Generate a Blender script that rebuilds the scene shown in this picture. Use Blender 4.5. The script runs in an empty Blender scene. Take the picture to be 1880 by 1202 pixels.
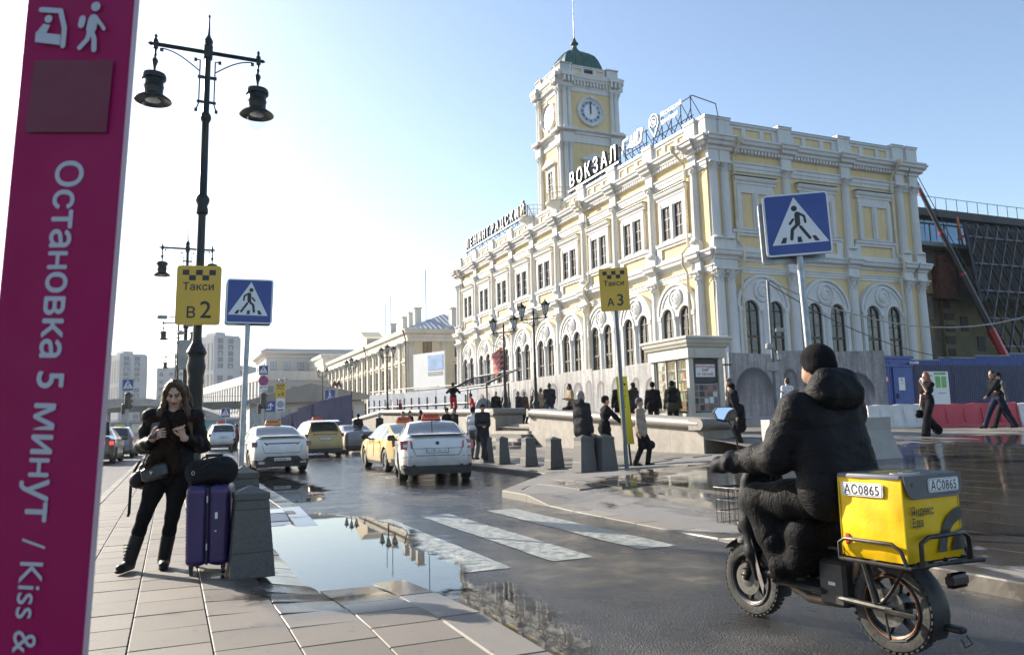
import bpy, bmesh, math, random
import numpy as np
from mathutils import Vector, Matrix

random.seed(7)
SC = bpy.context.scene
COL = SC.collection
R = math.radians

# ------------------------------------------------------------------ camera
EYE = 1.36
PITCH, ROLL = 0.1198, -0.0267
cam_d = bpy.data.cameras.new('camera')
cam = bpy.data.objects.new('camera', cam_d)
COL.objects.link(cam)
_cp, _sp, _cr, _sr = math.cos(PITCH), math.sin(PITCH), math.cos(ROLL), math.sin(ROLL)
_r0, _u0, _f0 = Vector((1, 0, 0)), Vector((0, -_sp, _cp)), Vector((0, _cp, _sp))
_r = _r0 * _cr + _u0 * _sr
_u = _u0 * _cr - _r0 * _sr
_m = Matrix((_r, _u, -_f0)).transposed().to_4x4()
_m.translation = (0, 0, EYE)
cam.matrix_world = _m
cam_d.sensor_width = 36
cam_d.lens = 36 * 1442 / 1880
cam_d.clip_start = 0.05
cam_d.clip_end = 4000
cam_d.dof.use_dof = True
cam_d.dof.focus_distance = 9.0
cam_d.dof.aperture_fstop = 4.5
SC.camera = cam

# ------------------------------------------------------------------ sky and sun
SUN_AZ = Vector((-0.80, 0.60))
SUN_EL = R(25)
world = bpy.data.worlds.new('World')
SC.world = world
world.use_nodes = True
wn = world.node_tree.nodes
wl = world.node_tree.links
wn.clear()
sky = wn.new('ShaderNodeTexSky')
sky.sky_type = 'NISHITA'
sky.sun_disc = False
sky.sun_elevation = SUN_EL
sky.sun_rotation = math.atan2(SUN_AZ.x, SUN_AZ.y)
sky.altitude = 150
sky.air_density = 1.0
sky.dust_density = 1.1
sky.ozone_density = 1.0
bg = wn.new('ShaderNodeBackground')
bg.inputs['Strength'].default_value = 0.106
wo = wn.new('ShaderNodeOutputWorld')
wl.new(sky.outputs[0], bg.inputs['Color'])
wl.new(bg.outputs[0], wo.inputs['Surface'])
sun_d = bpy.data.lights.new('sun', 'SUN')
sun_d.energy = 5.0
sun_d.angle = R(0.53)
sun_d.color = (1.0, 0.91, 0.78)
sun = bpy.data.objects.new('sun', sun_d)
COL.objects.link(sun)
_sd = Vector((SUN_AZ.x * math.cos(SUN_EL), SUN_AZ.y * math.cos(SUN_EL), math.sin(SUN_EL)))
sun.rotation_euler = _sd.to_track_quat('Z', 'Y').to_euler()
sun.location = _sd * 60
SC.view_settings.view_transform = 'Standard'
SC.view_settings.look = 'None'
SC.view_settings.exposure = 1.22
SC.view_settings.gamma = 1.0
SC.view_settings.use_curve_mapping = False
SC.cycles.max_bounces = 8
SC.cycles.transparent_max_bounces = 12
SC.cycles.caustics_reflective = False
SC.cycles.caustics_refractive = False
SC.cycles.sample_clamp_indirect = 6
SC.cycles.use_denoising = True

# ------------------------------------------------------------------ street frame
# n runs across the street towards the station, s runs along the street away from the viewer
TH = math.atan2(0.3986, 0.9171)
_NX, _NY = math.cos(TH), math.sin(TH)
def xy(n, s): return (n * _NX - s * _NY, n * _NY + s * _NX)
def ns(x, y): return (x * _NX + y * _NY, -x * _NY + y * _NX)
def smooth(a, b, t):
    t = max(0.0, min(1.0, (t - a) / (b - a)))
    return t * t * (3 - 2 * t)
def upper(s): return 0.72 + 0.027 * (min(max(s, 8.0), 34.0) - 14.6)
def gz(n, s):
    """height of the ground surface one walks on"""
    if n < -1.25: return 0.0
    if n < 1.9: return 0.13
    kerb = 5.6 if s < 13.55 else (5.6 + (s - 13.55) / 3.65 * 2.65 if s < 17.2 else 8.25)
    if n < kerb: return 0.0
    if n >= 13.0 and s > 17.3: return upper(s)
    low = 0.13 + 0.06 * max(0, n - 8.25)
    t = max(0.0, min(1.0, (n - 6.2) / 9.8))
    ramp = 0.13 + (upper(s) - 0.13) * t
    return ramp + (low - ramp) * smooth(13.0, 17.3, s) if n < 13 else ramp + (upper(s) - ramp) * smooth(14.5, 17.3, s)
def gp(x, y):
    return gz(*ns(x, y))

# ------------------------------------------------------------------ materials
def new_mat(name):
    m = bpy.data.materials.new(name)
    m.use_nodes = True
    nt = m.node_tree
    return m, nt, nt.nodes['Principled BSDF']
def lk(nt, a, b): nt.links.new(a, b)
def coords(nt, world_space=False, rnd=True):
    n = nt.nodes
    if world_space:
        g = n.new('ShaderNodeNewGeometry')
        return g.outputs['Position']
    tc = n.new('ShaderNodeTexCoord')
    if not rnd: return tc.outputs['Object']
    oi = n.new('ShaderNodeObjectInfo')
    ml = n.new('ShaderNodeMath'); ml.operation = 'MULTIPLY'; ml.inputs[1].default_value = 37.0
    lk(nt, oi.outputs['Random'], ml.inputs[0])
    ad = n.new('ShaderNodeVectorMath'); ad.operation = 'ADD'
    lk(nt, tc.outputs['Object'], ad.inputs[0]); lk(nt, ml.outputs[0], ad.inputs[1])
    return ad.outputs[0]
def noise(nt, vec, scale, detail=4, rough=0.55, dist=0.0):
    t = nt.nodes.new('ShaderNodeTexNoise')
    t.inputs['Scale'].default_value = scale
    t.inputs['Detail'].default_value = detail
    t.inputs['Roughness'].default_value = rough
    t.inputs['Distortion'].default_value = dist
    lk(nt, vec, t.inputs['Vector'])
    return t.outputs['Fac']
def ramp(nt, fac, stops):
    r = nt.nodes.new('ShaderNodeValToRGB')
    el = r.color_ramp.elements
    while len(el) < len(stops): el.new(0.5)
    for e, (p, c) in zip(el, stops):
        e.position = p
        e.color = (c, c, c, 1) if isinstance(c, (int, float)) else (*c, 1)
    lk(nt, fac, r.inputs[0])
    return r.outputs[0]
def mixc(nt, fac, a, b, mode='MIX'):
    m = nt.nodes.new('ShaderNodeMix'); m.data_type = 'RGBA'; m.blend_type = mode
    for sock, val in ((m.inputs[0], fac), (m.inputs[6], a), (m.inputs[7], b)):
        if isinstance(val, bpy.types.NodeSocket): lk(nt, val, sock)
        elif isinstance(val, (int, float)): sock.default_value = val
        else: sock.default_value = (*val, 1)
    return m.outputs[2]
def mathn(nt, op, a, b=0.0, clamp=False):
    m = nt.nodes.new('ShaderNodeMath'); m.operation = op; m.use_clamp = clamp
    for sock, val in ((m.inputs[0], a), (m.inputs[1], b)):
        if isinstance(val, bpy.types.NodeSocket): lk(nt, val, sock)
        else: sock.default_value = val
    return m.outputs[0]
def bump(nt, bs, height, strength, dist=0.01):
    b = nt.nodes.new('ShaderNodeBump')
    b.inputs['Strength'].default_value = strength
    b.inputs['Distance'].default_value = dist
    lk(nt, height, b.inputs['Height'])
    lk(nt, b.outputs[0], bs.inputs['Normal'])
def PM(name, col, rough=0.6, metal=0.0, var=0.15, vs=2.5, bp=0.0, bps=60.0, spec=0.5, coat=0.0, rvar=0.1, dirt=0.0, dirtcol=(0.12, 0.10, 0.08), dirts=1.2, sheen=0.0):
    """general procedural surface: colour drift, roughness drift, optional dirt clouds and fine relief"""
    m, nt, bs = new_mat(name)
    v = coords(nt)
    n1 = noise(nt, v, vs, 5)
    lo = tuple(c * (1 - var) for c in col); hi = tuple(min(1, c * (1 + var)) for c in col)
    c = ramp(nt, n1, [(0.3, lo), (0.7, hi)])
    if dirt > 0:
        n2 = noise(nt, v, dirts, 6, 0.65, 0.4)
        f = ramp(nt, n2, [(0.48, 0.0), (0.75, dirt)])
        c = mixc(nt, f, c, dirtcol)
    lk(nt, c, bs.inputs['Base Color'])
    rr = ramp(nt, noise(nt, v, vs * 2.3, 3), [(0.3, max(0.02, rough - rvar)), (0.7, min(1, rough + rvar))])
    lk(nt, rr, bs.inputs['Roughness'])
    bs.inputs['Metallic'].default_value = metal
    bs.inputs['Specular IOR Level'].default_value = spec
    bs.inputs['Coat Weight'].default_value = coat
    bs.inputs['Coat Roughness'].default_value = 0.08
    if sheen: bs.inputs['Sheen Weight'].default_value = sheen
    if bp > 0: bump(nt, bs, noise(nt, v, bps, 4, 0.6), bp)
    return m
_MC = {}
def MAT(name, *a, **k):
    if name not in _MC: _MC[name] = PM(name, *a, **k)
    return _MC[name]
def glass_dark(name, col=(0.02, 0.025, 0.03), rough=0.05, var=0.5):
    return MAT(name, col, rough, 0.0, var, 0.6, spec=0.7, rvar=0.03)

# ------------------------------------------------------------------ mesh building
class MB:
    def __init__(s): s.v = []; s.f = []; s.mi = []; s.m = 0
    def add(s, vs, fs, M=None):
        o = len(s.v)
        if M is not None: vs = [tuple(M @ Vector(p)) for p in vs]
        s.v += [tuple(p) for p in vs]
        s.f += [tuple(i + o for i in f) for f in fs]
        s.mi += [s.m] * len(fs)
        return s
    def bb(s, x0, x1, y0, y1, z0, z1, M=None):
        vs = [(x0, y0, z0), (x1, y0, z0), (x1, y1, z0), (x0, y1, z0), (x0, y0, z1), (x1, y0, z1), (x1, y1, z1), (x0, y1, z1)]
        return s.add(vs, [(0, 3, 2, 1), (4, 5, 6, 7), (0, 1, 5, 4), (1, 2, 6, 5), (2, 3, 7, 6), (3, 0, 4, 7)], M)
    def box(s, c, d, M=None):
        return s.bb(c[0] - d[0] / 2, c[0] + d[0] / 2, c[1] - d[1] / 2, c[1] + d[1] / 2, c[2] - d[2] / 2, c[2] + d[2] / 2, M)
    def bev(s, c, d, b=0.02, M=None):
        """box with chamfered vertical and horizontal edges"""
        hx, hy, hz = d[0] / 2, d[1] / 2, d[2] / 2
        b = min(b, hx * .9, hy * .9, hz * .9)
        def ring(ix, iy, z): return [(-hx + ix, -hy + iy + b, z), (-hx + ix + b, -hy + iy, z), (hx - ix - b, -hy + iy, z), (hx - ix, -hy + iy + b, z),
                                     (hx - ix, hy - iy - b, z), (hx - ix - b, hy - iy, z), (-hx + ix + b, hy - iy, z), (-hx + ix, hy - iy - b, z)]
        rs = [ring(b, b, -hz), ring(0, 0, -hz + b), ring(0, 0, hz - b), ring(b, b, hz)]
        vs = [(p[0] + c[0], p[1] + c[1], p[2] + c[2]) for r in rs for p in r]
        fs = [tuple(reversed(range(8))), tuple(range(24, 32))]
        for k in range(3):
            for i in range(8):
                j = (i + 1) % 8
                fs.append((k * 8 + i, k * 8 + j, k * 8 + 8 + j, k * 8 + 8 + i))
        return s.add(vs, fs, M)
    def prism(s, poly, h0, h1, M=None):
        """polygon in xy (counter-clockwise) extruded h0..h1 in z"""
        n = len(poly)
        vs = [(p[0], p[1], h0) for p in poly] + [(p[0], p[1], h1) for p in poly]
        fs = [tuple(reversed(range(n))), tuple(range(n, 2 * n))]
        fs += [(i, (i + 1) % n, n + (i + 1) % n, n + i) for i in range(n)]
        return s.add(vs, fs, M)
    def loft(s, rings, closed=True, cap=True, M=None):
        n = len(rings[0]); vs = [p for r in rings for p in r]; fs = []
        for k in range(len(rings) - 1):
            for i in range(n if closed else n - 1):
                j = (i + 1) % n
                fs.append((k * n + i, k * n + j, (k + 1) * n + j, (k + 1) * n + i))
        if cap and closed:
            fs.append(tuple(reversed(range(n)))); fs.append(tuple(range((len(rings) - 1) * n, len(rings) * n)))
        return s.add(vs, fs, M)
    def lathe(s, prof, n=16, c=(0, 0, 0), M=None, cap=True):
        rings = [[(c[0] + r * math.cos(2 * math.pi * i / n), c[1] + r * math.sin(2 * math.pi * i / n), c[2] + z) for i in range(n)] for r, z in prof]
        return s.loft(rings, True, cap, M)
    def tube(s, pts, r, n=8, cap=True, M=None):
        pts = [Vector(p) for p in pts]
        rs = r if isinstance(r, (list, tuple)) else [r] * len(pts)
        rings = []; up = None
        for i, p in enumerate(pts):
            d = (pts[min(i + 1, len(pts) - 1)] - pts[max(i - 1, 0)]).normalized()
            if up is None:
                up = Vector((0, 0, 1)) if abs(d.z) < 0.9 else Vector((1, 0, 0))
            a = d.cross(up).normalized(); b = a.cross(d).normalized(); up = b
            rings.append([tuple(p + (a * math.cos(2 * math.pi * k / n) + b * math.sin(2 * math.pi * k / n)) * rs[i]) for k in range(n)])
        return s.loft([list(reversed(q)) for q in rings], True, cap, M)
    def ball(s, c, r, n=12, M=None):
        r = r if isinstance(r, (list, tuple)) else (r, r, r)
        m = max(4, n // 2)
        rings = [[(c[0] + r[0] * math.sin(math.pi * k / m) * math.cos(2 * math.pi * i / n), c[1] + r[1] * math.sin(math.pi * k / m) * math.sin(2 * math.pi * i / n), c[2] - r[2] * math.cos(math.pi * k / m)) for i in range(n)] for k in range(m + 1)]
        rings[0] = [(c[0] + 1e-4 * r[0] * math.cos(2 * math.pi * i / n), c[1] + 1e-4 * r[1] * math.sin(2 * math.pi * i / n), c[2] - r[2]) for i in range(n)]
        rings[-1] = [(c[0] + 1e-4 * r[0] * math.cos(2 * math.pi * i / n), c[1] + 1e-4 * r[1] * math.sin(2 * math.pi * i / n), c[2] + r[2]) for i in range(n)]
        return s.loft(rings, True, True, M)
    def mesh(s, name, mats, smooth_=False):
        me = bpy.data.meshes.new(name)
        me.from_pydata(s.v, [], s.f)
        for m in (mats if isinstance(mats, (list, tuple)) else [mats]): me.materials.append(m)
        if any(s.mi): me.polygons.foreach_set('material_index', s.mi)
        if smooth_:
            me.shade_smooth()
            if smooth_ != 'all': me.set_sharp_from_angle(angle=R(38))
        me.update()
        return me
    def obj(s, name, mats, parent=None, smooth_=False, loc=None, rz=0.0):
        return link(name, s.mesh(name, mats, smooth_), parent, loc, rz)
def link(name, data, parent=None, loc=None, rz=0.0, scale=None):
    o = bpy.data.objects.new(name, data)
    COL.objects.link(o)
    if parent is not None: o.parent = parent
    if loc is not None: o.location = loc
    if rz: o.rotation_euler = (0, 0, rz)
    if scale is not None: o.scale = scale
    return o
def thing(name, label, cat, loc=(0, 0, 0), rz=0.0, group=None):
    o = link(name, None, None, loc, rz)
    o.empty_display_size = 0.2
    return tag(o, label, cat, group)
def tag(o, label, cat=None, group=None, kind=None):
    if label: o['label'] = label
    if cat: o['category'] = cat
    if group: o['group'] = group
    if kind: o['kind'] = kind
    return o
def struct(o):
    o['kind'] = 'structure'; return o
def stuff(o, label=None):
    o['kind'] = 'stuff'
    if label: o['label'] = label
    return o
def dup(root, loc, rz, label=None, name=None):
    r = root.copy(); COL.objects.link(r); r.location = loc; r.rotation_euler = (0, 0, rz)
    if label: r['label'] = label
    for ch in list(root.children):
        c = ch.copy(); COL.objects.link(c); c.parent = r
        for g in list(ch.children):
            d = g.copy(); COL.objects.link(d); d.parent = c
    return r
def up_y():  # maps xy-plane drawings to a vertical panel facing -y (x right, y up)
    return Matrix.Rotation(R(90), 4, 'X')
def text_mesh(txt, size, name='lettering', extrude=0.0, bold=0.0, align='CENTER', spacing=1.0, sx=1.0):
    """flat text in the xy plane, baseline at y=0"""
    cu = bpy.data.curves.new(name, 'FONT')
    cu.body = txt.replace('н', 'h'); cu.size = size; cu.extrude = extrude; cu.align_x = align; cu.space_character = spacing
    cu.resolution_u = 4; cu.small_caps_scale = .73
    for i, ch in enumerate(txt):
        if ch == 'н': cu.body_format[i].use_small_caps = True
    o = bpy.data.objects.new(name, cu); COL.objects.link(o)
    dg = bpy.context.evaluated_depsgraph_get()
    me = bpy.data.meshes.new_from_object(o.evaluated_get(dg), depsgraph=dg)
    bpy.data.objects.remove(o); bpy.data.curves.remove(cu)
    if sx != 1.0: me.transform(Matrix.Diagonal((sx, 1, 1, 1)))
    if bold:  # heavier strokes: slightly shifted copies, each a hair in front of the last
        b = bmesh.new(); b.from_mesh(me)
        for i in range(1, 5):
            c = me.copy(); c.transform(Matrix.Translation((bold * (1, -1, 0, 0)[i - 1], bold * (0, 0, 1, -1)[i - 1], .00012 * i))); b.from_mesh(c); bpy.data.meshes.remove(c)
        b.to_mesh(me); b.free()
    me.name = name
    return me
def lettering(txt, size, mat, parent, M, name='lettering', **k):
    me = text_mesh(txt, size, name, **k)
    me.transform(M)
    me.materials.clear(); me.materials.append(mat)
    return link(name, me, parent)

# ------------------------------------------------------------------ implicit-surface bodies (people, bags, soft things)
def _smin(a, b, k):
    h = np.clip(0.5 + 0.5 * (b - a) / k, 0, 1)
    return b + (a - b) * h - k * h * (1 - h)
class SDF:
    """smooth union of round cones and ellipsoids, meshed by surface nets"""
    def __init__(s, vox=0.025, k=0.03): s.vox = vox; s.k = k; s.p = []
    def cone(s, a, b, r0, r1=None, flat=None, axis=(0, 1, 0), k=None, cut=False):
        s.p.append(('c', np.array(a, float), np.array(b, float), r0, r0 if r1 is None else r1, flat, np.array(axis, float) / np.linalg.norm(axis), s.k if k is None else k, cut)); return s
    def chain(s, pts, rs, **kw):
        for i in range(len(pts) - 1): s.cone(pts[i], pts[i + 1], rs[i], rs[i + 1], **kw)
        return s
    def ell(s, c, r, rot=None, k=None, cut=False):
        s.p.append(('e', np.array(c, float), np.array(r, float), None if rot is None else np.array(rot.to_3x3()), s.k if k is None else k, cut)); return s
    def mesh(s, name, mats, fn=None, warp=None, smooth_=True):
        vox = s.vox; pad = 3 * vox + 0.04
        los, his = [], []
        for q in s.p:
            if q[0] == 'c':
                r = max(q[3], q[4]) * max(1.0, q[5] or 1.0)
                lo = np.minimum(q[1], q[2]) - r; hi = np.maximum(q[1], q[2]) + r
            else:
                r = max(q[2]); lo = q[1] - r; hi = q[1] + r
            los.append(lo); his.append(hi)
        keep = [i for i, q in enumerate(s.p) if not q[-1]]
        LO = np.min([los[i] for i in keep], 0) - pad; HI = np.max([his[i] for i in keep], 0) + pad
        dim = np.ceil((HI - LO) / vox).astype(int) + 1
        D = np.full(dim, 1.0, np.float32)
        ax = [LO[i] + vox * np.arange(dim[i]) for i in range(3)]
        for i, q in enumerate(s.p):
            m = 3 * vox + q[-2] + 0.02
            a = np.maximum(0, np.floor((los[i] - m - LO) / vox).astype(int)); b = np.minimum(dim, np.ceil((his[i] + m - LO) / vox).astype(int) + 1)
            if np.any(b <= a): continue
            X, Y, Z = np.meshgrid(ax[0][a[0]:b[0]], ax[1][a[1]:b[1]], ax[2][a[2]:b[2]], indexing='ij')
            P = np.stack([X, Y, Z], -1)
            if q[0] == 'c':
                ab = q[2] - q[1]; L2 = max(1e-9, ab @ ab)
                t = np.clip(((P - q[1]) @ ab) / L2, 0, 1)
                dv = P - (q[1] + t[..., None] * ab)
                if q[5]:
                    w = dv @ q[6]
                    dv = dv + (w * (1 / q[5] - 1))[..., None] * q[6]
                d = np.linalg.norm(dv, axis=-1) - (q[3] + (q[4] - q[3]) * t)
                if q[5]: d = d * min(1.0, q[5])
            else:
                L = P - q[1]
                if q[3] is not None: L = L @ q[3]
                k0 = np.linalg.norm(L / q[2], axis=-1); k1 = np.linalg.norm(L / q[2] ** 2, axis=-1) + 1e-9
                d = k0 * (k0 - 1) / k1
            sub = D[a[0]:b[0], a[1]:b[1], a[2]:b[2]]
            if q[-1]: D[a[0]:b[0], a[1]:b[1], a[2]:b[2]] = -_smin(-sub, d, q[-2])
            else: D[a[0]:b[0], a[1]:b[1], a[2]:b[2]] = _smin(sub, d, q[-2])
        if warp is not None:
            X, Y, Z = np.meshgrid(*ax, indexing='ij')
            D = D + warp(X, Y, Z).astype(np.float32)
        # surface nets
        S = D < 0
        cs = [(i, j, k) for i in (0, 1) for j in (0, 1) for k in (0, 1)]
        sl = lambda A, c: A[c[0]:A.shape[0] - 1 + c[0], c[1]:A.shape[1] - 1 + c[1], c[2]:A.shape[2] - 1 + c[2]]
        cnt = sum(sl(S, c).astype(np.int8) for c in cs)
        act = (cnt > 0) & (cnt < 8)
        idx = np.argwhere(act)
        num = np.zeros((len(idx), 3)); den = np.zeros(len(idx))
        for c in cs:
            for axn in range(3):
                if c[axn]: continue
                c2 = list(c); c2[axn] = 1
                da = D[idx[:, 0] + c[0], idx[:, 1] + c[1], idx[:, 2] + c[2]]; db = D[idx[:, 0] + c2[0], idx[:, 1] + c2[1], idx[:, 2] + c2[2]]
                x = (da < 0) != (db < 0)
                t = np.where(x, da / np.where(x, da - db, 1), 0)
                pos = np.repeat(np.array([c], float), len(idx), 0); pos[:, axn] += t
                num += pos * x[:, None]; den += x
        V = LO + vox * (idx + num / den[:, None])
        ID = np.full(act.shape, -1, np.int64); ID[tuple(idx.T)] = np.arange(len(idx))
        Fs = []
        for axn in range(3):
            b1, b2 = [(1, 2), (2, 0), (0, 1)][axn]
            A0 = [slice(None)] * 3; A1 = [slice(None)] * 3
            A0[axn] = slice(0, -1); A1[axn] = slice(1, None)
            e = S[tuple(A0)] != S[tuple(A1)]
            e = np.argwhere(e)
            e = e[(e[:, b1] > 0) & (e[:, b2] > 0) & (e[:, b1] < dim[b1] - 1) & (e[:, b2] < dim[b2] - 1)]
            o1 = np.zeros(3, int); o1[b1] = 1; o2 = np.zeros(3, int); o2[b2] = 1
            q = np.stack([ID[tuple(e.T)], ID[tuple((e - o1).T)], ID[tuple((e - o1 - o2).T)], ID[tuple((e - o2).T)]], 1)
            neg = S[tuple(e.T)]
            q[~neg] = q[~neg][:, ::-1]
            Fs.append(q)
        Fq = np.concatenate(Fs)
        me = bpy.data.meshes.new(name)
        me.from_pydata(V.tolist(), [], Fq.tolist())
        for m in (mats if isinstance(mats, (list, tuple)) else [mats]): me.materials.append(m)
        if fn is not None:
            C = V[Fq].mean(1)
            me.polygons.foreach_set('material_index', np.asarray(fn(C[:, 0], C[:, 1], C[:, 2]), dtype=np.int32))
        if smooth_: me.shade_smooth()
        me.update()
        return me
# ================================================================== GROUND
def ns_nodes(nt):
    """world position turned into street coordinates: returns vector socket, n socket, s socket"""
    g = nt.nodes.new('ShaderNodeNewGeometry')
    vr = nt.nodes.new('ShaderNodeVectorRotate'); vr.rotation_type = 'Z_AXIS'
    vr.inputs['Angle'].default_value = -TH
    lk(nt, g.outputs['Position'], vr.inputs['Vector'])
    sp = nt.nodes.new('ShaderNodeSeparateXYZ'); lk(nt, vr.outputs[0], sp.inputs[0])
    return vr.outputs[0], sp.outputs[0], sp.outputs[1]
def maprange(nt, val, a, b, c=0.0, d=1.0):
    m = nt.nodes.new('ShaderNodeMapRange'); m.interpolation_type = 'SMOOTHSTEP'
    lk(nt, val, m.inputs[0])
    for i, x in enumerate((a, b, c, d)): m.inputs[i + 1].default_value = x
    return m.outputs[0]
def stretched(nt, vec, sc):
    m = nt.nodes.new('ShaderNodeMapping'); m.inputs['Scale'].default_value = sc
    lk(nt, vec, m.inputs['Vector']); return m.outputs[0]

def asphalt_mat():
    m, nt, bs = new_mat('wet_asphalt')
    p, n, s = ns_nodes(nt)
    agg = noise(nt, p, 70, 4, 0.75)
    vor = nt.nodes.new('ShaderNodeTexVoronoi'); vor.inputs['Scale'].default_value = 72; lk(nt, p, vor.inputs['Vector'])
    big = noise(nt, stretched(nt, p, (1, .45, 1)), 0.55, 6, 0.6, 0.3)
    med = noise(nt, p, 2.2, 5, 0.6)
    wet = mathn(nt, 'ADD', mathn(nt, 'MULTIPLY', big, 0.75), mathn(nt, 'MULTIPLY', med, 0.3))
    # drier in the left carriageway, wetter where the road runs between the kerbs
    wet = mathn(nt, 'ADD', wet, maprange(nt, n, -2.0, 2.2, -0.30, 0.04))
    wet = mathn(nt, 'ADD', wet, maprange(nt, s, 3.0, 9.0, -0.02, 0.05))
    W = ramp(nt, wet, [(0.44, 0.0), (0.6, 1.0)])
    dry = ramp(nt, agg, [(0.3, (0.020, 0.0195, 0.019)), (0.6, (0.036, 0.035, 0.033)), (0.8, (0.11, 0.105, 0.095))])
    wetc = ramp(nt, agg, [(0.3, (0.007, 0.007, 0.0075)), (0.62, (0.016, 0.016, 0.0165)), (0.8, (0.05, 0.048, 0.045))])
    c = mixc(nt, W, dry, wetc)
    patch = noise(nt, p, 0.35, 3)
    c = mixc(nt, ramp(nt, patch, [(0.42, 0.0), (0.62, 0.55)]), c, (0.022, 0.022, 0.023))
    lk(nt, c, bs.inputs['Base Color'])
    rough = mixc(nt, W, (0.62, 0.62, 0.62), ramp(nt, med, [(0.35, 0.06), (0.7, 0.22)]))
    lk(nt, rough, bs.inputs['Roughness'])
    bs.inputs['Specular IOR Level'].default_value = 0.6
    h = mathn(nt, 'ADD', mathn(nt, 'MULTIPLY', vor.outputs['Distance'], 0.7), agg)
    st = mathn(nt, 'ADD', mathn(nt, 'MULTIPLY', mathn(nt, 'SUBTRACT', 1.0, W), 0.75), ramp(nt, med, [(0.36, 0.10), (0.66, 0.60)]))
    b = nt.nodes.new('ShaderNodeBump'); b.inputs['Distance'].default_value = 0.012
    lk(nt, st, b.inputs['Strength']); lk(nt, h, b.inputs['Height'])
    rip = nt.nodes.new('ShaderNodeBump'); rip.inputs['Distance'].default_value = 0.02; rip.inputs['Strength'].default_value = 0.06
    lk(nt, noise(nt, stretched(nt, p, (1, 1.6, 1)), 5.0, 3), rip.inputs['Height']); lk(nt, b.outputs[0], rip.inputs['Normal'])
    lk(nt, rip.outputs[0], bs.inputs['Normal'])
    return m
def paving_mat(name, dry, wetfn, wet_dark=0.32, wet_rough=0.1):
    """granite slab: per-piece tone, speckle, and damp areas whose shape comes from wetfn(nt, p, n, s)"""
    m, nt, bs = new_mat(name)
    p, n, s = ns_nodes(nt)
    oi = nt.nodes.new('ShaderNodeObjectInfo')
    sp = noise(nt, p, 130, 2, 0.8)
    md = noise(nt, p, 3.0, 5, 0.6)
    base = ramp(nt, sp, [(0.25, tuple(c * .62 for c in dry)), (0.55, dry), (0.8, tuple(min(1, c * 1.35) for c in dry))])
    tone = ramp(nt, oi.outputs['Random'], [(0.0, 0.70), (1.0, 1.12)])
    base = mixc(nt, 1.0, base, tone, 'MULTIPLY')
    base = mixc(nt, ramp(nt, md, [(0.45, 0.0), (0.75, 0.35)]), base, tuple(c * .55 for c in dry))
    gum = noise(nt, p, 9.0, 2, 0.4)
    base = mixc(nt, ramp(nt, gum, [(0.68, 0.0), (0.74, 0.6)]), base, tuple(c * .4 for c in dry))
    pale = noise(nt, stretched(nt, p, (1, .6, 1)), 2.6, 5, .7, .8)
    base = mixc(nt, ramp(nt, pale, [(0.64, 0.0), (0.72, 0.5)]), base, tuple(min(1, c * 1.9) for c in dry))
    W = wetfn(nt, p, n, s)
    c = mixc(nt, W, base, mixc(nt, 1.0, base, (wet_dark,) * 3, 'MULTIPLY'))
    lk(nt, c, bs.inputs['Base Color'])
    wr = ramp(nt, noise(nt, p, 1.7, 4), [(0.35, wet_rough * .5), (0.7, wet_rough * 2.0)])
    lk(nt, mixc(nt, W, (0.72, 0.72, 0.72), wr), bs.inputs['Roughness'])
    bs.inputs['Specular IOR Level'].default_value = 0.7
    st = mathn(nt, 'MULTIPLY', mathn(nt, 'SUBTRACT', 1.06, W), 0.35)
    b = nt.nodes.new('ShaderNodeBump'); b.inputs['Distance'].default_value = 0.004
    lk(nt, st, b.inputs['Strength']); lk(nt, mathn(nt, 'ADD', sp, md), b.inputs['Height']); lk(nt, b.outputs[0], bs.inputs['Normal'])
    return m
def wet_island(nt, p, n, s):
    f = mathn(nt, 'ADD', n, mathn(nt, 'MULTIPLY', mathn(nt, 'SUBTRACT', noise(nt, p, 1.6, 5, .6, .4), 0.5), 2.4))
    a = maprange(nt, f, 0.25, 0.75)
    band = mathn(nt, 'MULTIPLY', maprange(nt, s, 4.9, 6.3), maprange(nt, s, 40.0, 12.5))
    spot = ramp(nt, noise(nt, stretched(nt, p, (1, .8, 1)), 1.3, 4, .55), [(0.62, 0.0), (0.68, 0.5)])
    return mathn(nt, 'MAXIMUM', mathn(nt, 'MULTIPLY', a, band), spot)
def wet_plaza(nt, p, n, s):
    q = mathn(nt, 'ADD', mathn(nt, 'MULTIPLY', noise(nt, stretched(nt, p, (1.5, .55, 1)), 0.75, 6, .62, .5), 1.5), -0.75)
    right = mathn(nt, 'MULTIPLY', maprange(nt, s, 16.0, 10.5), maprange(nt, n, 5.9, 8.2))
    near = maprange(nt, s, 10.0, 5.0, 0.0, 0.30)
    f = mathn(nt, 'ADD', q, mathn(nt, 'ADD', mathn(nt, 'MULTIPLY', right, 0.55), near))
    return ramp(nt, f, [(0.10, 0.0), (0.24, 1.0)])
ASPHALT = asphalt_mat()
ISLAND_M = paving_mat('island_granite', (0.150, 0.128, 0.102), wet_island, 0.40, 0.10)
PLAZA_M = paving_mat('plaza_granite', (0.165, 0.148, 0.126), wet_plaza, 0.26, 0.06)
KERB_M = paving_mat('kerb_granite', (0.17, 0.153, 0.130), wet_island, 0.40, 0.10)
KERB2_M = paving_mat('station_kerb_granite', (0.22, 0.197, 0.165), wet_plaza, 0.34, 0.14)
JOINT_M = MAT('joint_sand', (0.062, 0.055, 0.047), 0.9, bp=0.2)

mb = MB(); mb.add([(-1200, -1200, 0), (1200, -1200, 0), (1200, 1200, 0), (-1200, 1200, 0)], [(0, 1, 2, 3)])
road = struct(mb.obj('road', ASPHALT))

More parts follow.
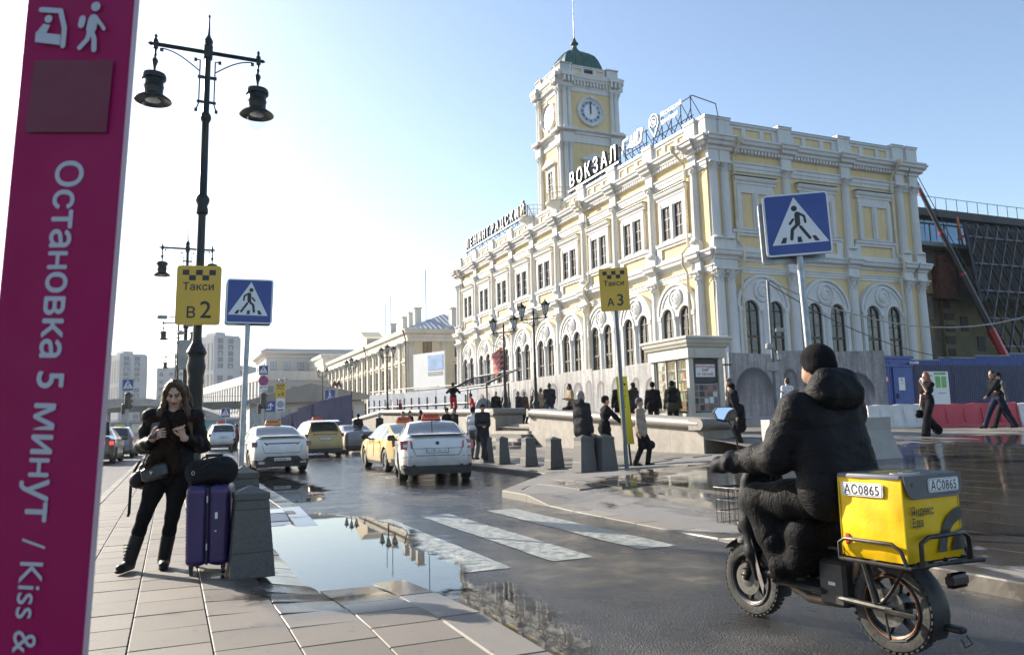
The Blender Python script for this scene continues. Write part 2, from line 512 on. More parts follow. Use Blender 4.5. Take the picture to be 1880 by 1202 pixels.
def drop_island(n, s): return 0.118 * smooth(0.4, 1.25, n) * smooth(5.0, 7.2, s) * (1 - smooth(11.4, 12.6, s))
def zi(n, s): return 0.13 - drop_island(n, s)
def drop_right(n, s): return 0.122 * (1 - smooth(5.7, 7.9, n)) * smooth(6.4, 7.6, s) * (1 - smooth(11.3, 12.6, s))
def rg(n, s): return gz(n, s) - (drop_right(n, s) if s < 14 else 0)
def kerb_n(s): return 5.6 if s < 13.55 else (5.6 + (s - 13.55) / 3.65 * 2.65 if s < 17.2 else 8.25)

def grid_mesh(name, nvals, svals, zf, mat, parent=None):
    vs, fs = [], []
    for s in svals:
        for n in nvals:
            x, y = xy(n, s); vs.append((x, y, zf(n, s)))
    w = len(nvals)
    for j in range(len(svals) - 1):
        for i in range(w - 1): fs.append((j * w + i, j * w + i + 1, (j + 1) * w + i + 1, (j + 1) * w + i))
    m = MB(); m.add(vs, fs)
    return m.obj(name, mat, parent)
def frange(a, b, d):
    k = max(1, int(round((b - a) / d))); return [a + (b - a) * i / k for i in range(k + 1)]

def lay_slabs(spots, wn, ls, zf, mat, parent, limit, name='paving_slab', tol=.03):
    """each slab is a chamfered stone; the nearest ones are objects, the rest one mesh"""
    unit = MB().bev((0, 0, -0.035), (wn - 0.006, ls - 0.006, 0.07), 0.005).mesh(name, mat)
    spots = sorted(spots, key=lambda q: xy(*q)[0] ** 2 + xy(*q)[1] ** 2)
    rest = MB()
    for i, (n, s) in enumerate(spots):
        e = 0.2
        gx = (zf(n + e, s) - zf(n - e, s)) / (2 * e); gy = (zf(n, s + e) - zf(n, s - e)) / (2 * e)
        zc = (zf(n + wn * .4, s) + zf(n - wn * .4, s) + zf(n, s + ls * .4) + zf(n, s - ls * .4)) / 4
        cor = [zf(n + a, s + b) for a in (-wn * .5, wn * .5) for b in (-ls * .5, ls * .5)]
        if max(abs(cor[0] + cor[3] - cor[1] - cor[2]), abs(max(cor) - zc), abs(min(cor) - zc)) > tol: continue
        rr = random.Random(i * 7 + 3)
        gx += rr.uniform(-.003, .003); gy += rr.uniform(-.003, .003); zc += rr.uniform(-.0015, .0015)
        M = Matrix.Translation((*xy(n, s), zc)) @ Matrix.Rotation(TH, 4, 'Z') @ Matrix.Rotation(-math.atan(gx), 4, 'Y') @ Matrix.Rotation(math.atan(gy), 4, 'X')
        if i < limit:
            o = link(name, unit, parent); o.matrix_local = M
        else:
            rest.bb(-wn / 2 + .005, wn / 2 - .005, -ls / 2 + .005, ls / 2 - .005, -.05, 0, M)
    if rest.v: stuff(rest.obj('far_paving', mat, parent))

# --- the island the viewer stands on
isl = struct(grid_mesh('island_pavement', frange(-1.25, 1.75, .25), frange(-6, 28, .4) + [60, 140], lambda n, s: zi(n, s) - .018, JOINT_M))
spots = []
for r in range(6):
    n = -1.1 + .225 + .45 * r
    off = (0.0, .23, .09, .31, .16, .37)[r]
    s = 0.2 + off
    while s < 60:
        spots.append((n, s)); s += .46
lay_slabs([q for q in spots if q[1] > 2.4], .45, .46, zi, ISLAND_M, isl, 300, tol=1)
def kerb_run(pts, w, h, mat, parent, zf, lim=1e9, length=1.0):
    """stones laid along a polyline of (n, s); inner side is to the left of travel"""
    for (a, b) in zip(pts[:-1], pts[1:]):
        L = math.hypot(b[0] - a[0], b[1] - a[1]); k = max(1, int(round(L / length)))
        dn, ds = (b[0] - a[0]) / L, (b[1] - a[1]) / L
        for i in range(k):
            t0, t1 = i * L / k + .004, (i + 1) * L / k - .004
            q = []
            for t, off in ((t0, 0), (t1, 0), (t1, w), (t0, w)):
                n, s = a[0] + dn * t - ds * off, a[1] + ds * t + dn * off
                q.append((n, s))
            cz = [zf(*p) for p in q]
            vs = [(*xy(*p), -.05) for p in q] + [(*xy(*p), z - .012) for p, z in zip(q, cz)]
            ins = []
            cn = sum(p[0] for p in q) / 4; cs_ = sum(p[1] for p in q) / 4
            for p, z in zip(q, cz):
                ins.append((*xy(p[0] + (cn - p[0]) * .05, p[1] + (cs_ - p[1]) * .02), z))
            m = MB(); m.add(vs + ins, [(0, 1, 5, 4), (1, 2, 6, 5), (2, 3, 7, 6), (3, 0, 4, 7), (4, 5, 9, 8), (5, 6, 10, 9), (6, 7, 11, 10), (7, 4, 8, 11), (8, 9, 10, 11)])
            m.obj('kerb_stone', mat, parent)
kerb_run([(1.9, 1.0), (1.9, 30.0)], .29, .13, KERB_M, isl, zi)
kerb_run([(1.9, 30.0), (1.9, 120.0)], .29, .13, KERB_M, isl, zi, length=6)
kerb_run([(-1.25, 60.0), (-1.25, 8.0)], .14, .13, KERB_M, isl, zi, length=2)

# --- pavement and plaza on the station side
nv = lambda s: [kerb_n(s) + .02 + t for t in (0, .3, .6, 1, 1.5, 2, 2.6, 3.3, 4)]
vs, fs = [], []
sv = frange(-8, 6, .7) + frange(6.3, 17.2, .35) + frange(17.25, 60, 1.5)
cols = 18
def ncol(s):
    k = kerb_n(s) + .02
    return [k + (12.99 - k) * (i / 9) for i in range(10)]
for s in sv:
    for n in ncol(s):
        vs.append((*xy(n, s), rg(n, s) - .02))
w = 10
for j in range(len(sv) - 1):
    for i in range(w - 1): fs.append((j * w + i, j * w + i + 1, (j + 1) * w + i + 1, (j + 1) * w + i))
m = MB(); m.add(vs, fs)
RAMP_M = paving_mat('poured_ramp', (0.165, 0.156, 0.145), wet_plaza, 0.36, 0.12)
pav = struct(m.obj('station_pavement', RAMP_M))
plz = struct(grid_mesh('upper_plaza', frange(13.0, 60, 1.0), frange(-8, 14.4, .8) + frange(14.5, 17.3, .4) + frange(17.31, 60, 2) + [120], lambda n, s: gz(n, s) - .02, PLAZA_M))
spots = []
row = 0
n = 6.35
while n < 30:
    s = -1.0 + (row % 2) * .45
    while s < 32:
        kn = kerb_n(s)
        ok = n > kn + .62 and n > kerb_n(s + .5) + .6 and not (n < 7.9 and 6.6 < s < 12.3)
        if abs(n - 13.0) < .32 and s > 16.8: ok = False
        x, y = xy(n, s)
        if ok and y > 3.5 and abs(x) < y * .72 + 1.5 and not (n > 16 and s > 20): spots.append((n, s))
        s += .9
    n += .6; row += 1
lay_slabs([q for q in spots if q[0] < 12.99], .6, .9, rg, PLAZA_M, pav, 300)
lay_slabs([q for q in spots if q[0] > 12.99], .6, .9, rg, PLAZA_M, plz, 200)
kerb_run([(5.6, 13.55), (5.6, 12.45), (5.6, 6.45), (5.6, -4.0)], .34, .13, KERB2_M, pav, rg, length=.9)
kerb_run([(8.25, 17.2), (5.6, 13.55)], .34, .13, KERB2_M, pav, lambda n, s: 0.13)
kerb_run([(8.25, 40.0), (8.25, 17.2)], .34, .13, KERB2_M, pav, lambda n, s: 0.13)

# --- zebra stripes
def zebra_mat():
    m, nt, bs = new_mat('road_paint')
    p, n, s = ns_nodes(nt)
    a = noise(nt, p, 60, 4, .75); b_ = noise(nt, p, 9.0, 6, .7)
    f = ramp(nt, mathn(nt, 'ADD', mathn(nt, 'MULTIPLY', a, .6), mathn(nt, 'MULTIPLY', b_, .5)), [(0.49, 0.0), (0.58, 1.0)])
    c = mixc(nt, f, (0.05, 0.097, 0.09), ramp(nt, b_, [(0.3, (0.24, 0.235, 0.22)), (0.7, (0.40, 0.39, 0.365))]))
    lk(nt, c, bs.inputs['Base Color'])
    lk(nt, ramp(nt, b_, [(0.4, 0.3), (0.7, 0.75)]), bs.inputs['Roughness'])
    bump(nt, bs, a, 0.6, 0.004)
    return m
PAINT = zebra_mat()
for n0, n1, s0, s1 in ((4.55, 5.02, 7.25, 11.65), (3.45, 3.92, 7.1, 11.6), (2.52, 2.98, 7.0, 11.5)):
    q = MB(); k = 24
    vs = []
    for i in range(k + 1):
        s = s0 + (s1 - s0) * i / k
        vs += [(*xy(n0 + random.uniform(-.012, .012), s), .004), (*xy(n1 + random.uniform(-.012, .012), s), .004)]
    q.add(vs, [(2 * i, 2 * i + 1, 2 * i + 3, 2 * i + 2) for i in range(k)])
    struct(q.obj('zebra_stripe', PAINT))
# dashes of the far carriageway
for s in (17, 23, 29, 35, 41):
    q = MB(); q.add([(*xy(-4.6, s), .004), (*xy(-4.48, s), .004), (*xy(-4.48, s + 2.4), .004), (*xy(-4.6, s + 2.4), .004)], [(0, 1, 2, 3)])
    struct(q.obj('lane_marking', PAINT))

# --- standing water
def water_mat():
    m, nt, bs = new_mat('standing_water')
    nt.nodes.remove(bs)
    p, n, s = ns_nodes(nt)
    b = nt.nodes.new('ShaderNodeBump'); b.inputs['Strength'].default_value = 0.012; b.inputs['Distance'].default_value = 0.01
    lk(nt, noise(nt, p, 4.0, 3), b.inputs['Height'])
    fr = nt.nodes.new('ShaderNodeFresnel'); fr.inputs['IOR'].default_value = 1.75; lk(nt, b.outputs[0], fr.inputs['Normal'])
    gl = nt.nodes.new('ShaderNodeBsdfGlossy'); gl.inputs['Roughness'].default_value = 0.015; lk(nt, b.outputs[0], gl.inputs['Normal'])
    tr = nt.nodes.new('ShaderNodeBsdfTransparent'); tr.inputs['Color'].default_value = (0.72, 0.71, 0.68, 1)
    at = nt.nodes.new('ShaderNodeAttribute'); at.attribute_name = 'depth'
    dp = ramp(nt, mathn(nt, 'ADD', at.outputs['Fac'], mathn(nt, 'MULTIPLY', mathn(nt, 'SUBTRACT', noise(nt, p, 14, 5, .65), .5), 1.3)), [(.2, 0.0), (.75, 1.0)])
    lk(nt, mixc(nt, dp, (1, 1, 1), (.72, .71, .68)), tr.inputs['Color'])
    mx = nt.nodes.new('ShaderNodeMixShader')
    lk(nt, mathn(nt, 'MULTIPLY', fr.outputs[0], dp), mx.inputs[0]); lk(nt, tr.outputs[0], mx.inputs[1]); lk(nt, gl.outputs[0], mx.inputs[2])
    lk(nt, mx.outputs[0], nt.nodes['Material Output'].inputs['Surface'])
    return m
WATER = water_mat()
def puddle(outline, z, seed, amp=.10, deep=1.0):
    rr = random.Random(seed); pts = []
    for a, b in zip(outline, outline[1:] + outline[:1]):
        L = math.hypot(b[0] - a[0], b[1] - a[1]); k = max(2, int(L / .12))
        for i in range(k):
            t = i / k
            n, s = a[0] + (b[0] - a[0]) * t, a[1] + (b[1] - a[1]) * t
            pts.append((n + amp * (math.sin(7 * s + seed) * .5 + rr.uniform(-.5, .5)), s + amp * rr.uniform(-1.2, 1.2)))
    # a shallow margin ring carries the depth that fades the water out
    k = len(pts); inner = []
    area = sum(pts[i][0] * pts[(i + 1) % k][1] - pts[(i + 1) % k][0] * pts[i][1] for i in range(k))
    for i in range(k):
        a, b = pts[(i - 3) % k], pts[(i + 3) % k]; d = Vector((b[0] - a[0], b[1] - a[1])).normalized() * (1 if area > 0 else -1)
        inner.append((pts[i][0] - d.y * .14, pts[i][1] + d.x * .14))
    m = MB(); m.add([(*xy(*p), z) for p in pts] + [(*xy(*p), z + .0006) for p in inner], [(i, (i + 1) % k, k + (i + 1) % k, k + i) for i in range(k)] + [tuple(range(k, 2 * k))])
    o = m.obj('puddle', WATER)
    at = o.data.attributes.new('depth', 'FLOAT', 'POINT'); at.data.foreach_set('value', [0.0] * k + [deep] * k)
    return struct(o)
puddle([(0.95, 6.7), (1.7, 6.25), (2.35, 6.2), (2.65, 7.4), (2.6, 8.6), (2.95, 10.0), (2.8, 11.8), (2.2, 13.0), (1.7, 12.6), (0.95, 11.8), (0.85, 9.0)], .022, 1, .07)
puddle([(1.62, 3.8), (2.15, 3.7), (2.5, 4.6), (2.75, 6.4), (1.62, 6.4)], .020, 2, .09, .42)
puddle([(1.66, 15.0), (2.7, 15.0), (3.3, 18.0), (2.9, 24.0), (1.66, 30.0)], .006, 5, .10, .7)
# ================================================================== STATION BUILDING
from mathutils.geometry import tessellate_polygon
def plate(mb, outer, holes, y0, y1):
    """vertical plate in the xz plane between y0 (front) and y1, with openings cut through"""
    loops = [outer] + list(holes)
    flat = [p for l in loops for p in l]
    tris = tessellate_polygon([[Vector((p[0], p[1], 0)) for p in l] for l in loops])
    N = len(flat)
    vs = [(p[0], y0, p[1]) for p in flat] + [(p[0], y1, p[1]) for p in flat]
    fs = []
    for t in tris:
        a, b, c = (flat[i] for i in t)
        ccw = (b[0] - a[0]) * (c[1] - a[1]) - (b[1] - a[1]) * (c[0] - a[0]) > 0
        t = tuple(t) if ccw else tuple(reversed(t))
        fs.append(t); fs.append(tuple(N + i for i in reversed(t)))
    o = 0
    for li, l in enumerate(loops):
        n = len(l)
        area = sum(l[i][0] * l[(i + 1) % n][1] - l[(i + 1) % n][0] * l[i][1] for i in range(n))
        flip = (area > 0) == (li == 0)
        for i in range(n):
            a, b = o + i, o + (i + 1) % n
            fs.append((b, a, N + a, N + b) if flip else (a, b, N + b, N + a))
        o += n
    return mb.add(vs, fs)
def arch_poly(cx, w, z0, zs, n=12):
    r = w / 2
    return [(cx - r, z0), (cx + r, z0)] + [(cx + r * math.cos(math.pi * i / n), zs + r * math.sin(math.pi * i / n)) for i in range(n + 1)]
def rect(x0, x1, z0, z1): return [(x0, z0), (x1, z0), (x1, z1), (x0, z1)]
def profile_run(mb, prof, x0, x1, e0=0.0, e1=0.0):
    """extrude a (depth, z) profile along x; depth is outward (towards -y); e0/e1 mitre the ends by the depth"""
    n = len(prof)
    vs = [(x0 - e0 * d, -d, z) for d, z in prof] + [(x1 + e1 * d, -d, z) for d, z in prof]
    fs = [(i, i + n, (i + 1) % n + n, (i + 1) % n) for i in range(n)]
    fs += [tuple(range(n)), tuple(reversed(range(n, 2 * n)))]
    return mb.add(vs, [tuple(reversed(f)) for f in fs])

def stucco(name, col, var=.07):
    m, nt, bs = new_mat(name)
    p = coords(nt, world_space=True)
    a = noise(nt, p, .6, 6, .6); b = noise(nt, stretched(nt, p, (2.2, 2.2, .25)), 1.1, 5, .6)
    c = ramp(nt, a, [(.3, tuple(x * (1 - var) for x in col)), (.7, tuple(min(1, x * (1 + var)) for x in col))])
    c = mixc(nt, ramp(nt, b, [(.48, 0.0), (.78, .42)]), c, tuple(x * .66 for x in col))
    lk(nt, c, bs.inputs['Base Color']); bs.inputs['Roughness'].default_value = .85
    bs.inputs['Specular IOR Level'].default_value = .25
    bump(nt, bs, noise(nt, p, 14, 4), .12, .02)
    return m
YEL = stucco('yellow_stucco', (0.74, 0.575, 0.31))
WHT = stucco('white_stucco', (0.66, 0.65, 0.625), .05)
GRN = MAT('patina_roof', (0.018, 0.085, 0.068), .5, var=.25, vs=1.5, bp=.1, bps=8)
GREYROOF = MAT('grey_sheet_roof', (0.30, 0.34, 0.38), .45, .3)
PIPE_M = MAT('cream_pipe', (0.62, 0.55, 0.40), .5)
def window_mat(name):
    m, nt, bs = new_mat(name)
    p = coords(nt, world_space=True)
    c = ramp(nt, noise(nt, p, .55, 4), [(.32, (.008, .009, .011)), (.52, (.03, .034, .04)), (.66, (.16, .15, .13))])
    lk(nt, c, bs.inputs['Base Color']); bs.inputs['Roughness'].default_value = .06; bs.inputs['Specular IOR Level'].default_value = .6
    bump(nt, bs, noise(nt, p, 1.2, 2), .06, .05)
    return m
GLASS = window_mat('old_window_glass')
SASH = MAT('dark_sash', (0.045, 0.038, 0.03), .5)
IRON = MAT('black_iron', (0.018, 0.020, 0.022), .42, .5)

ST = thing('railway_station', 'long pale yellow station building with white pilasters, arched windows and a clock tower', 'building', (*xy(26.8, 34.15), 0), TH)
LX, LY = 16.25, 41.2          # right facade length, front facade length
Z0, ZB0, ZB1, ZC0, ZC1, ZP = 1.1, 9.9, 10.45, 16.07, 16.78, 17.88
MB().bb(0.0, LX, 0.0, LY, Z0, ZC1).obj('wall', YEL, ST)
# ---- shared meshes (facing -y, centred on x = 0)
def fluted(r, h, flutes=16, z0=0.0):
    pr = []
    for i in range(flutes * 2):
        a = 2 * math.pi * i / (flutes * 2); rr = r if i % 2 == 0 else r * .93
        pr.append((rr * math.cos(a), rr * math.sin(a)))
    m = MB()
    m.loft([[(x * t, y * t, z0 + z) for x, y in pr] for z, t in ((0, 1.0), (h * .33, 1.0), (h * .7, .95), (h, .87))])
    return m
def capital(r, h):
    m = MB()
    m.lathe([(r * .86, 0), (r * .93, .04 * h), (r * .86, .08 * h), (r * .88, .5 * h), (r * 1.05, .8 * h), (r * 1.25, .88 * h)], 12)
    for row, (z0, z1, rr, cnt, off) in enumerate(((.06, .42, .96, 8, 0), (.30, .70, 1.05, 8, .39))):
        for i in range(cnt):
            a = 2 * math.pi * i / cnt + off
            M = Matrix.Rotation(a, 4, 'Z')
            w = r * .26
            m.add([(r * rr * .88, -w, z0 * h), (r * rr * .88, w, z0 * h), (r * rr * 1.0, w, z1 * h * .85), (r * rr * 1.0, -w, z1 * h * .85), (r * rr * 1.28, 0, z1 * h), (r * rr * 1.22, 0, z1 * h * .82)],
                  [(0, 1, 2, 3), (3, 2, 4), (3, 4, 5), (2, 5, 4)], M)
    for i in range(4):
        a = math.pi / 4 + i * math.pi / 2
        M = Matrix.Rotation(a, 4, 'Z')
        m.tube([(r * 1.28 + .10 * h * math.cos(t), 0, .74 * h + .10 * h * math.sin(t)) for t in (-2.2, -1.2, 0, 1.2, 2.4)], .05 * h, 5, M=M)
    m.prism([(-r * 1.35, -r * 1.35), (0, -r * 1.15), (r * 1.35, -r * 1.35), (r * 1.15, 0), (r * 1.35, r * 1.35), (0, r * 1.15), (-r * 1.35, r * 1.35), (-r * 1.15, 0)], .88 * h, h)
    return m
PR = .33
me_shaft2 = fluted(PR * .86, 14.8 - 11.1).mesh('shaft', WHT, True)
me_shaft1 = fluted(PR, 8.6 - 2.6).mesh('shaft', WHT, True)
me_cap2 = capital(PR * .86, .53).mesh('capital', WHT, True)
me_cap1 = capital(PR, .77).mesh('capital', WHT, True)
b = MB()
b.lathe([(PR * 1.25, 0), (PR * 1.25, .12), (PR * 1.12, .16), (PR * 1.18, .25), (PR * 1.02, .32), (PR, .36)], 16); b.bb(-PR * 1.3, PR * 1.3, -PR * 1.3, PR * 1.3, -.14, 0)
me_base1 = b.mesh('base', WHT, True)
# broken entablature block over each column (belt), pedestal of the upper order, frieze block, parapet pier
W2 = .40
def ress(prof, w):
    m = MB(); profile_run(m, prof, -w, w, 1, 1); return m
BELT = [(0, 9.83), (.06, 9.86), (.12, 10.0), (.30, 10.08), (.34, 10.26), (.40, 10.3), (.40, 10.40), (0, 10.46)]
CORN = [(0, 16.0), (.08, 16.03), (.10, 16.2), (.30, 16.26), (.34, 16.42), (.46, 16.48), (.50, 16.64), (.56, 16.68), (.56, 16.78), (0, 16.84)]
ARCT = [(0, 15.0), (.07, 15.0), (.07, 15.2), (.11, 15.22), (.11, 15.42), (.17, 15.45), (.17, 15.54), (0, 15.56)]
ARC1 = [(0, 9.2), (.06, 9.2), (.06, 9.34), (.10, 9.36), (.10, 9.47), (.15, 9.5), (.15, 9.56), (0, 9.58)]
def shift(prof, d): return [(max(0, x + d) if x > 0 else 0, z) for x, z in prof]
OUT = .27
bl = MB(); bl.bb(-W2, W2, -OUT - .02, .05, 9.37, 9.84); profile_run(bl, [(x + OUT if x > 0 else 0, z) for x, z in BELT], -W2 + .08, W2 - .08, .35, .35); bl.bb(-W2 * .95, W2 * .95, -OUT - .04, .05, 10.46, 10.98); bl.lathe([(PR * 1.15, 10.98), (PR * 1.15, 11.04), (PR, 11.1), (PR * .9, 11.14)], 14, (0, -.16, 0))
me_ress1 = bl.mesh('entablature_block', WHT)
bl = MB(); bl.bb(-W2 * .9, W2 * .9, -OUT + .04, .05, 15.33, 16.02); profile_run(bl, [(x + OUT - .06 if x > 0 else 0, z) for x, z in CORN], -W2 + .08, W2 - .08, .42, .42)
me_ress2 = bl.mesh('cornice_block', WHT)
bl = MB(); bl.bb(-.46, .46, -OUT + .02, .35, 16.84, 17.78); bl.bb(-.50, .50, -OUT - .03, .40, 17.78, 17.9)
me_pier = bl.mesh('parapet_pier', WHT)
gc = MB(); gc.bb(-.53, .53, -OUT - .06, .43, 17.9, 17.94)
me_piercap = gc.mesh('sheet_cap', GREYROOF)
# arched ground-floor bay
AW = 3.5; HW = 1.08; HX = .86; SPR = 7.12
bm_ = MB(); plate(bm_, arch_poly(0, AW, Z0, 7.3, 20), [arch_poly(-HX, HW, 2.6, SPR), arch_poly(HX, HW, 2.6, SPR)], -.20, 0.01)
me_arch = bm_.mesh('arch_surround', WHT)
def ring(mb, cx, cz, r0, r1, y0, y1, a0=0.0, a1=math.pi, n=20):
    vs, fs = [], []
    for i in range(n + 1):
        a = a0 + (a1 - a0) * i / n; c, s = math.cos(a), math.sin(a)
        vs += [(cx + r0 * c, y0, cz + r0 * s), (cx + r1 * c, y0, cz + r1 * s), (cx + r1 * c, y1, cz + r1 * s), (cx + r0 * c, y1, cz + r0 * s)]
    for i in range(n):
        for k in range(4):
            fs.append((4 * i + k, 4 * i + (k + 1) % 4, 4 * i + 4 + (k + 1) % 4, 4 * i + 4 + k))
    return mb.add(vs, fs)
bm_ = MB(); ring(bm_, 0, 7.3, 1.66, 1.82, -.30, 0, n=24); ring(bm_, 0, 7.3, 1.42, 1.54, -.25, 0, n=24)
for sx in (-1, 1):
    bm_.bb(sx * 1.60 - .12, sx * 1.60 + .12, -.27, 0, 2.2, 7.05); bm_.bb(sx * 1.60 - .16, sx * 1.60 + .16, -.32, 0, 7.05, 7.3)
    ring(bm_, sx * HX, SPR, .56, .70, -.26, 0, n=14)
me_archivolt = bm_.mesh('archivolt', WHT, True)
bm_ = MB(); bm_.lathe([(.62, 0), (.62, .10), (.52, .14), (.50, .06), (.36, .06), (.34, .13), (.22, .17), (.20, .10), (.10, .14), (0.01, .18)], 24, M=Matrix.Translation((0, -.19, 8.2)) @ Matrix.Rotation(R(90), 4, 'X'))
for i in range(8):
    a = i * math.pi / 4
    bm_.ball((.27 * math.cos(a), -.28, 8.2 + .27 * math.sin(a)), .06, 6)
me_medal = bm_.mesh('medallion', WHT, True)
bm_ = MB(); bm_.lathe([(.20, 2.3), (.20, 2.6), (.14, 2.7)] + [(.135 + (.012 if i % 2 else 0), 2.75 + i * .21) for i in range(19)] + [(.14, 6.72), (.24, 7.0), (.24, 7.12)], 10, (0, -.20, 0))
me_colonnette = bm_.mesh('colonnette', WHT, True)
bm_ = MB(); plate(bm_, arch_poly(0, HW + .04, 2.6, SPR), [], -.06, -.05)
me_lowglass = bm_.mesh('glass', GLASS)
bm_ = MB()
plate(bm_, arch_poly(0, HW + .02, 2.6, SPR), [arch_poly(0, HW - .14, 2.68, SPR)], -.12, -.06)
bm_.bb(-.03, .03, -.11, -.06, 2.6, 7.62); bm_.bb(-HW / 2, HW / 2, -.13, -.06, 5.62, 5.74); bm_.bb(-HW / 2, HW / 2, -.11, -.06, SPR - .03, SPR + .03)
for z in (3.4, 4.2, 4.9, 6.4): bm_.bb(-HW / 2, HW / 2, -.10, -.06, z - .018, z + .018)
me_lowsash = bm_.mesh('glazing_bar', SASH)
# upper window
bm_ = MB(); plate(bm_, rect(-1.3, 1.3, 11.62, 14.25), [rect(-1.0, -.2, 11.75, 13.75), rect(.2, 1.0, 11.75, 13.75)], -.16, .01)
bm_.bb(-1.32, -1.06, -.20, 0, 11.62, 14.0); bm_.bb(1.06, 1.32, -.20, 0, 11.62, 14.0); bm_.bb(-.10, .10, -.22, 0, 11.75, 13.8)
me_winsur = bm_.mesh('window_surround', WHT)
bm_ = MB(); profile_run(bm_, [(0, 14.25), (.2, 14.25), (.22, 14.38), (.30, 14.44), (.36, 14.56), (.36, 14.62), (0, 14.70)], -1.42, 1.42, .25, .25)
me_hood = bm_.mesh('window_hood', WHT)
me_hoodcap = MB().bb(-1.53, 1.53, -.38, 0.0, 14.70, 14.72).mesh('sheet_cap', GREYROOF)
bm_ = MB(); bm_.bb(-1.75, 1.75, -.20, 0, 11.46, 11.62); plate(bm_, rect(-1.75, 1.75, 10.46, 11.46), [rect(-1.3, 1.3, 10.66, 11.30)], -.12, .01)
me_apron = bm_.mesh('window_apron', WHT)
me_sillcap = MB().bb(-1.78, 1.78, -.23, 0, 11.62, 11.64).mesh('sheet_cap', GREYROOF)
me_upglass = MB().bb(-.42, .42, -.04, -.03, 11.7, 13.8).mesh('glass', GLASS)
bm_ = MB()
for x in (-.40, .0, .40): bm_.bb(x - .025, x + .025, -.08, -.04, 11.75, 13.75)
for z in (11.8, 12.4, 13.05, 13.7): bm_.bb(-.40, .40, -.075, -.04, z - .025, z + .025)
me_upsash = bm_.mesh('glazing_bar', SASH)
me_blind = MB().bev((0, -.03, 12.75), (.80, .08, 2.0), .01).mesh('blind_panel', YEL)

def on(face, a):
    """local location and rotation of a bay-frame object: face 0 = right facade, 1 = front facade"""
    return ((a, 0, 0), 0.0) if face == 0 else ((0, a, 0), -math.pi / 2)
def put(name, me, face, a, parent=ST, dz=0.0):
    (l, r) = on(face, a)
    return link(name, me, parent, (l[0], l[1], l[2] + dz), r)
def column(face, a):
    c = put('pilaster', me_shaft1, face, a, dz=2.6)
    M = Vector((0, -.05, 0)); M.rotate(Matrix.Rotation(on(face, a)[1], 3, 'Z')); c.location += M
    link('capital', me_cap1, c, (0, 0, 6.0)); link('base', me_base1, c, (0, 0, 0))
    p = put('upper_pilaster', me_shaft2, face, a, dz=11.1); p.location += M
    link('capital', me_cap2, p, (0, 0, 3.7))
    put('entablature_block', me_ress1, face, a); put('cornice_block', me_ress2, face, a)
    q = put('parapet_pier', me_pier, face, a); link('sheet_cap', me_piercap, q)
def bay(face, a, blind):
    s = put('arch_surround', me_arch, face, a)
    link('archivolt', me_archivolt, s); link('medallion', me_medal, s); link('colonnette', me_colonnette, s)
    for sx in (-HX, HX):
        w = put('arched_window', me_lowglass, face, a); v = Vector((sx, 0, 0)); v.rotate(Matrix.Rotation(on(face, a)[1], 3, 'Z')); w.location += v
        link('glazing_bar', me_lowsash, w)
    u = put('window_surround', me_winsur, face, a)
    h = link('window_hood', me_hood, u); link('sheet_cap', me_hoodcap, u); link('window_apron', me_apron, u); link('sill_cap', me_sillcap, u)
    for sx in (-.6, .6):
        v = Vector((sx, 0, 0)); v.rotate(Matrix.Rotation(on(face, a)[1], 3, 'Z'))
        if blind:
            w = put('blind_panel', me_blind, face, a); w.location += v
        else:
            w = put('window', me_upglass, face, a); w.location += v; link('glazing_bar', me_upsash, w)
RCOL = [.33, 1.1, 5.5, 10.05, 14.55, 15.75]
FCOL = [1.07 + 4.324 * i for i in range(10)]
for a in RCOL: column(0, a)
for a in FCOL + [40.9]: column(1, a)
for a in (3.15, 7.72, 12.25): bay(0, a, True)
for i in range(9): bay(1, FCOL[i] + 2.162, False)
# ---- long mouldings, a run between each pair of columns
def runs(face, a0, a1, corner0, corner1):
    for name, prof in (('belt_cornice', BELT), ('cornice', CORN), ('architrave', ARCT), ('lower_architrave', ARC1)):
        m = MB()
        profile_run(m, prof, 0, a1 - a0, corner0, corner1)
        if face == 0: m.obj(name, WHT, ST, loc=(a0, 0, 0))
        else: m.obj(name, WHT, ST, loc=(0, a1, 0), rz=-math.pi / 2)
    L = a1 - a0
    m = MB()
    k = int(L / .24)
    for i in range(k):
        x = (i + .5) * L / k; m.bb(x - .065, x + .065, -.27, -.05, 16.04, 16.23)
    o = m.obj('dentil_row', WHT, ST, loc=(a0, 0, 0) if face == 0 else (0, a1, 0), rz=0 if face == 0 else -math.pi / 2)
runs(0, 0.0, LX, 1, 1); runs(1, 0.0, LY, 1, 1)
def parapet(face, a0, a1):
    m = MB(); L = a1 - a0
    plate(m, rect(0, L, 16.84, 17.66), [rect(.35, L * .27, 17.04, 17.5), rect(L * .27 + .3, L * .73 - .3, 17.04, 17.5), rect(L * .73, L - .35, 17.04, 17.5)], -.08, .30)
    m.bb(0, L, -.16, .36, 17.66, 17.78)
    loc, rz = ((a0, 0, 0), 0) if face == 0 else ((0, a1, 0), -math.pi / 2)
    o = m.obj('parapet', WHT, ST, loc=loc, rz=rz)
    MB().bb(.02, L - .02, 0.0, .2, 16.9, 17.6).obj('panel', YEL, o)
    MB().bb(0, L, -.19, .40, 17.78, 17.81).obj('sheet_cap', GREYROOF, o)
for a, b_ in zip(RCOL[1:4], RCOL[2:5]): parapet(0, a + .46, b_ - .46)
for a, b_ in zip(FCOL[:-1], FCOL[1:]): parapet(1, a + .46, b_ - .46)
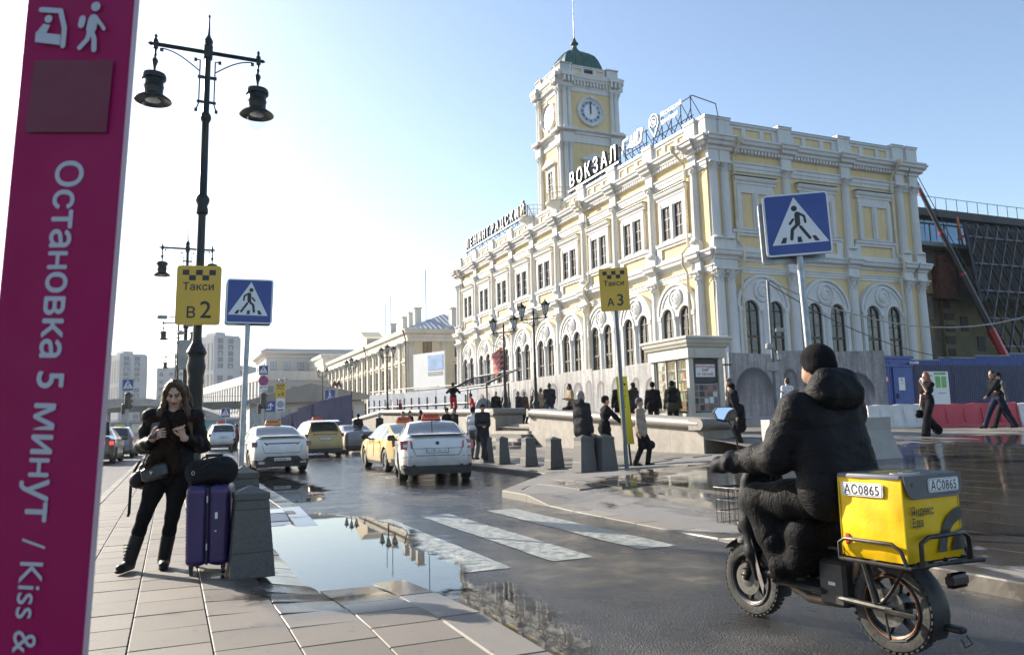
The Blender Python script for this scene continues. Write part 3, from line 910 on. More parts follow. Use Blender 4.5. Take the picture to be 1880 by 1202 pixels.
# plinth and roof
MB().bb(-.5, LX + .2, -.5, LY + .2, Z0 - .9, 2.3).obj('plinth', WHT, ST)
m = MB(); m.loft([[(.3, .3, 17.0), (LX - .3, .3, 17.0), (LX - .3, LY - .3, 17.0), (.3, LY - .3, 17.0)], [(5, 6, 17.75), (LX - 5, 6, 17.75), (LX - 5, LY - 6, 17.75), (5, LY - 6, 17.75)]])
m.obj('roof', GREYROOF, ST)
# downpipes with their hoppers
def pipe(face, a):
    pts = [(0, -.95, 16.5), (0, -.7, 16.2), (0, -.16, 15.7), (0, -.16, 11.0), (0, -.6, 10.5), (0, -.6, 9.9), (0, -.3, 9.4), (0, -.3, 2.2)]
    m = MB(); m.tube(pts, .085, 8); m.lathe([(.09, 16.3), (.17, 16.5), (.17, 16.7)], 8, (0, -.9, 0))
    loc, r = on(face, a); m.obj('downpipe', PIPE_M, ST, True, loc, r)
for a in (1.72, 13.85): pipe(0, a)
for a in (FCOL[3] - .62, FCOL[9] - .5, FCOL[0] + .75): pipe(1, a)

# ---- clock tower: local x 0.7..5.8, y 18.2..22.6
TX0, TX1, TY0, TY1 = .75, 5.75, 18.25, 22.6
TXc, TYc = (TX0 + TX1) / 2, (TY0 + TY1) / 2
MB().bb(TX0, TX1, TY0, TY1, 16.8, 28.6).obj('tower_wall', YEL, ST)
def band_all(name, prof, mat, inset=0.0):
    """a moulding running round the four sides of the tower"""
    r0 = [[(TX0 + inset - d, TY0 + inset - d, z), (TX1 - inset + d, TY0 + inset - d, z), (TX1 - inset + d, TY1 - inset + d, z), (TX0 + inset - d, TY1 - inset + d, z)] for d, z in prof]
    m = MB(); m.loft(r0); return m.obj(name, mat, ST)
band_all('tower_base', [(.0, 17.0), (.14, 17.0), (.14, 17.9), (.25, 18.0), (.25, 18.1), (.02, 18.12)], WHT)
band_all('tower_belt', [(.02, 22.95), (.1, 23.0), (.1, 23.25), (.06, 23.3), (.06, 23.62), (.18, 23.66), (.22, 23.82), (.42, 23.88), (.46, 24.02), (.02, 24.08)], WHT)
band_all('tower_cornice', [(.02, 27.15), (.08, 27.2), (.08, 27.5), (.14, 27.55), (.12, 27.62), (.12, 27.95), (.3, 28.02), (.34, 28.15), (.42, 28.22), (.48, 28.45), (.5, 28.5), (.5, 28.58), (.02, 28.64)], WHT)
me_dentT = MB()
for i in range(17): me_dentT.bb(-2.4 + i * .3 - .07, -2.4 + i * .3 + .07, -.30, -.1, 27.66, 27.98)
me_dentT = me_dentT.mesh('dentil_row', WHT)
TF = [((TXc, TY0), 0.0, TX1 - TX0), ((TX0, TYc), -math.pi / 2, TY1 - TY0), ((TX1, TYc), math.pi / 2, TY1 - TY0), ((TXc, TY1), math.pi, TX1 - TX0)]
me_tsh1 = fluted(.18, 22.3 - 18.2, 10).mesh('tower_pilaster', WHT, True)
me_tsh2 = fluted(.18, 26.9 - 24.1, 10).mesh('tower_pilaster', WHT, True)
me_tcap = capital(.18, .62).mesh('capital', WHT, True)
me_tblk1 = MB().bb(-.44, .44, -.30, .05, 22.92, 23.64).bb(-.58, .58, -.62, .05, 23.80, 24.04).mesh('entablature_block', WHT)
me_tblk2 = MB().bb(-.44, .44, -.30, .05, 27.5, 28.05).bb(-.56, .56, -.62, .05, 28.2, 28.56)
for x in (-.34, 0, .34): me_tblk2.bb(x - .08, x + .08, -.6, .02, 27.75, 28.18)
me_tblk2 = me_tblk2.mesh('entablature_block', WHT)
me_tpier = MB().bb(-.5, .5, -.12, .7, 28.64, 29.36).bb(-.56, .56, -.18, .76, 29.36, 29.46).mesh('parapet_pier', WHT)
CLOCKF = MAT('clock_enamel', (0.72, 0.73, 0.74), .35, var=.04)
BLK = MAT('clock_black', (0.02, 0.02, 0.03), .4)
BLUEG = MAT('clock_blue_grey', (0.40, 0.45, 0.55), .4)
def clock(loc, rz, w):
    base = MB(); T = Matrix.Translation((0, -.02, 25.65)) @ Matrix.Rotation(R(90), 4, 'X')
    base.lathe([(1.22, 0), (1.22, .16), (1.12, .22), (1.02, .14), (1.0, .05)], 32, M=T)
    for i in range(4):
        a = i * math.pi / 2; base.bb(-.09, .09, -.28, -.05, -.12, .12, Matrix.Translation((1.16 * math.cos(a), 0, 25.65 + 1.16 * math.sin(a))))
    o = base.obj('clock_frame', WHT, ST, True, (loc[0], loc[1], 0), rz)
    d = MB(); d.lathe([(1.0, .04), (1.0, .06)], 32, M=T); d.obj('dial', CLOCKF, o)
    rg_ = MB(); ring(rg_, 0, 25.65, .60, .92, -.10, -.085, 0, 2 * math.pi, 32); rg_.obj('chapter_ring', BLUEG, o)
    rom = ['XII', 'I', 'II', 'III', 'IIII', 'V', 'VI', 'VII', 'VIII', 'IX', 'X', 'XI']
    pz = MB()
    for i in range(12):
        a = R(90 - 30 * i); M = Matrix.Translation((.76 * math.cos(a), -.103, 25.65 + .76 * math.sin(a))) @ up_y() @ Matrix.Rotation(a - R(90), 4, 'Z')
        pz.add([(x, y, 0) for x, y in ((-.12, -.13), (.12, -.13), (.12, .13), (-.12, .13))], [(0, 1, 2, 3)], M @ Matrix.Translation((0, 0, -.004)))
    pz.obj('cartouche', CLOCKF, o)
    for i in range(12):
        a = R(90 - 30 * i); M = Matrix.Translation((.76 * math.cos(a), -.108, 25.65 + .76 * math.sin(a))) @ up_y() @ Matrix.Rotation(a - R(90), 4, 'Z') @ Matrix.Translation((0, -.09, 0))
        lettering(rom[i], .25, BLK, o, M, 'numeral', bold=.012)
    for L, w_, a in ((.84, .035, R(-1)), (.60, .05, R(-1.5))):
        h = MB(); h.add([(-w_, -.12, -.2), (w_, -.12, -.2), (w_ * 1.6, -.12, L * .7), (0, -.12, L), (-w_ * 1.6, -.12, L * .7)], [(0, 1, 2, 3, 4)], Matrix.Translation((0, -.005 * (L > .7), 25.65)) @ Matrix.Rotation(a, 4, 'Y'))
        h.obj('clock_hand', BLK, o)
for (loc, rz, w) in TF:
    l3 = (loc[0], loc[1], 0); rot = Matrix.Rotation(rz, 3, 'Z')
    link('dentil_row', me_dentT, ST, l3, rz, (w / 5.2, 1, 1))
    for sx in (-1, 1):
        for k in (.20, .56):
            v = rot @ Vector((sx * (w / 2 - k), -.10, 0))
            a = link('tower_pilaster', me_tsh1, ST, (loc[0] + v.x, loc[1] + v.y, 18.2)); link('capital', me_tcap, a, (0, 0, 4.1))
            a = link('tower_pilaster', me_tsh2, ST, (loc[0] + v.x, loc[1] + v.y, 24.1)); link('capital', me_tcap, a, (0, 0, 2.8))
        v = rot @ Vector((sx * (w / 2 - .38), 0, 0))
        for nm, me in (('entablature_block', me_tblk1), ('entablature_block', me_tblk2), ('parapet_pier', me_tpier)):
            link(nm, me, ST, (loc[0] + v.x, loc[1] + v.y, 0), rz)
    # attic between the piers, with a louvred opening
    m = MB(); plate(m, rect(-w / 2 + 1.0, w / 2 - 1.0, 28.64, 29.3), [rect(-w / 2 + 1.15, -.65, 28.78, 29.16), rect(-.42, .42, 28.74, 29.2), rect(.65, w / 2 - 1.15, 28.78, 29.16)], 0.0, .4)
    m.bb(-w / 2 + 1.0, w / 2 - 1.0, -.06, .45, 29.3, 29.38)
    at = m.obj('attic', WHT, ST, False, l3, rz)
    MB().bb(-w / 2 + 1.0, -.55, .08, .2, 28.7, 29.28).bb(.55, w / 2 - 1.0, .08, .2, 28.7, 29.28).obj('panel', YEL, at)
    MB().bb(-.5, .5, .22, .3, 28.7, 29.28).obj('opening', BLK, at)
    # window of the lower stage with pediment
    m = MB(); plate(m, rect(-.78, .78, 18.3, 21.55), [rect(-.42, .42, 18.9, 21.1)], -.14, 0)
    m.add([(-1.05, -.36, 21.55), (1.05, -.36, 21.55), (1.05, -.36, 21.68), (0, -.36, 22.2), (-1.05, -.36, 21.68), (-1.05, 0, 21.55), (1.05, 0, 21.55), (1.05, 0, 21.68), (0, 0, 22.2), (-1.05, 0, 21.68)],
          [(0, 1, 2, 3, 4), (1, 0, 5, 6), (2, 1, 6, 7), (3, 2, 7, 8), (4, 3, 8, 9), (0, 4, 9, 5)])
    tw = m.obj('tower_window', WHT, ST, False, l3, rz)
    MB().bb(-.45, .45, -.04, -.02, 18.9, 21.15).obj('glass', GLASS, tw)
    g = MB(); g.bb(-.03, .03, -.08, -.03, 18.9, 21.1)
    for z in (19.5, 20.1, 20.7): g.bb(-.42, .42, -.075, -.03, z - .02, z + .02)
    g.obj('glazing_bar', SASH, tw)
clock(TF[0][0], TF[0][1], 5); clock(TF[1][0], TF[1][1], 4.4)
# dome: curved square-plan roof with standing seams
def dome_ring(t):
    f, z = t
    pts = []
    hx, hy = (TX1 - TX0) / 2 - .6, (TY1 - TY0) / 2 - .6
    for i in range(32):
        a = 2 * math.pi * i / 32; c, s = math.cos(a), math.sin(a)
        q = 1 / max(abs(c), abs(s)); q = q * .55 + .45 * 1.08 if f < .7 else q * .82 + .18
        pts.append((TXc + hx * f * c * q, TYc + hy * f * s * q, z))
    return pts
m = MB(); m.loft([dome_ring(t) for t in ((1.0, 28.9), (1.0, 29.35), (.98, 29.6), (.92, 30.05), (.83, 30.55), (.7, 31.0), (.52, 31.32), (.3, 31.5), (.16, 31.6))])
dm = m.obj('dome', GRN, ST, True)
for i in range(32):
    prof = [(1.0, 29.45), (.98, 29.63), (.92, 30.08), (.83, 30.58), (.7, 31.03), (.52, 31.35), (.3, 31.53)]
    if i % 2 == 0: MB().tube([dome_ring(t)[i] for t in prof], .03, 4).obj('standing_seam', GRN, dm)
m = MB(); m.lathe([(.62, 31.45), (.5, 31.62), (.28, 31.85), (.18, 32.1), (.2, 32.2), (.34, 32.34), (.34, 32.42), (.2, 32.5), (.16, 32.7), (.1, 32.8), (.09, 32.9)], 12, (TXc, TYc, 0))
m.obj('finial', GRN, ST, True)
MB().tube([(TXc, TYc, 32.8), (TXc, TYc, 33.6), (TXc, TYc, 36.4)], [.05, .04, .022], 6).obj('spire', IRON, ST)
# round corner balconies at the foot of the tower
def balcony(x, y):
    m = MB(); m.lathe([(.25, 16.9), (.45, 17.2), (.95, 17.75), (1.2, 17.85), (1.25, 17.98), (.1, 18.0)], 20, (x, y, 0))
    o = m.obj('balcony', WHT, ST, True)
    rl = MB()
    for i in range(22):
        a = 2 * math.pi * i / 22; rl.tube([(x + 1.15 * math.cos(a), y + 1.15 * math.sin(a), 17.95), (x + 1.15 * math.cos(a), y + 1.15 * math.sin(a), 18.85)], .022, 4)
    for z in (18.1, 18.5, 18.87): rl.tube([(x + 1.15 * math.cos(2 * math.pi * i / 24), y + 1.15 * math.sin(2 * math.pi * i / 24), z) for i in range(25)], .025, 4, False)
    rl.obj('railing', PIPE_M, o)
balcony(TX0 - .4, TY0 - .1); balcony(TX0 - .4, TY1 + .6)

# ---- roof signs on their steel frames
WLET = MAT('sign_letter_white', (0.80, 0.80, 0.80), .4, var=.03)
DLET = MAT('sign_letter_side', (0.045, 0.04, 0.04), .5)
STEEL = MAT('dark_steel', (0.04, 0.045, 0.05), .5, .4)
def roof_word(txt, y_left, y_right, z, h, label, underline=True, x=1.0):
    """letters stand above the parapet and read towards the square; y decreases to the reader's right"""
    S = thing('rooftop_sign', label, 'sign', (*xy(26.8 + x, 34.15 + y_left), 17.4), TH - math.pi / 2)
    L = y_left - y_right
    n = len(txt); 
    for i, ch in enumerate(txt):
        cx = L * (i + .5) / n
        me = text_mesh(ch, h * 1.38, 'letter', extrude=.0, bold=.008, sx=.86)
        w = max(v.co.x for v in me.vertices) - min(v.co.x for v in me.vertices)
        me.transform(Matrix.Translation((cx, -.13, z - 17.4)) @ up_y())
        me.materials.clear(); me.materials.append(WLET)
        o = link('letter', me, S)
        bk = text_mesh(ch, h * 1.38, 'letter_body', extrude=.10, bold=.02, sx=.86)
        bk.transform(Matrix.Translation((cx, 0, z - 17.4)) @ up_y()); bk.materials.clear(); bk.materials.append(DLET)
        link('letter_body', bk, o)
    fr = MB()
    if underline:
        fr.bb(-.1, L + .1, -.1, .06, z - 17.4 - .32, z - 17.4 - .16)
    k = max(2, int(L / 1.9))
    zt = z - 17.4 + h * .8
    for i in range(k + 1):
        xx = L * i / k
        fr.tube([(xx, .14, .3), (xx, .14, zt)], .04, 4); fr.tube([(xx, .14, zt), (xx, 1.6, .0)], .035, 4); fr.tube([(xx, .14, z - 17.4 - .2), (xx, 1.6, .0)], .03, 4)
        if i < k: fr.tube([(xx, .14, .3), (xx + L / k, .14, z - 17.4 - .1)], .03, 4)
    for zz in (z - 17.4 + .15, zt): fr.tube([(0, .14, zz), (L, .14, zz)], .035, 4)
    fr.obj('sign_frame', STEEL, S)
    if underline: MB().bb(-.1, L + .1, -.125, -.103, z - 17.4 - .30, z - 17.4 - .18).obj('white_rail', WLET, S)
    return S
roof_word('ЛЕНИНГРАДСКИЙ', 41.2, 26.1, 19.25, .95, 'long rooftop sign of white letters over the far half of the station front')
roof_word('ВОКЗАЛ', 16.7, 9.6, 18.65, 1.08, 'short rooftop sign of big white letters in front of the clock tower', x=.35)
S = thing('rooftop_logo', 'white angular railway emblem on a steel frame above the station cornice', 'sign', (*xy(27.8, 34.15 + 10.0), 17.4), TH - math.pi / 2)
# three linked strokes of the railway emblem
def stroke(pts, w, y0=-.14, y1=.02):
    m = MB()
    for a, b_ in zip(pts[:-1], pts[1:]):
        d = Vector((b_[0] - a[0], b_[1] - a[1])).normalized(); p = Vector((-d.y, d.x)) * w / 2; e = d * w * .3
        m.prism([(a[0] - p.x - e.x, a[1] - p.y - e.y), (b_[0] - p.x + e.x, b_[1] - p.y + e.y), (b_[0] + p.x + e.x, b_[1] + p.y + e.y), (a[0] + p.x - e.x, a[1] + p.y - e.y)], 0, .14, Matrix.Translation((0, .02, 0)) @ up_y())
    return m
for pts in ([(0, 1.75), (.15, 2.6), (.75, 2.65)], [(.55, 1.85), (.95, 2.1), (1.2, 2.65), (1.0, 1.85), (1.4, 1.9), (1.65, 2.7)], [(1.6, 1.85), (2.25, 1.9), (2.5, 2.7), (1.95, 2.75), (1.75, 2.1)]):
    stroke(pts, .12).obj('emblem_stroke', WLET, S)
fr = MB()
for x in (0, .9, 1.8, 2.6):
    fr.tube([(x, .14, .3), (x, .14, 2.6)], .035, 4); fr.tube([(x, .14, 2.4), (x, 1.7, 0)], .03, 4); fr.tube([(x, .14, 1.6), (x, 1.7, 0)], .03, 4)
for z in (1.7, 2.5): fr.tube([(-.2, .14, z), (2.8, .14, z)], .035, 4)
fr.obj('sign_frame', STEEL, S)
S = thing('rooftop_pin_sign', 'white map-pin emblem with two lines of white lettering on the roof corner', 'sign', (*xy(27.8, 34.15 + 6.6), 17.4), TH - math.pi / 2)
pin = MB(); Tp = Matrix.Translation((0, .02, 2.55))
ring(pin, .45, 2.6, .46, .53, -.14, .02, R(-20), R(200), 20); ring(pin, .45, 2.6, .26, .31, -.14, .02, 0, 2 * math.pi, 18); ring(pin, .45, 2.6, .04, .13, -.14, .02, 0, 2 * math.pi, 10)
GLET = MAT('sign_letter_grey', (.50, .51, .53), .5)
pin.obj('pin_emblem', GLET, S)
stroke([(-.07, 2.45), (.45, 1.65), (.97, 2.45)], .08).obj('pin_tip', GLET, S)
lettering('Московский', .46, GLET, S, Matrix.Translation((1.25, -.1, 2.62)) @ up_y(), extrude=.03, bold=.0, align='LEFT', sx=.8)
lettering('транспорт', .46, GLET, S, Matrix.Translation((1.25, -.1, 2.12)) @ up_y(), extrude=.03, bold=.0, align='LEFT', sx=.8)
fr = MB()
for x in (0, 1.0, 2.0, 3.0, 4.0):
    fr.tube([(x, .14, .3), (x, .14, 3.0)], .035, 4); fr.tube([(x, .14, 2.9), (x, 1.9, .3)], .03, 4); fr.tube([(x, .14, 1.7), (x, 1.9, .3)], .03, 4)
    if x < 4: fr.tube([(x, .14, 1.0), (x + 1, .14, 2.2)], .03, 4)
for z in (1.7, 2.9): fr.tube([(-.2, .14, z), (4.2, .14, z)], .035, 4)
fr.tube([(4.2, .14, 2.9), (6.2, .2, 1.6), (6.4, .2, .5)], .035, 4)
fr.obj('sign_frame', STEEL, S)
# ================================================================== PLAZA WALLS, STEPS, HOARDING, KIOSK, CABIN, BARRIERS
GRAN = MAT('grey_granite', (0.080, 0.078, 0.073), .55, var=.25, vs=40, bp=.15, bps=120, dirt=.35, dirts=2)
GRANW = MAT('pale_granite_wall', (0.27, 0.245, 0.21), .7, var=.16, vs=3, bp=.15, bps=80, dirt=.35, dirts=1.4)
COPE = MAT('granite_coping', (0.20, 0.185, 0.165), .5, var=.2, vs=25, bp=.1, dirt=.3)
CONC = MAT('pale_concrete', (0.36, 0.345, 0.32), .8, var=.15, bp=.2, dirt=.3)
def parapet_wall(label, s0, s1, ztop0, ztop1, zb, end0=True, end1=False, depth=.9):
    """wall on the line n = 13; panels and round coping stones follow the rise of the top"""
    P = thing('parapet_wall', label, 'wall', (*xy(13, s0), 0), TH)
    L = s1 - s0; k = max(1, round(L / 1.5)); r = .17
    for i in range(k):
        a, b_ = i * L / k, (i + 1) * L / k
        t0, t1 = ztop0 + (ztop1 - ztop0) * i / k, ztop0 + (ztop1 - ztop0) * (i + 1) / k
        m = MB(); m.add([(0, a + .003, zb), (.5, a + .003, zb), (.5, b_ - .003, zb), (0, b_ - .003, zb), (0, a + .003, t0 - .28), (.5, a + .003, t0 - .28), (.5, b_ - .003, t1 - .28), (0, b_ - .003, t1 - .28)],
                        [(0, 3, 2, 1), (4, 5, 6, 7), (0, 1, 5, 4), (1, 2, 6, 5), (2, 3, 7, 6), (3, 0, 4, 7)])
        m.obj('wall_slab', GRANW, P)
        prof = [(.5, -.30), (-.06, -.30)] + [(-.02 + r * math.cos(t), -.15 + .15 * math.sin(t)) for t in [R(250 - 20 * q) for q in range(9)]] + [(.5, 0)]
        m = MB(); m.loft([[(x, y_, z + t) for x, z in prof] for y_, t in ((a + .004, t0), (b_ - .004, t1))])
        m.obj('coping_stone', COPE, P, True)
    if end0:
        m = MB(); m.bb(.02, depth, -.03, .4, zb, ztop0 - .28); m.obj('end_slab', GRANW, P)
        prof = [(.4, -.30), (-.10, -.30)] + [(-.06 + r * math.cos(t), -.15 + .15 * math.sin(t)) for t in [R(250 - 20 * q) for q in range(9)]] + [(.4, 0)]
        m = MB(); m.loft([[(x, y_, z + ztop0) for y_, z in reversed(prof)] for x in (-.18, depth + .05)]); m.obj('coping_stone', COPE, P, True)
    if end1:
        m = MB(); m.bb(.0, depth, L + .003, L + .35, zb, ztop1 - .28); m.obj('end_slab', GRANW, P)
        m = MB(); m.prism([(-.19, L), (depth, L), (depth, L + .35)] + [(-.0 + .19 * math.cos(R(90 + 15 * q)), L + .16 + .19 * math.sin(R(90 + 15 * q))) for q in range(7)], ztop1 - .30, ztop1); m.obj('coping_stone', COPE, P, True)
    return P
parapet_wall('granite parapet wall with rounded coping in front of the book kiosk', 17.34, 28.1, 1.32, 1.86, .34, True, True, 1.05)
parapet_wall('granite parapet wall with rounded coping beyond the steps', 32.0, 52.0, 1.98, 2.40, .34, True, False, 1.3)
# sloping wall running down to the underpass
m = MB(); RW = thing('ramp_wall', 'sloping granite wall of the underpass ramp behind the taxis', 'wall', (*xy(13, 52), 0), TH)
m.add([(0, 0, 0), (.5, 0, 0), (.5, 36, 0), (0, 36, 0), (0, 0, 2.1), (.5, 0, 2.1), (.5, 36, .3), (0, 36, .3)], [(0, 3, 2, 1), (4, 5, 6, 7), (0, 1, 5, 4), (1, 2, 6, 5), (2, 3, 7, 6), (3, 0, 4, 7)])
m.obj('wall_slab', GRANW, RW)
MB().tube([(.1, 0, 2.25), (.1, 36, .45)], .2, 10).obj('coping_stone', COPE, RW, True)
# steps
SP = thing('stone_steps', 'wide granite steps with rounded ends between the two parapet walls', 'steps', (*xy(11.6, 28.15), .33), TH)
for i in range(7):
    y1 = 3.8; n0 = .30 * i + .1; ext = max(0, (3 - i)) * .28
    poly = [(3.2, -.03 - ext * .0), (3.2, y1)] + [(n0, y1)] + [(n0, .35 - ext)] + [(n0 + .35 * (1 - math.cos(R(q))), .35 - ext - .35 * math.sin(R(q))) for q in (20, 45, 70, 90)]
    m = MB(); m.prism(list(reversed(poly)), .135 * i - .02 * (i == 0), .135 * (i + 1) - .003)
    m.obj('step', GRAN if i % 2 else GRANW, SP)

# ---- printed hoarding in front of the station
def hoarding_mat(name, arches, dark=1.0):
    m, nt, bs = new_mat(name)
    tc = nt.nodes.new('ShaderNodeTexCoord'); sp = nt.nodes.new('ShaderNodeSeparateXYZ'); lk(nt, tc.outputs['Object'], sp.inputs[0])
    v = coords(nt)
    st = noise(nt, stretched(nt, v, (3.0, 1, .35)), 1.5, 6, .65, .4)
    fine = noise(nt, v, 6, 5, .7)
    c = ramp(nt, mathn(nt, 'ADD', mathn(nt, 'MULTIPLY', st, .7), mathn(nt, 'MULTIPLY', fine, .3)), [(.34, (.10, .10, .107)), (.5, (.22, .22, .228)), (.68, (.43, .43, .43))])
    for cx, r, zs in arches:
        dx = mathn(nt, 'ABSOLUTE', mathn(nt, 'SUBTRACT', sp.outputs[0], cx))
        dz = mathn(nt, 'MAXIMUM', mathn(nt, 'SUBTRACT', sp.outputs[2], zs), 0.0)
        d = mathn(nt, 'SQRT', mathn(nt, 'ADD', mathn(nt, 'MULTIPLY', dx, dx), mathn(nt, 'MULTIPLY', dz, dz)))
        d = mathn(nt, 'ADD', d, mathn(nt, 'MULTIPLY', fine, .06))
        inside = mathn(nt, 'SUBTRACT', 1.0, maprange(nt, d, r - .02, r + .06))
        core = maprange(nt, d, r * .35, r)
        low = maprange(nt, sp.outputs[2], .3, zs + .3)
        f = mathn(nt, 'MULTIPLY', inside, mathn(nt, 'MULTIPLY', low, mathn(nt, 'ADD', mathn(nt, 'MULTIPLY', core, .6), .4)))
        c = mixc(nt, f, c, (.035, .035, .045))
    lk(nt, c, bs.inputs['Base Color']); bs.inputs['Roughness'].default_value = .45
    bump(nt, bs, noise(nt, stretched(nt, v, (1.5, 1, .6)), 1.6, 3), .35, .05)
    return m
HB = [hoarding_mat('printed_hoarding', [(.8, .38, 1.45), (2.45, .62, 1.35)]), hoarding_mat('printed_hoarding_alt', [(.55, .30, 1.6), (1.9, .55, 1.3), (3.1, .28, 1.6)])]
HBR = [hoarding_mat('printed_hoarding_wide', [(1.2, .92, 1.0)]), hoarding_mat('printed_hoarding_mixed', [(.55, .35, 1.55), (1.95, .72, 1.15)]), hoarding_mat('printed_hoarding_end', [(1.0, .85, .9)])]
HO = thing('hoarding', 'long grey hoarding printed with faded arches along the foot of the station', 'hoarding', (*xy(20, 25), 0), TH)
s = 0.0; i = 0
while s < 33:
    w = 3.55
    zb = upper(25 + s) + .3; h = 3.95 - zb + random.uniform(-.06, .06)
    me = MB().bb(0, w - .02, -.03, .03, 0, h).mesh('hoarding_panel', HB[i % 2])
    o = link('hoarding_panel', me, HO, (0, s + w, zb), -math.pi / 2)
    s += w; i += 1
MB().bb(-.22, .22, 0, 34, .6, 1.25).obj('concrete_base', CONC, HO)
HO2 = thing('hoarding', 'short torn grey hoarding printed with wide arches to the right of the kiosk', 'hoarding', (*xy(19.6, 24.4), 0), TH)
x = 0
for i, (w, h, zb, tilt) in enumerate(((2.5, 2.45, 1.35, .02), (2.75, 2.62, 1.28, -.01), (2.4, 2.6, 1.3, .0))):
    me = MB().bb(0, w - .03, -.03, .03, 0, h).mesh('hoarding_panel', HBR[i])
    o = link('hoarding_panel', me, HO2, (x, 0 if i < 2 else .1, zb), 0 if i < 2 else -.35); o.rotation_euler.y = tilt; x += w
MB().bb(-.2, 7.8, -.2, .35, .6, 1.26).obj('concrete_base', CONC, HO2)
GRAF = MAT('chalk_scrawl', (.62, .62, .6), .8)
m = MB(); rr = random.Random(4)
for q in range(14):
    x0 = 3.2 + q * .07; m.tube([(x0, -.205, .95 + rr.uniform(-.1, .1)), (x0 + .05, -.205, 1.0 + rr.uniform(-.12, .12)), (x0 + .09, -.205, .95 + rr.uniform(-.1, .1))], .008, 3)
m.obj('scrawl', GRAF, HO2)

# ---- book kiosk
KC = MAT('kiosk_cream_paint', (0.48, 0.46, 0.40), .45, var=.06, dirt=.15)
KGLASS = MAT('kiosk_glass', (0.35, 0.36, 0.36), .05, var=.1)
def thin_glass():
    m, nt, bs = new_mat('display_glass')
    nt.nodes.remove(bs)
    lw = nt.nodes.new('ShaderNodeLayerWeight'); lw.inputs['Blend'].default_value = .5
    fac = mathn(nt, 'ADD', mathn(nt, 'MULTIPLY', mathn(nt, 'POWER', lw.outputs['Facing'], 5.0), .8), .03)
    gl = nt.nodes.new('ShaderNodeBsdfGlossy'); gl.inputs['Roughness'].default_value = .02
    tr = nt.nodes.new('ShaderNodeBsdfTransparent'); tr.inputs['Color'].default_value = (.88, .9, .9, 1)
    mx = nt.nodes.new('ShaderNodeMixShader'); lk(nt, fac, mx.inputs[0]); lk(nt, tr.outputs[0], mx.inputs[1]); lk(nt, gl.outputs[0], mx.inputs[2])
    lk(nt, mx.outputs[0], nt.nodes['Material Output'].inputs['Surface'])
    return m
TGLASS = thin_glass()
KW, KD = 1.14, 1.95
KK = thing('book_kiosk', 'cream book kiosk with glazed sides and a stepped cornice behind the parapet', 'kiosk', (*xy(14.95, 20.45), upper(20.5)), TH)
KH = 2.36
for x, y_ in ((0, 0), (KW, 0), (0, KD), (KW, KD)):
    MB().bev((x, y_, KH / 2), (.18, .18, KH), .02).obj('corner_post', KC, KK)
MB().bb(-.10, KW + .10, -.10, KD + .10, 0, .12).bb(-.05, KW + .05, -.05, KD + .05, .12, .62).obj('plinth', KC, KK)
m = MB(); m.bb(-.16, KW + .16, -.16, KD + .16, KH - .02, KH + .30); m.obj('fascia', KC, KK)
m = MB(); m.loft([[(-d, -d, z), (KW + d, -d, z), (KW + d, KD + d, z), (-d, KD + d, z)] for d, z in ((.17, KH + .30), (.22, KH + .34), (.24, KH + .40), (.28, KH + .45), (.30, KH + .54), (.34, KH + .58), (.34, KH + .64), (.2, KH + .68))])
m.obj('cornice', KC, KK)
MB().bb(.10, KW + .02 - .12, -.175, -.16, KH + .05, KH + .24).obj('fascia_panel', KC, KK)
for i in range(3):
    y0 = .12 + i * (KD - .24) / 3; y1 = y0 + (KD - .24) / 3
    MB().bb(-.02, 0.0, y0 + .02, y1 - .02, .64, KH - .05).obj('glass_pane', TGLASS, KK)
    MB().bb(-.05, .03, y1 - .025, y1 + .025, .62, KH - .02).obj('mullion', KC, KK)
INNER = MAT('kiosk_inside', (.30, .29, .27), .8)
MB().bb(.42, KW - .1, .1, KD - .1, .6, KH).obj('back_panel', INNER, KK)
SH = MAT('shelf_white', (.6, .6, .58), .5)
bookcols = [MAT('book_%s' % nm, c, .6) for nm, c in (('red', (.42, .06, .05)), ('blue', (.06, .14, .34)), ('cream', (.66, .6, .48)), ('green', (.10, .26, .16)), ('orange', (.65, .25, .05)), ('black', (.04, .04, .05)), ('teal', (.10, .32, .36)), ('yellow', (.72, .55, .10)))]
rr = random.Random(11)
for lv in range(5):
    z = .70 + lv * .33
    MB().bb(.06, .40, .1, KD - .1, z - .03, z).obj('shelf', SH, KK)
    y_ = .14
    while y_ < KD - .2:
        w = rr.uniform(.025, .06); h = rr.uniform(.17, .27)
        if rr.random() < .85: MB().bb(.12 + rr.uniform(0, .05), .30, y_, y_ + w, z + .002, z + h).obj('book', rr.choice(bookcols), KK)
        y_ += w + .004
# side facing the viewer: dark mesh above, covers below
DM = MAT('dark_mesh', (.035, .035, .04), .6)
MB().bb(.10, KW - .10, -.02, .0, 1.55, KH - .05).obj('mesh_panel', DM, KK)
MB().bb(.10, KW - .10, -.02, .0, .66, 1.53).obj('cover_board', INNER, KK)
PAPER = MAT('white_paper', (.78, .77, .75), .6, var=.04); REDINK = MAT('red_ink', (.55, .03, .05), .6); INK = MAT('black_ink', (.03, .03, .035), .6)
sg = MB().bb(.2, KW - .2, -.03, -.022, 1.74, 2.14).obj('sale_notice', PAPER, KK)
for t, z, sz, mt in (('РАСПРОДАЖА', 2.03, .10, REDINK), ('КНИГ', 1.92, .10, INK), ('от 150 руб.', 1.79, .125, REDINK)):
    lettering(t, sz, mt, sg, Matrix.Translation((KW / 2, -.033, z)) @ up_y(), bold=.003)
COVERS = [SH, PAPER, MAT('cover_slate', (.16, .18, .22), .6), MAT('cover_brown', (.20, .13, .09), .6), MAT('cover_rose', (.32, .17, .16), .6), MAT('cover_dark', (.05, .05, .06), .6)]
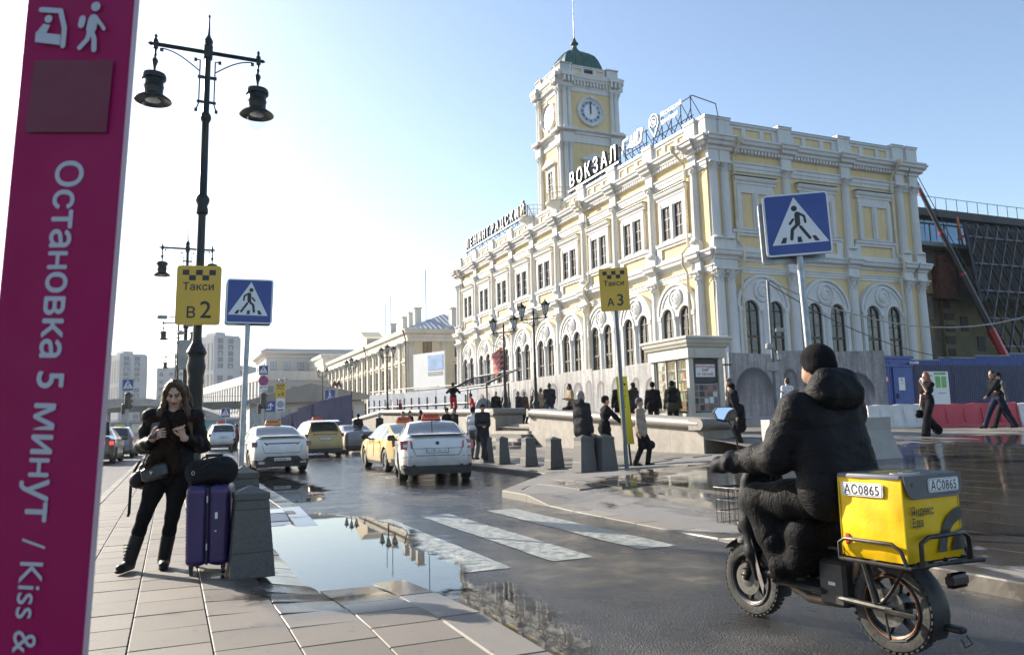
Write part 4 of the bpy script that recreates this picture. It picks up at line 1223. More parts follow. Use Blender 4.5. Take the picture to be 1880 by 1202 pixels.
for r_ in range(4):
    for c_ in range(5):
        x0 = .12 + c_ * .18 + rr.uniform(-.02, .02); z0 = .70 + r_ * .21 + rr.uniform(-.015, .015)
        MB().bb(x0, x0 + rr.uniform(.12, .165), -.035, -.022, z0, z0 + rr.uniform(.15, .19)).obj('magazine', rr.choice(COVERS), KK)
MB().bb(KW + .1, KW + .5, .0, .06, KH - .25, KH - .2).bb(KW + .1, KW + .16, .0, .08, .1, KH - .2).obj('awning_arm', DM, KK)

# ---- blue site cabin and blue fence
def corrugated(mb, x0, x1, z0, z1, y_=0.0, d=.03, step=.18):
    x = x0; pts = []
    while x < x1 - 1e-6:
        e = min(x1, x + step)
        pts += [(x, y_), (x + (e - x) * .35, y_), (x + (e - x) * .5, y_ - d), (x + (e - x) * .85, y_ - d)]
        x = e
    pts.append((x1, y_))
    vs = [(p[0], p[1], z0) for p in pts] + [(p[0], p[1], z1) for p in pts]
    n = len(pts); return mb.add(vs, [(i, i + 1, n + i + 1, n + i) for i in range(n - 1)])
BLUE = MAT('blue_cabin_paint', (.025, .075, .30), .45, var=.12, dirt=.2)
NAVY = MAT('navy_fence_paint', (.022, .035, .10), .5, var=.15, dirt=.2)
BLUE2 = MAT('blue_sheet_fence', (.0015, .011, .060), .8, var=.1, spec=.05)
CB = thing('site_cabin', 'blue corrugated site cabin with safety notices beside the hoarding', 'cabin', (*xy(27.0, 24.6), .93), TH)
m = MB(); m.bb(0, 2.75, .02, 2.4, 0, 2.8); m.obj('cabin_shell', BLUE, CB)
m = MB(); corrugated(m, .05, 1.42, .1, 2.6); m.obj('corrugated_wall', BLUE, CB)
MB().bb(-.05, 2.8, -.06, 2.45, 2.72, 2.84).bb(1.0, 2.72, -.09, -.03, 2.36, 2.46).obj('roof_edge', BLUE, CB)
dr = MB().bb(1.5, 2.5, -.06, 0, .12, 2.34).obj('door', BLUE, CB)
MB().bb(1.62, 1.68, -.12, -.06, 1.0, 1.22).bb(1.6, 1.75, -.13, -.11, 1.1, 1.13).obj('handle', DM, dr)
def notice(parent, x0, x1, z0, z1, y_, mat=PAPER, blocks=(), name='notice'):
    o = MB().bb(x0, x1, y_ - .012, y_, z0, z1).obj(name, mat, parent)
    for (a, b_, c, d, mt) in blocks:
        MB().bb(x0 + a * (x1 - x0), x0 + b_ * (x1 - x0), y_ - .016, y_ - .0125, z0 + c * (z1 - z0), z0 + d * (z1 - z0)).obj('printed_block', mt, o)
    return o
GRNINK = MAT('green_ink', (.18, .42, .12), .6); GREYINK = MAT('grey_ink', (.35, .35, .36), .6); REDS = MAT('sign_red', (.60, .04, .03), .5)
bl = [(.03, .2, .8, .9, REDS), (.28, .97, .58, .66, REDS), (.05, .18, .6, .72, GREYINK), (.05, .18, .35, .48, GREYINK), (.05, .18, .08, .2, GREYINK)] + [(.30 + .24 * i, .48 + .24 * i, .72, .88, INK) for i in range(3)] + [(.32 + .3 * i, .5 + .3 * i, .35, .52, GREYINK) for i in range(2)] + [(.3 + .24 * i, .44 + .24 * i, .08, .22, INK) for i in range(3)]
notice(CB, .12, .88, 1.05, 2.05, -.035, blocks=bl)
notice(CB, .92, 1.18, 1.70, 1.98, -.035, REDS, [(.12, .88, .15, .75, PAPER)])
notice(CB, 1.78, 2.14, 1.35, 1.9, -.062, blocks=[(.15, .85, .7, .75, GREYINK), (.15, .85, .5, .55, GREYINK), (.3, .7, .8, .92, GREYINK)])
m = MB(); m.bev((2.62, -.22, 2.52), (.12, .4, .11), .02); m.bb(2.58, 2.66, -.05, 0, 2.45, 2.6); m.obj('camera', PAPER, CB)
FN = thing('site_fence', 'dark navy sheet fence with a large pinned plan beside the blue cabin', 'fence', (*xy(29.9, 24.7), .9), TH)
for i in range(4):
    m = MB(); corrugated(m, i * 2.5, i * 2.5 + 2.47, 0, 2.5 + .1 * (i > 2), 0, .025, .12); m.obj('fence_panel', NAVY, FN)
    MB().bb(i * 2.5 - .04, i * 2.5 + .04, .0, .08, 0, 2.6).obj('fence_post', NAVY, FN)
o = notice(FN, .55, 2.1, .75, 2.2, -.05, blocks=[(.42, .9, .9, .97, GRNINK), (.45, .66, .5, .85, GRNINK), (.70, .9, .5, .85, GRNINK), (.08, .36, .86, .89, GREYINK), (.08, .36, .7, .72, GREYINK), (.08, .38, .5, .53, GREYINK), (.08, .38, .42, .45, GREYINK), (.55, .85, .32, .35, GREYINK), (.1, .35, .12, .3, MAT('pale_ink', (.6, .6, .6), .7))])
FN2 = thing('site_fence', 'taller blue sheet fence rising behind the navy fence', 'fence', (*xy(30.5, 28), 1.0), TH - .05)
for i in range(7):
    m = MB(); corrugated(m, i * 2.5, i * 2.5 + 2.48, 0, 2.75 + .12 * i, 0, .03, .15); m.obj('fence_panel', BLUE, FN2)
    MB().bb(i * 2.5, i * 2.5 + 2.48, -.05, .05, 2.75 + .12 * i, 2.80 + .12 * i).obj('top_rail', CONC, FN2)

# ---- water-filled road barriers
def barrier(label, x, y_, rz, mat, L=1.9, z=None, group='plastic barriers along the site fence', h=.76):
    B = thing('road_barrier', label, 'barrier', (x, y_, gp(x, y_) if z is None else z), rz, group)
    prof = [(.26, 0), (.26, .10), (.22, .16), (.13, h - .08), (.10, h), (-.10, h), (-.13, h - .08), (-.22, .16), (-.26, .10), (-.26, 0)]
    m = MB(); n = 24
    rings = []
    for i in range(n + 1):
        xx = -L / 2 + L * i / n
        e = .04 if i in (0, n) else 0
        rg_ = []
        for (d, zz) in prof:
            dent = .035 * max(0, math.sin((i / n) * math.pi * 8)) if .1 < zz < h - .02 else 0
            wob = .012 * math.sin(9 * xx + d * 5) if zz > h - .1 else 0
            rg_.append((xx, (abs(d) - dent - e) * (1 if d > 0 else -1), zz + wob))
        rings.append(rg_)
    m.loft(rings); m.obj('barrier_body', mat, B, True)
    for i in range(1, 5):
        xx = -L / 2 + L * i / 5
        for sd in (-1, 1): MB().add([(xx - .02, sd * .225, .16), (xx + .02, sd * .225, .16), (xx + .02, sd * .14, h - .12), (xx - .02, sd * .14, h - .12), (xx - .02, sd * .26, .16), (xx + .02, sd * .26, .16), (xx + .02, sd * .155, h - .12), (xx - .02, sd * .155, h - .12)],
                               [(4, 5, 6, 7), (0, 4, 7, 3), (5, 1, 2, 6), (3, 7, 6, 2)]).obj('rib', mat, B)
    return B
RPL = MAT('red_barrier_plastic', (.50, .045, .06), .45, var=.15, dirt=.2, coat=.1)
WPL = MAT('white_barrier_plastic', (.66, .65, .62), .5, var=.08, dirt=.2)
barrier('small red plastic barrier end left of the white one', 11.55, 26.9, R(20), RPL, 1.1)
barrier('white plastic barrier between the two red ones', 12.65, 26.2, R(-4), WPL, 1.9)
barrier('long red plastic barrier behind the striding man', 15.05, 26.1, R(-2), RPL, 2.9)
B_ = barrier('white plastic barrier with small printed word at the far right', 17.35, 25.9, R(-3), WPL, 1.7)
lettering('SAMOLET', .10, INK, B_, Matrix.Translation((-.45, -.20, .38)) @ Matrix.Rotation(R(78), 4, 'X'))
# concrete planter block behind the rider
CB2 = thing('concrete_block', 'pale curved concrete block behind the rider on the plaza', 'block', (5.9, 15.5, gp(5.9, 15.4)), R(2))
m = MB(); m.loft([[(-.9, y_, z), (1.5 + e, y_, z)][::1] + [(1.5 + e, y_ + .5, z), (-.9, y_ + .5, z)] for z, y_, e in ((0, -.1, .15), (.3, -.02, .06), (.6, .05, .0), (.86, .06, .02))]); m.obj('block_body', CONC, CB2)
# ================================================================== BUILDINGS BEHIND, CONSTRUCTION SITE, FENCES
def building(name, label, left, right, depth, z0=0.0, cat='building'):
    """Empty at the left foot of the front; x runs to the right along the front, y runs inwards"""
    d = Vector((right[0] - left[0], right[1] - left[1])); L = d.length
    return thing(name, label, cat, (left[0], left[1], z0), math.atan2(d.y, d.x)), L
def win_mesh(w, h, bars=(1, 2), frame=None, mat=GLASS, fm=SASH):
    g = MB().bb(-w / 2, w / 2, -.03, .05, 0, h).mesh('window', mat)
    f = MB(); t = .06
    f.bb(-w / 2 - t, -w / 2, -.08, .02, -t, h + t).bb(w / 2, w / 2 + t, -.08, .02, -t, h + t).bb(-w / 2, w / 2, -.08, .02, h, h + t).bb(-w / 2 - t, w / 2 + t, -.12, .02, -t - .06, 0)
    for i in range(1, bars[0] + 1): x = -w / 2 + w * i / (bars[0] + 1); f.bb(x - .03, x + .03, -.06, -.03, 0, h)
    for i in range(1, bars[1] + 1): z = h * i / (bars[1] + 1); f.bb(-w / 2, w / 2, -.055, -.03, z - .025, z + .025)
    return g, f.mesh('frame', fm)
def window(parent, pair, x, y_, z, rz=0.0):
    o = link('window', pair[0], parent, (x, y_, z), rz); link('frame', pair[1], o); return o
CLY = stucco('cream_stucco', (0.66, 0.575, 0.41)); CLW = stucco('cream_trim', (0.66, 0.62, 0.54))
CONCP = MAT('panel_concrete', (.40, .41, .42), .8, var=.08, vs=.2); CONCD = MAT('panel_grey', (.15, .17, .19), .5, var=.2, vs=.3)
TRIMG = MAT('stone_grey', (.45, .42, .39), .8, var=.08, vs=.2)

# --- long classical building beyond the station
CL, L = building('classical_building', 'long cream classical building with rows of pilasters beyond the station', xy(30, 165), xy(30, 105.4), 14)
D = 15.0; H = 14.0
MB().bb(0, L, 0, D, 0, H).obj('wall', CLY, CL)
m = MB(); m.loft([[(-d, -d, z), (L + d, -d, z), (L + d, D + d, z), (-d, D + d, z)] for d, z in ((.02, 12.9), (.12, 12.92), (.14, 13.4), (.2, 13.5), (.25, 13.9), (.55, 14.05), (.6, 14.3), (.68, 14.5), (.68, 14.62), (.1, 14.66))]); m.obj('cornice', CLW, CL)
m = MB(); m.loft([[(-.6, -.6, 14.62), (L + .6, -.6, 14.62), (L + .6, D + .6, 14.62), (-.6, D + .6, 14.62)], [(7, 7.4, 17.9), (L - 7, 7.4, 17.9), (L - 7, 7.6, 17.9), (7, 7.6, 17.9)]]); rf = m.obj('roof', GREYROOF, CL)
sm = MB()
for i in range(22): sm.tube([(L + .55, -.4 + i * .74, 14.68), (L - 6.9 * min(1, min(i, 21 - i) / 10.5) + 0, -.4 + i * .74, 14.68 + 3.25 * min(1, min(i, 21 - i) / 10.5))], .05, 4)
sm.obj('roof_seams', GREYROOF, rf)
for x, y_, z, w, h in ((L - 5.5, 3, 15.7, 1.0, 2.6), (L - 9, 3, 15.8, .8, 2.3), (L - 12, 3, 15.8, 1.1, 2.0), (L - 18, 2.6, 15.7, .9, 1.8), (L - 1.8, 7.5, 15.3, 1.3, 2.6)):
    c = MB().bb(x - w / 2, x + w / 2, y_ - w / 2, y_ + w / 2, z - .6, z + h).bb(x - w / 2 - .12, x + w / 2 + .12, y_ - w / 2 - .12, y_ + w / 2 + .12, z + h, z + h + .2).obj('chimney', CLW, rf)
# antenna masts and the gabled attic
for x, h in ((L - 14, 8.5), (L - 36, 8), (L - 40, 7)): MB().tube([(x, 7, 17.5), (x, 7, 17.5 + h)], .06, 4).obj('mast', STEEL, rf)
m = MB(); m.add([(L - 34, -.3, 14.6), (L - 24, -.3, 14.6), (L - 24, -.3, 15.9), (L - 26, -.3, 16.4), (L - 29, -.3, 17.6), (L - 32, -.3, 16.4), (L - 34, -.3, 15.9), (L - 34, 3, 14.6), (L - 24, 3, 14.6), (L - 24, 3, 15.9), (L - 26, 3, 16.4), (L - 29, 3, 17.6), (L - 32, 3, 16.4), (L - 34, 3, 15.9)],
      [(0, 1, 2, 3, 4, 5, 6)] + [(i, i + 7, (i + 1) % 7 + 7, (i + 1) % 7) for i in range(7)]); m.obj('attic_gable', CLY, CL)
pw1 = win_mesh(1.2, 2.1, (1, 2)); pw2 = win_mesh(1.3, 3.1, (1, 3))
pil = MB(); pil.bb(-.36, .36, -.28, .02, 1.5, 12.3); pil.bb(-.48, .48, -.36, .02, .8, 1.5); me_pil = pil.mesh('pilaster', CLW)
cp = capital(.40, .75); me_pc = cp.mesh('capital', CLW, True)
hd = MB(); profile_run(hd, [(0, 0), (.22, .02), (.28, .16), (.28, .22), (0, .26)], -.95, .95, .3, .3); me_hd = hd.mesh('hood', CLW)
k = 15; bw = L / k
for i in range(k + 1):
    x = min(max(i * bw, .4), L - .4)
    p = link('pilaster', me_pil, CL, (x, 0, 0)); link('capital', me_pc, p, (0, -.08, 12.2))
    if i < k:
        xc = (i + .5) * bw
        window(CL, pw1, xc, 0, 10.9); w_ = window(CL, pw2, xc, 0, 6.6); link('hood', me_hd, w_, (0, 0, 3.45)); window(CL, pw2, xc, 0, 2.0)
for i in range(4):
    y_ = .4 + i * (D - .8) / 3
    p = link('pilaster', me_pil, CL, (L, y_, 0), math.pi / 2); link('capital', me_pc, p, (0, -.08, 12.2))
    if i < 3:
        yc = y_ + (D - .8) / 6
        window(CL, pw1, L, yc, 10.9, math.pi / 2); w_ = window(CL, pw2, L, yc, 6.6, math.pi / 2); link('hood', me_hd, w_, (0, 0, 3.45)); window(CL, pw2, L, yc, 2.0, math.pi / 2)
MB().tube([(L - .1, -.75, 14.5), (L - .1, -.35, 13.2), (L - .1, -.35, 1)], .09, 6).obj('downpipe', SASH, CL)
MB().tube([(L - 24.5, -.75, 14.5), (L - 24.5, -.35, 13.2), (L - 24.5, -.35, 1)], .09, 6).obj('downpipe', SASH, CL)

# --- white building further on
WB, L = building('pale_office_building', 'pale yellow hall with a flat white cornice beyond the classical building', xy(30, 203), xy(30, 172), 16)
MB().bb(0, L, 0, 18, 0, 16.2).obj('wall', CLY, WB)
m = MB(); m.loft([[(-d, -d, z), (L + d, -d, z), (L + d, 18 + d, z), (-d, 18 + d, z)] for d, z in ((.1, 14.8), (.15, 14.9), (.2, 16.0), (.6, 16.4), (.7, 17.0), (.1, 17.1))]); m.obj('cornice', CLW, WB)
pw = win_mesh(1.3, 4.2, (1, 3))
for i in range(10): window(WB, pw, (i + .6) * L / 10.2, 0, 9.2)
for i in range(5): window(WB, pw, L, 2 + i * 3.4, 9.2, math.pi / 2)

# --- beige administrative block
BB, L = building('beige_block', 'tall beige block with a heavy overhanging cornice behind the metro pavilion', xy(20.0, 190), xy(42, 190), 20)
MB().bb(0, L, 0, 22, 0, 18.2).obj('wall', TRIMG, BB)
m = MB(); m.loft([[(-d, -d, z), (L + d, -d, z), (L + d, 22 + d, z), (-d, 22 + d, z)] for d, z in ((.02, 17.6), (.3, 17.8), (.4, 18.4), (1.2, 18.7), (1.3, 19.3), (.2, 19.9))]); m.obj('cornice', TRIMG, BB)
MB().bb(-.15, L + .15, -.15, 22, 13.2, 13.6).obj('string_course', TRIMG, BB)
pa, pb = win_mesh(1.2, 1.7, (1, 1), mat=MAT('pale_glass', (.28, .34, .40), .2)), win_mesh(1.3, 2.1, (1, 1), mat=MAT('pale_glass', (.28, .34, .40), .2))
for i in range(7):
    x = 1.6 + i * 3.1
    window(BB, pa, x, 0, 15.0)
    for z in (9.8, 6.2, 2.6): window(BB, pb, x, 0, z)
for i in range(5): window(BB, pb, 0, 3 + i * 4, 14.6, -math.pi / 2); window(BB, pb, 0, 3 + i * 4, 9.8, -math.pi / 2)

# --- two tower blocks far down the street
def tower_block(label, n0, n1, s0, dpt, h, lean=0):
    T, L = building('tower_block', label, xy(n0, s0), xy(n1, s0), dpt)
    T['group'] = 'tower blocks at the end of the street'; T.rotation_euler.z += R(24)
    MB().bb(0, L, 0, dpt, 0, h).obj('wall', CONCP, T)
    MB().bb(L * .25, L * .6, 3, 9, h, h + 1.6).bb(.3, L - .3, .3, dpt - .3, h, h + .5).obj('roof_plant', CONCP, T)
    gl = MB().bb(0, L * .2, -.05, .03, 0, 1.45).mesh('window', CONCD)
    ltc = MB().bb(0, L * .2, -.12, .03, 0, .25).mesh('balcony_slab', CONCP)
    for cx in (.14, .52):
        for lev in range(int(h / 1.75) - 1):
            z = h - 1.9 - lev * 1.75
            if lev == 5: continue
            o = link('window', gl, T, (L * cx, 0, z)); link('balcony_slab', ltc, o, (0, 0, -.28))
            if (lev * 7 + int(cx * 10)) % 3 == 0: link('pale_blind', MB().bb(L * .06, L * .13, -.08, -.05, .2, .9).mesh('pale_blind', CONCP), o)
    st = MB().bb(-.05, .03, 0, .9, 0, 7.6).mesh('window_strip', CONCD)
    for i in range(7):
        for z in (h - 9.3, h - 18.2): link('window_strip', st, T, (0, 1.0 + i * dpt / 7.2, z))
    return T
tower_block('pale tower block with dark window columns, left of the lamp post', -16.1, -7.0, 290, 16, 27)
tower_block('pale tower block with dark window columns, right of the lamp post', 10.6, 18.7, 235, 16, 27.6)
FB, L = building('far_slab_block', 'low hazy slab block between the two tower blocks', (-150, 330), (-112, 330), 12)
MB().bb(0, L, 0, 12, 0, 28).obj('wall', CONCP, FB)
pf = win_mesh(1.6, 1.5, (1, 0), mat=CONCD, fm=CONCP)
for i in range(9):
    for q in range(5): window(FB, pf, 2 + i * 4.2, 0, 12 + q * 3.1)

# --- colonnaded low building
LB, L = building('colonnade_building', 'long white low building with tall narrow windows beside the overpass', (-86, 219), (-51.3, 160), 14)
MB().bb(0, L, 0, 14, 0, 12.4).obj('wall', CONCP, LB)
MB().bb(-.3, L + .3, -.35, 14, 11.2, 13.1).obj('attic', stucco('white_stone', (.60, .57, .52)), LB)
ws = MB().bb(-.75, .75, -.05, .03, 0, 5.2).mesh('window', CONCD); fin = MB().bb(-.5, .5, -.6, .02, 0, 5.6).mesh('fin', WHT)
for i in range(22):
    x = (i + .5) * L / 22
    link('window', ws, LB, (x, 0, 5.6)); link('fin', fin, LB, (x + L / 44, 0, 5.4)); link('window', ws, LB, (x, 0, -.4))
for i in range(5): link('window', MB().bb(-.6, .6, -.05, .03, 0, 1.4).mesh('window', CONCD), LB, (L, 1.8 + i * 2.4, 8.6), math.pi / 2)

# --- railway overpass deck and arch bridge
OV = thing('railway_overpass', 'dark green railway overpass crossing the street in the distance', 'bridge', (-80, 138, 0), -.06)
DG = MAT('dark_green_girder', (.05, .075, .07), .6)
MB().bb(0, 66, -.2, 6, 5.0, 6.2).bb(0, 66, -.35, -.2, 4.85, 5.05).obj('deck_girder', DG, OV)
for i in range(11): MB().bb(2 + i * 6 - .2, 2 + i * 6 + .2, 2, 2.6, 0, 5.0).obj('pier', CONCP, OV)
for i in range(33): MB().bb(i * 2, i * 2 + .12, -.3, -.22, 5.1, 6.1).obj('stiffener', DG, OV)
rl = MB()
for i in range(34): rl.tube([(i * 2, 0, 6.2), (i * 2, 0, 7.1)], .03, 4)
rl.tube([(0, 0, 7.1), (66, 0, 7.1)], .03, 4); rl.obj('railing', DG, OV)
AB = thing('arch_bridge', 'pale concrete arch bridge with open spandrels at the far left', 'bridge', (-74, 112, 0), .02)
m = MB()
arc = [(x, 5.7 - .016 * (x - 19) ** 2) for x in [i * 1.5 for i in range(26)]]
m.loft([[(x, -.4, z - .5), (x, -.4, z + .5), (x, 3, z + .5), (x, 3, z - .5)] for x, z in arc]); m.obj('arch_rib', CONC, AB)
MB().bb(-2, 40, -.2, 4, 1.6, 2.2).obj('deck', CONC, AB)
for i in range(1, 8):
    x = i * 4.6; z = 5.7 - .016 * (x - 19) ** 2
    if z > 2.4: MB().bb(x - .25, x + .25, .1, .8, 2.2, z - .5).obj('hanger', CONC, AB)
rl = MB()
for i in range(36): rl.tube([(-2 + i * 1.2, -.1, 2.2), (-2 + i * 1.2, -.1, 3.1)], .03, 4)
rl.tube([(-2, -.1, 3.1), (40, -.1, 3.1)], .04, 4); rl.obj('railing', CONC, AB)
# pale train-like band and posters under the overpass
BN = thing('glazed_shelter', 'long glazed shelter with coloured posters under the overpass', 'shelter', (-62, 112, 0), -.25)
MB().bb(0, 26, 0, 2, 0, 1.2).obj('base', MAT('blue_grey_panel', (.25, .31, .36), .5), BN)
MB().bb(0, 26, 0, .1, 1.2, 2.7).obj('glazing', MAT('shelter_glass', (.22, .28, .30), .15), BN)
MB().bb(-.2, 26.2, -.3, 2.2, 2.7, 2.9).obj('roof', CONCP, BN)
for i in range(9): MB().bb(i * 2.9 + .5, i * 2.9 + 2.2, -.06, -.01, 1.3, 2.5).obj('poster', bookcols[(i * 3 + 1) % 8], BN)

# --- metro pavilion with gabled roof, stepped blue fence
MP, L = building('metro_pavilion', 'low pavilion with a grey shallow gabled roof behind the blue fence', (-30, 88), (-17, 93), 10)
MB().bb(.5, L - .5, .5, 9, 0, 4.3).obj('wall', CONCP, MP)
m = MB(); m.add([(-.4, -.6, 4.4), (L * .5, -.6, 6.4), (L + .4, -.6, 4.9), (-.4, 9.6, 4.4), (L * .5, 9.6, 6.4), (L + .4, 9.6, 4.9), (-.4, -.6, 4.1), (L + .4, -.6, 4.5)], [(0, 1, 4, 3), (1, 2, 5, 4), (0, 6, 7, 2, 1)])
m.obj('gable_roof', MAT('weathered_sheet', (.20, .21, .21), .6, var=.2, vs=.6), MP)
for i in range(8): MB().bb(.6 + i * 1.65, 1.7 + i * 1.65, .42, .5, .6, 3.6).obj('window', MAT('pale_glass', (.28, .34, .40), .2), MP)
SF = thing('blue_fence', 'stepped bright blue sheet fence of the building site behind the taxis', 'fence', (*xy(9.6, 88), 0), TH - math.pi / 2)
tops = [1.9, 2.0, 2.15, 2.3, 2.4, 2.55, 2.65, 2.7, 3.0, 3.05, 3.1, 3.15, 3.2, 3.2, 3.2, 3.2]
for i, h in enumerate(tops):
    m = MB(); corrugated(m, i * 2.65, i * 2.65 + 2.62, 0, h, 0, .03, .2); m.obj('fence_panel', BLUE2, SF)
    MB().bb(i * 2.65 - .05, i * 2.65 + .05, .02, .1, 0, h).obj('fence_post', NAVY, SF)
# --- grey site fence on the plaza with its bracing
GS = MAT('grey_white_sheet', (.50, .53, .58), .45, var=.08)
GF = thing('site_fence', 'grey-white sheet site fence with dark braces on the plaza', 'fence', (*xy(16.3, 70), 0), TH - math.pi / 2)
for i in range(14):
    x0 = i * 1.95; z0 = 1.5; h = 1.75 + .0 * i
    tilt = .12 if i in (4, 5) else 0
    m = MB(); corrugated(m, 0, 1.92, 0, 4.05 - z0 - .05 * i * .8, 0, .02, .16)
    o = m.obj('fence_panel', GS, GF, False, (x0, .25 if tilt else 0, z0)); o.rotation_euler = (tilt, 0, 0)
    MB().tube([(x0, -.06, 1.2), (x0, -.06, 3.6 - .04 * i)], .05, 6).obj('post', STEEL, GF)
    MB().tube([(x0, -.1, 2.4), (x0 + .1, -.9, 1.3)], .04, 5).obj('brace', STEEL, GF)
for z in (2.55,): MB().tube([(0, -.08, z + .4), (27, -.08, z)], .05, 5).obj('rail', STEEL, GF)
MB().tube([(0, .1, 4.35), (16, .1, 4.0), (27, .1, 3.6)], .045, 5).obj('top_rail', STEEL, GF)
BD = thing('project_billboard', 'white project billboard with a sky picture above the site fence', 'billboard', (*xy(20.5, 65.5), 0), TH - math.pi / 2 + .35)
MB().bb(-2.2, 2.2, -.05, .05, 4.4, 7.55).obj('board', PAPER, BD)
MB().bb(-.1, 2.0, -.07, -.055, 6.0, 7.3).obj('sky_picture', MAT('printed_sky', (.30, .45, .72), .5, var=.3, vs=1.0), BD)
MB().bb(-.1, 1.9, -.07, -.055, 5.55, 5.85).obj('caption', GREYINK, BD)
for x in (-1.8, 1.8): MB().bb(x - .06, x + .06, .06, .16, 1.0, 7.4).obj('leg', STEEL, BD)
# --- bare steel canopy frame
CF = thing('steel_canopy_frame', 'bare dark steel canopy frame with slanted roof bars on the plaza', 'frame', (*xy(14.6, 42.6), 0), TH - math.pi / 2)
fr = []
for x in (0, 5.6):
    for y_ in (0, 1.2): fr.append([(x, y_, 1.3), (x, y_, 3.35)])
fr += [[(0, 0, 3.3), (5.6, 0, 3.3)], [(0, 1.2, 3.3), (5.6, 1.2, 3.3)], [(-.2, -.1, 3.15), (5.8, -.1, 3.15)], [(-.1, 1.5, 4.0), (5.7, 1.5, 4.0)], [(0, 0, 3.3), (-.05, 1.5, 4.0)], [(5.6, 0, 3.3), (5.75, 1.5, 4.0)], [(5.6, 0, 3.35), (7.1, 1.2, 4.0)], [(0, 1.2, 1.4), (1.1, 0, 1.3)], [(2.8, 0, 1.3), (2.8, 0, 3.3)]]
for p in fr: MB().tube(p, .045, 5).obj('frame_bar', STEEL, CF)
for i in range(1, 8): x = i * .72; MB().tube([(x, 0, 3.3), (x, 1.5, 4.0)], .028, 4).obj('roof_bar', STEEL, CF)
SB = thing('round_sign_back', 'round grey sign disc seen from behind under the steel frame', 'sign', (*xy(14.9, 38.3), 1.15), TH)
MB().lathe([(.45, 0), (.45, .03)], 24, M=Matrix.Translation((0, -.05, 1.05)) @ Matrix.Rotation(R(90), 4, 'X')).obj('disc', MAT('zinc', (.30, .31, .32), .5, .5), SB)
MB().tube([(0, 0, 0), (0, 0, 1.6)], .03, 6).obj('pole', STEEL, SB)

# --- construction building with its diagonal steel lattice
RUST = MAT('rough_concrete', (.15, .125, .095), .9, var=.35, vs=.8, bp=.5, bps=4, dirt=.5, dirtcol=(.06, .05, .04), dirts=.6)
OCHRE = MAT('stained_render', (.26, .185, .10), .9, var=.3, vs=.7, bp=.4, bps=5, dirt=.5, dirts=.5)
OLIVE = MAT('olive_brick_wall', (.17, .155, .09), .9, var=.2, vs=1, bp=.4, bps=10)
RBRICK = MAT('red_brick', (.17, .07, .045), .9, var=.3, vs=3, bp=.4, bps=20)
SKYGL = MAT('curtain_wall_glass', (.10, .17, .26), .04, .5, var=.2, vs=.3, spec=.8)
BLACKM = MAT('black_membrane', (.02, .02, .022), .6)
CO = thing('construction_building', 'half-demolished building with a glass top storey and dark steel lattice', 'building', (*xy(44, 40), .8), TH)
MB().bb(0, 30, 1.2, 20, 0, 12.3).obj('core', BLACKM, CO)
for x0, x1, z0, z1, y_, mt in ((5.2, 7.6, 0, 2.2, .4, RUST), (5.2, 7.4, 2.3, 4.4, .5, BLACKM), (5.0, 7.4, 4.5, 5.4, .3, RUST), (5.2, 7.4, 5.9, 7.0, .4, OCHRE), (4.8, 7.3, 7.2, 9.0, .2, RUST), (4.8, 7.2, 9.1, 11.2, .0, OCHRE), (4.6, 7.6, 11.2, 12.4, -.1, RUST),
                              (8.8, 13.5, 0, 9.0, .6, OLIVE), (13.5, 24, 0, 9.2, 1.0, OLIVE), (7.5, 8.9, 0, 12.0, .9, RUST), (8.9, 13, 11.7, 12.6, .2, RUST)):
    MB().bb(x0, x1, y_, 1.3, z0, z1).obj('wall_fragment', mt, CO)
MB().bb(7.9, 9.7, -.1, 1.2, 8.8, 12.0).obj('brick_pier', RBRICK, CO)
rr = random.Random(3)
for i in range(9): z = 1.0 + i * .9; MB().bb(8.85 + rr.uniform(0, .2), 9.5 + rr.uniform(0, .5), .52, .7, z, z + rr.uniform(.35, .6)).obj('torn_opening', BLACKM, CO)
for x, z in ((10.5, 3.2), (10.6, 6.5), (12.2, 1.5), (12.3, 5.0)): MB().bb(x, x + .8, .54, .7, z, z + 1.1).obj('opening', BLACKM, CO)
for i in range(16): MB().bb(4.5 + i * 1.25, 5.67 + i * 1.25, 2.0, 2.1, 12.6, 15.5).obj('glass_panel', SKYGL, CO)
MB().bb(4, 26, 1.4, 20, 15.5, 16.1).obj('roof_slab', BLACKM, CO)
for i in range(18): MB().tube([(4.4 + i * 1.2, 1.6, 16.1), (4.4 + i * 1.2, 1.6, 17.1)], .03, 4).obj('rail_post', STEEL, CO)
MB().tube([(4.4, 1.6, 17.1), (25, 1.6, 17.1)], .025, 4).obj('rail', STEEL, CO)
MB().bb(4, 12, -.9, .8, 12.45, 12.75).obj('steel_platform', MAT('primer_grey', (.18, .21, .20), .6), CO)
for x in (4.9, 6.4, 7.9, 9.4, 11): 
    MB().tube([(x, -.8, 12.7), (x, -.8, 14.1)], .06, 5).obj('steel_post', DG, CO)
MB().tube([(4.6, -.8, 14.1), (13, -.8, 14.1)], .08, 5).obj('steel_beam', DG, CO)
ORG = MAT('orange_primer', (.50, .14, .04), .6)
for p in ([(9.6, -.9, 12.7), (9.3, -.9, 14.8)], [(9.2, -.9, 13.1), (11.5, -.9, 14.2)], [(16, -.9, 12.8), (15.6, -.9, 14.2)], [(16, -.9, 13.0), (19.5, -.9, 13.6)], [(18.8, -.9, 12.8), (18.7, -.9, 14.6)]): MB().tube(p, .09, 5).obj('orange_prop', ORG, CO)
LT = MAT('lattice_steel', (.035, .038, .045), .4, .5); LT2 = MAT('galvanised_pipe', (.36, .38, .40), .4, .6)
def lat(x, z): return (x, -2.4 - (13.9 - z) * .12, z)
MB().add([lat(8.0, 13.9), lat(26, 13.7), lat(26, 8.4), lat(8.3, 8.4)], [(3, 2, 1, 0)], Matrix.Translation((0, .25, 0))).obj('membrane', BLACKM, CO)
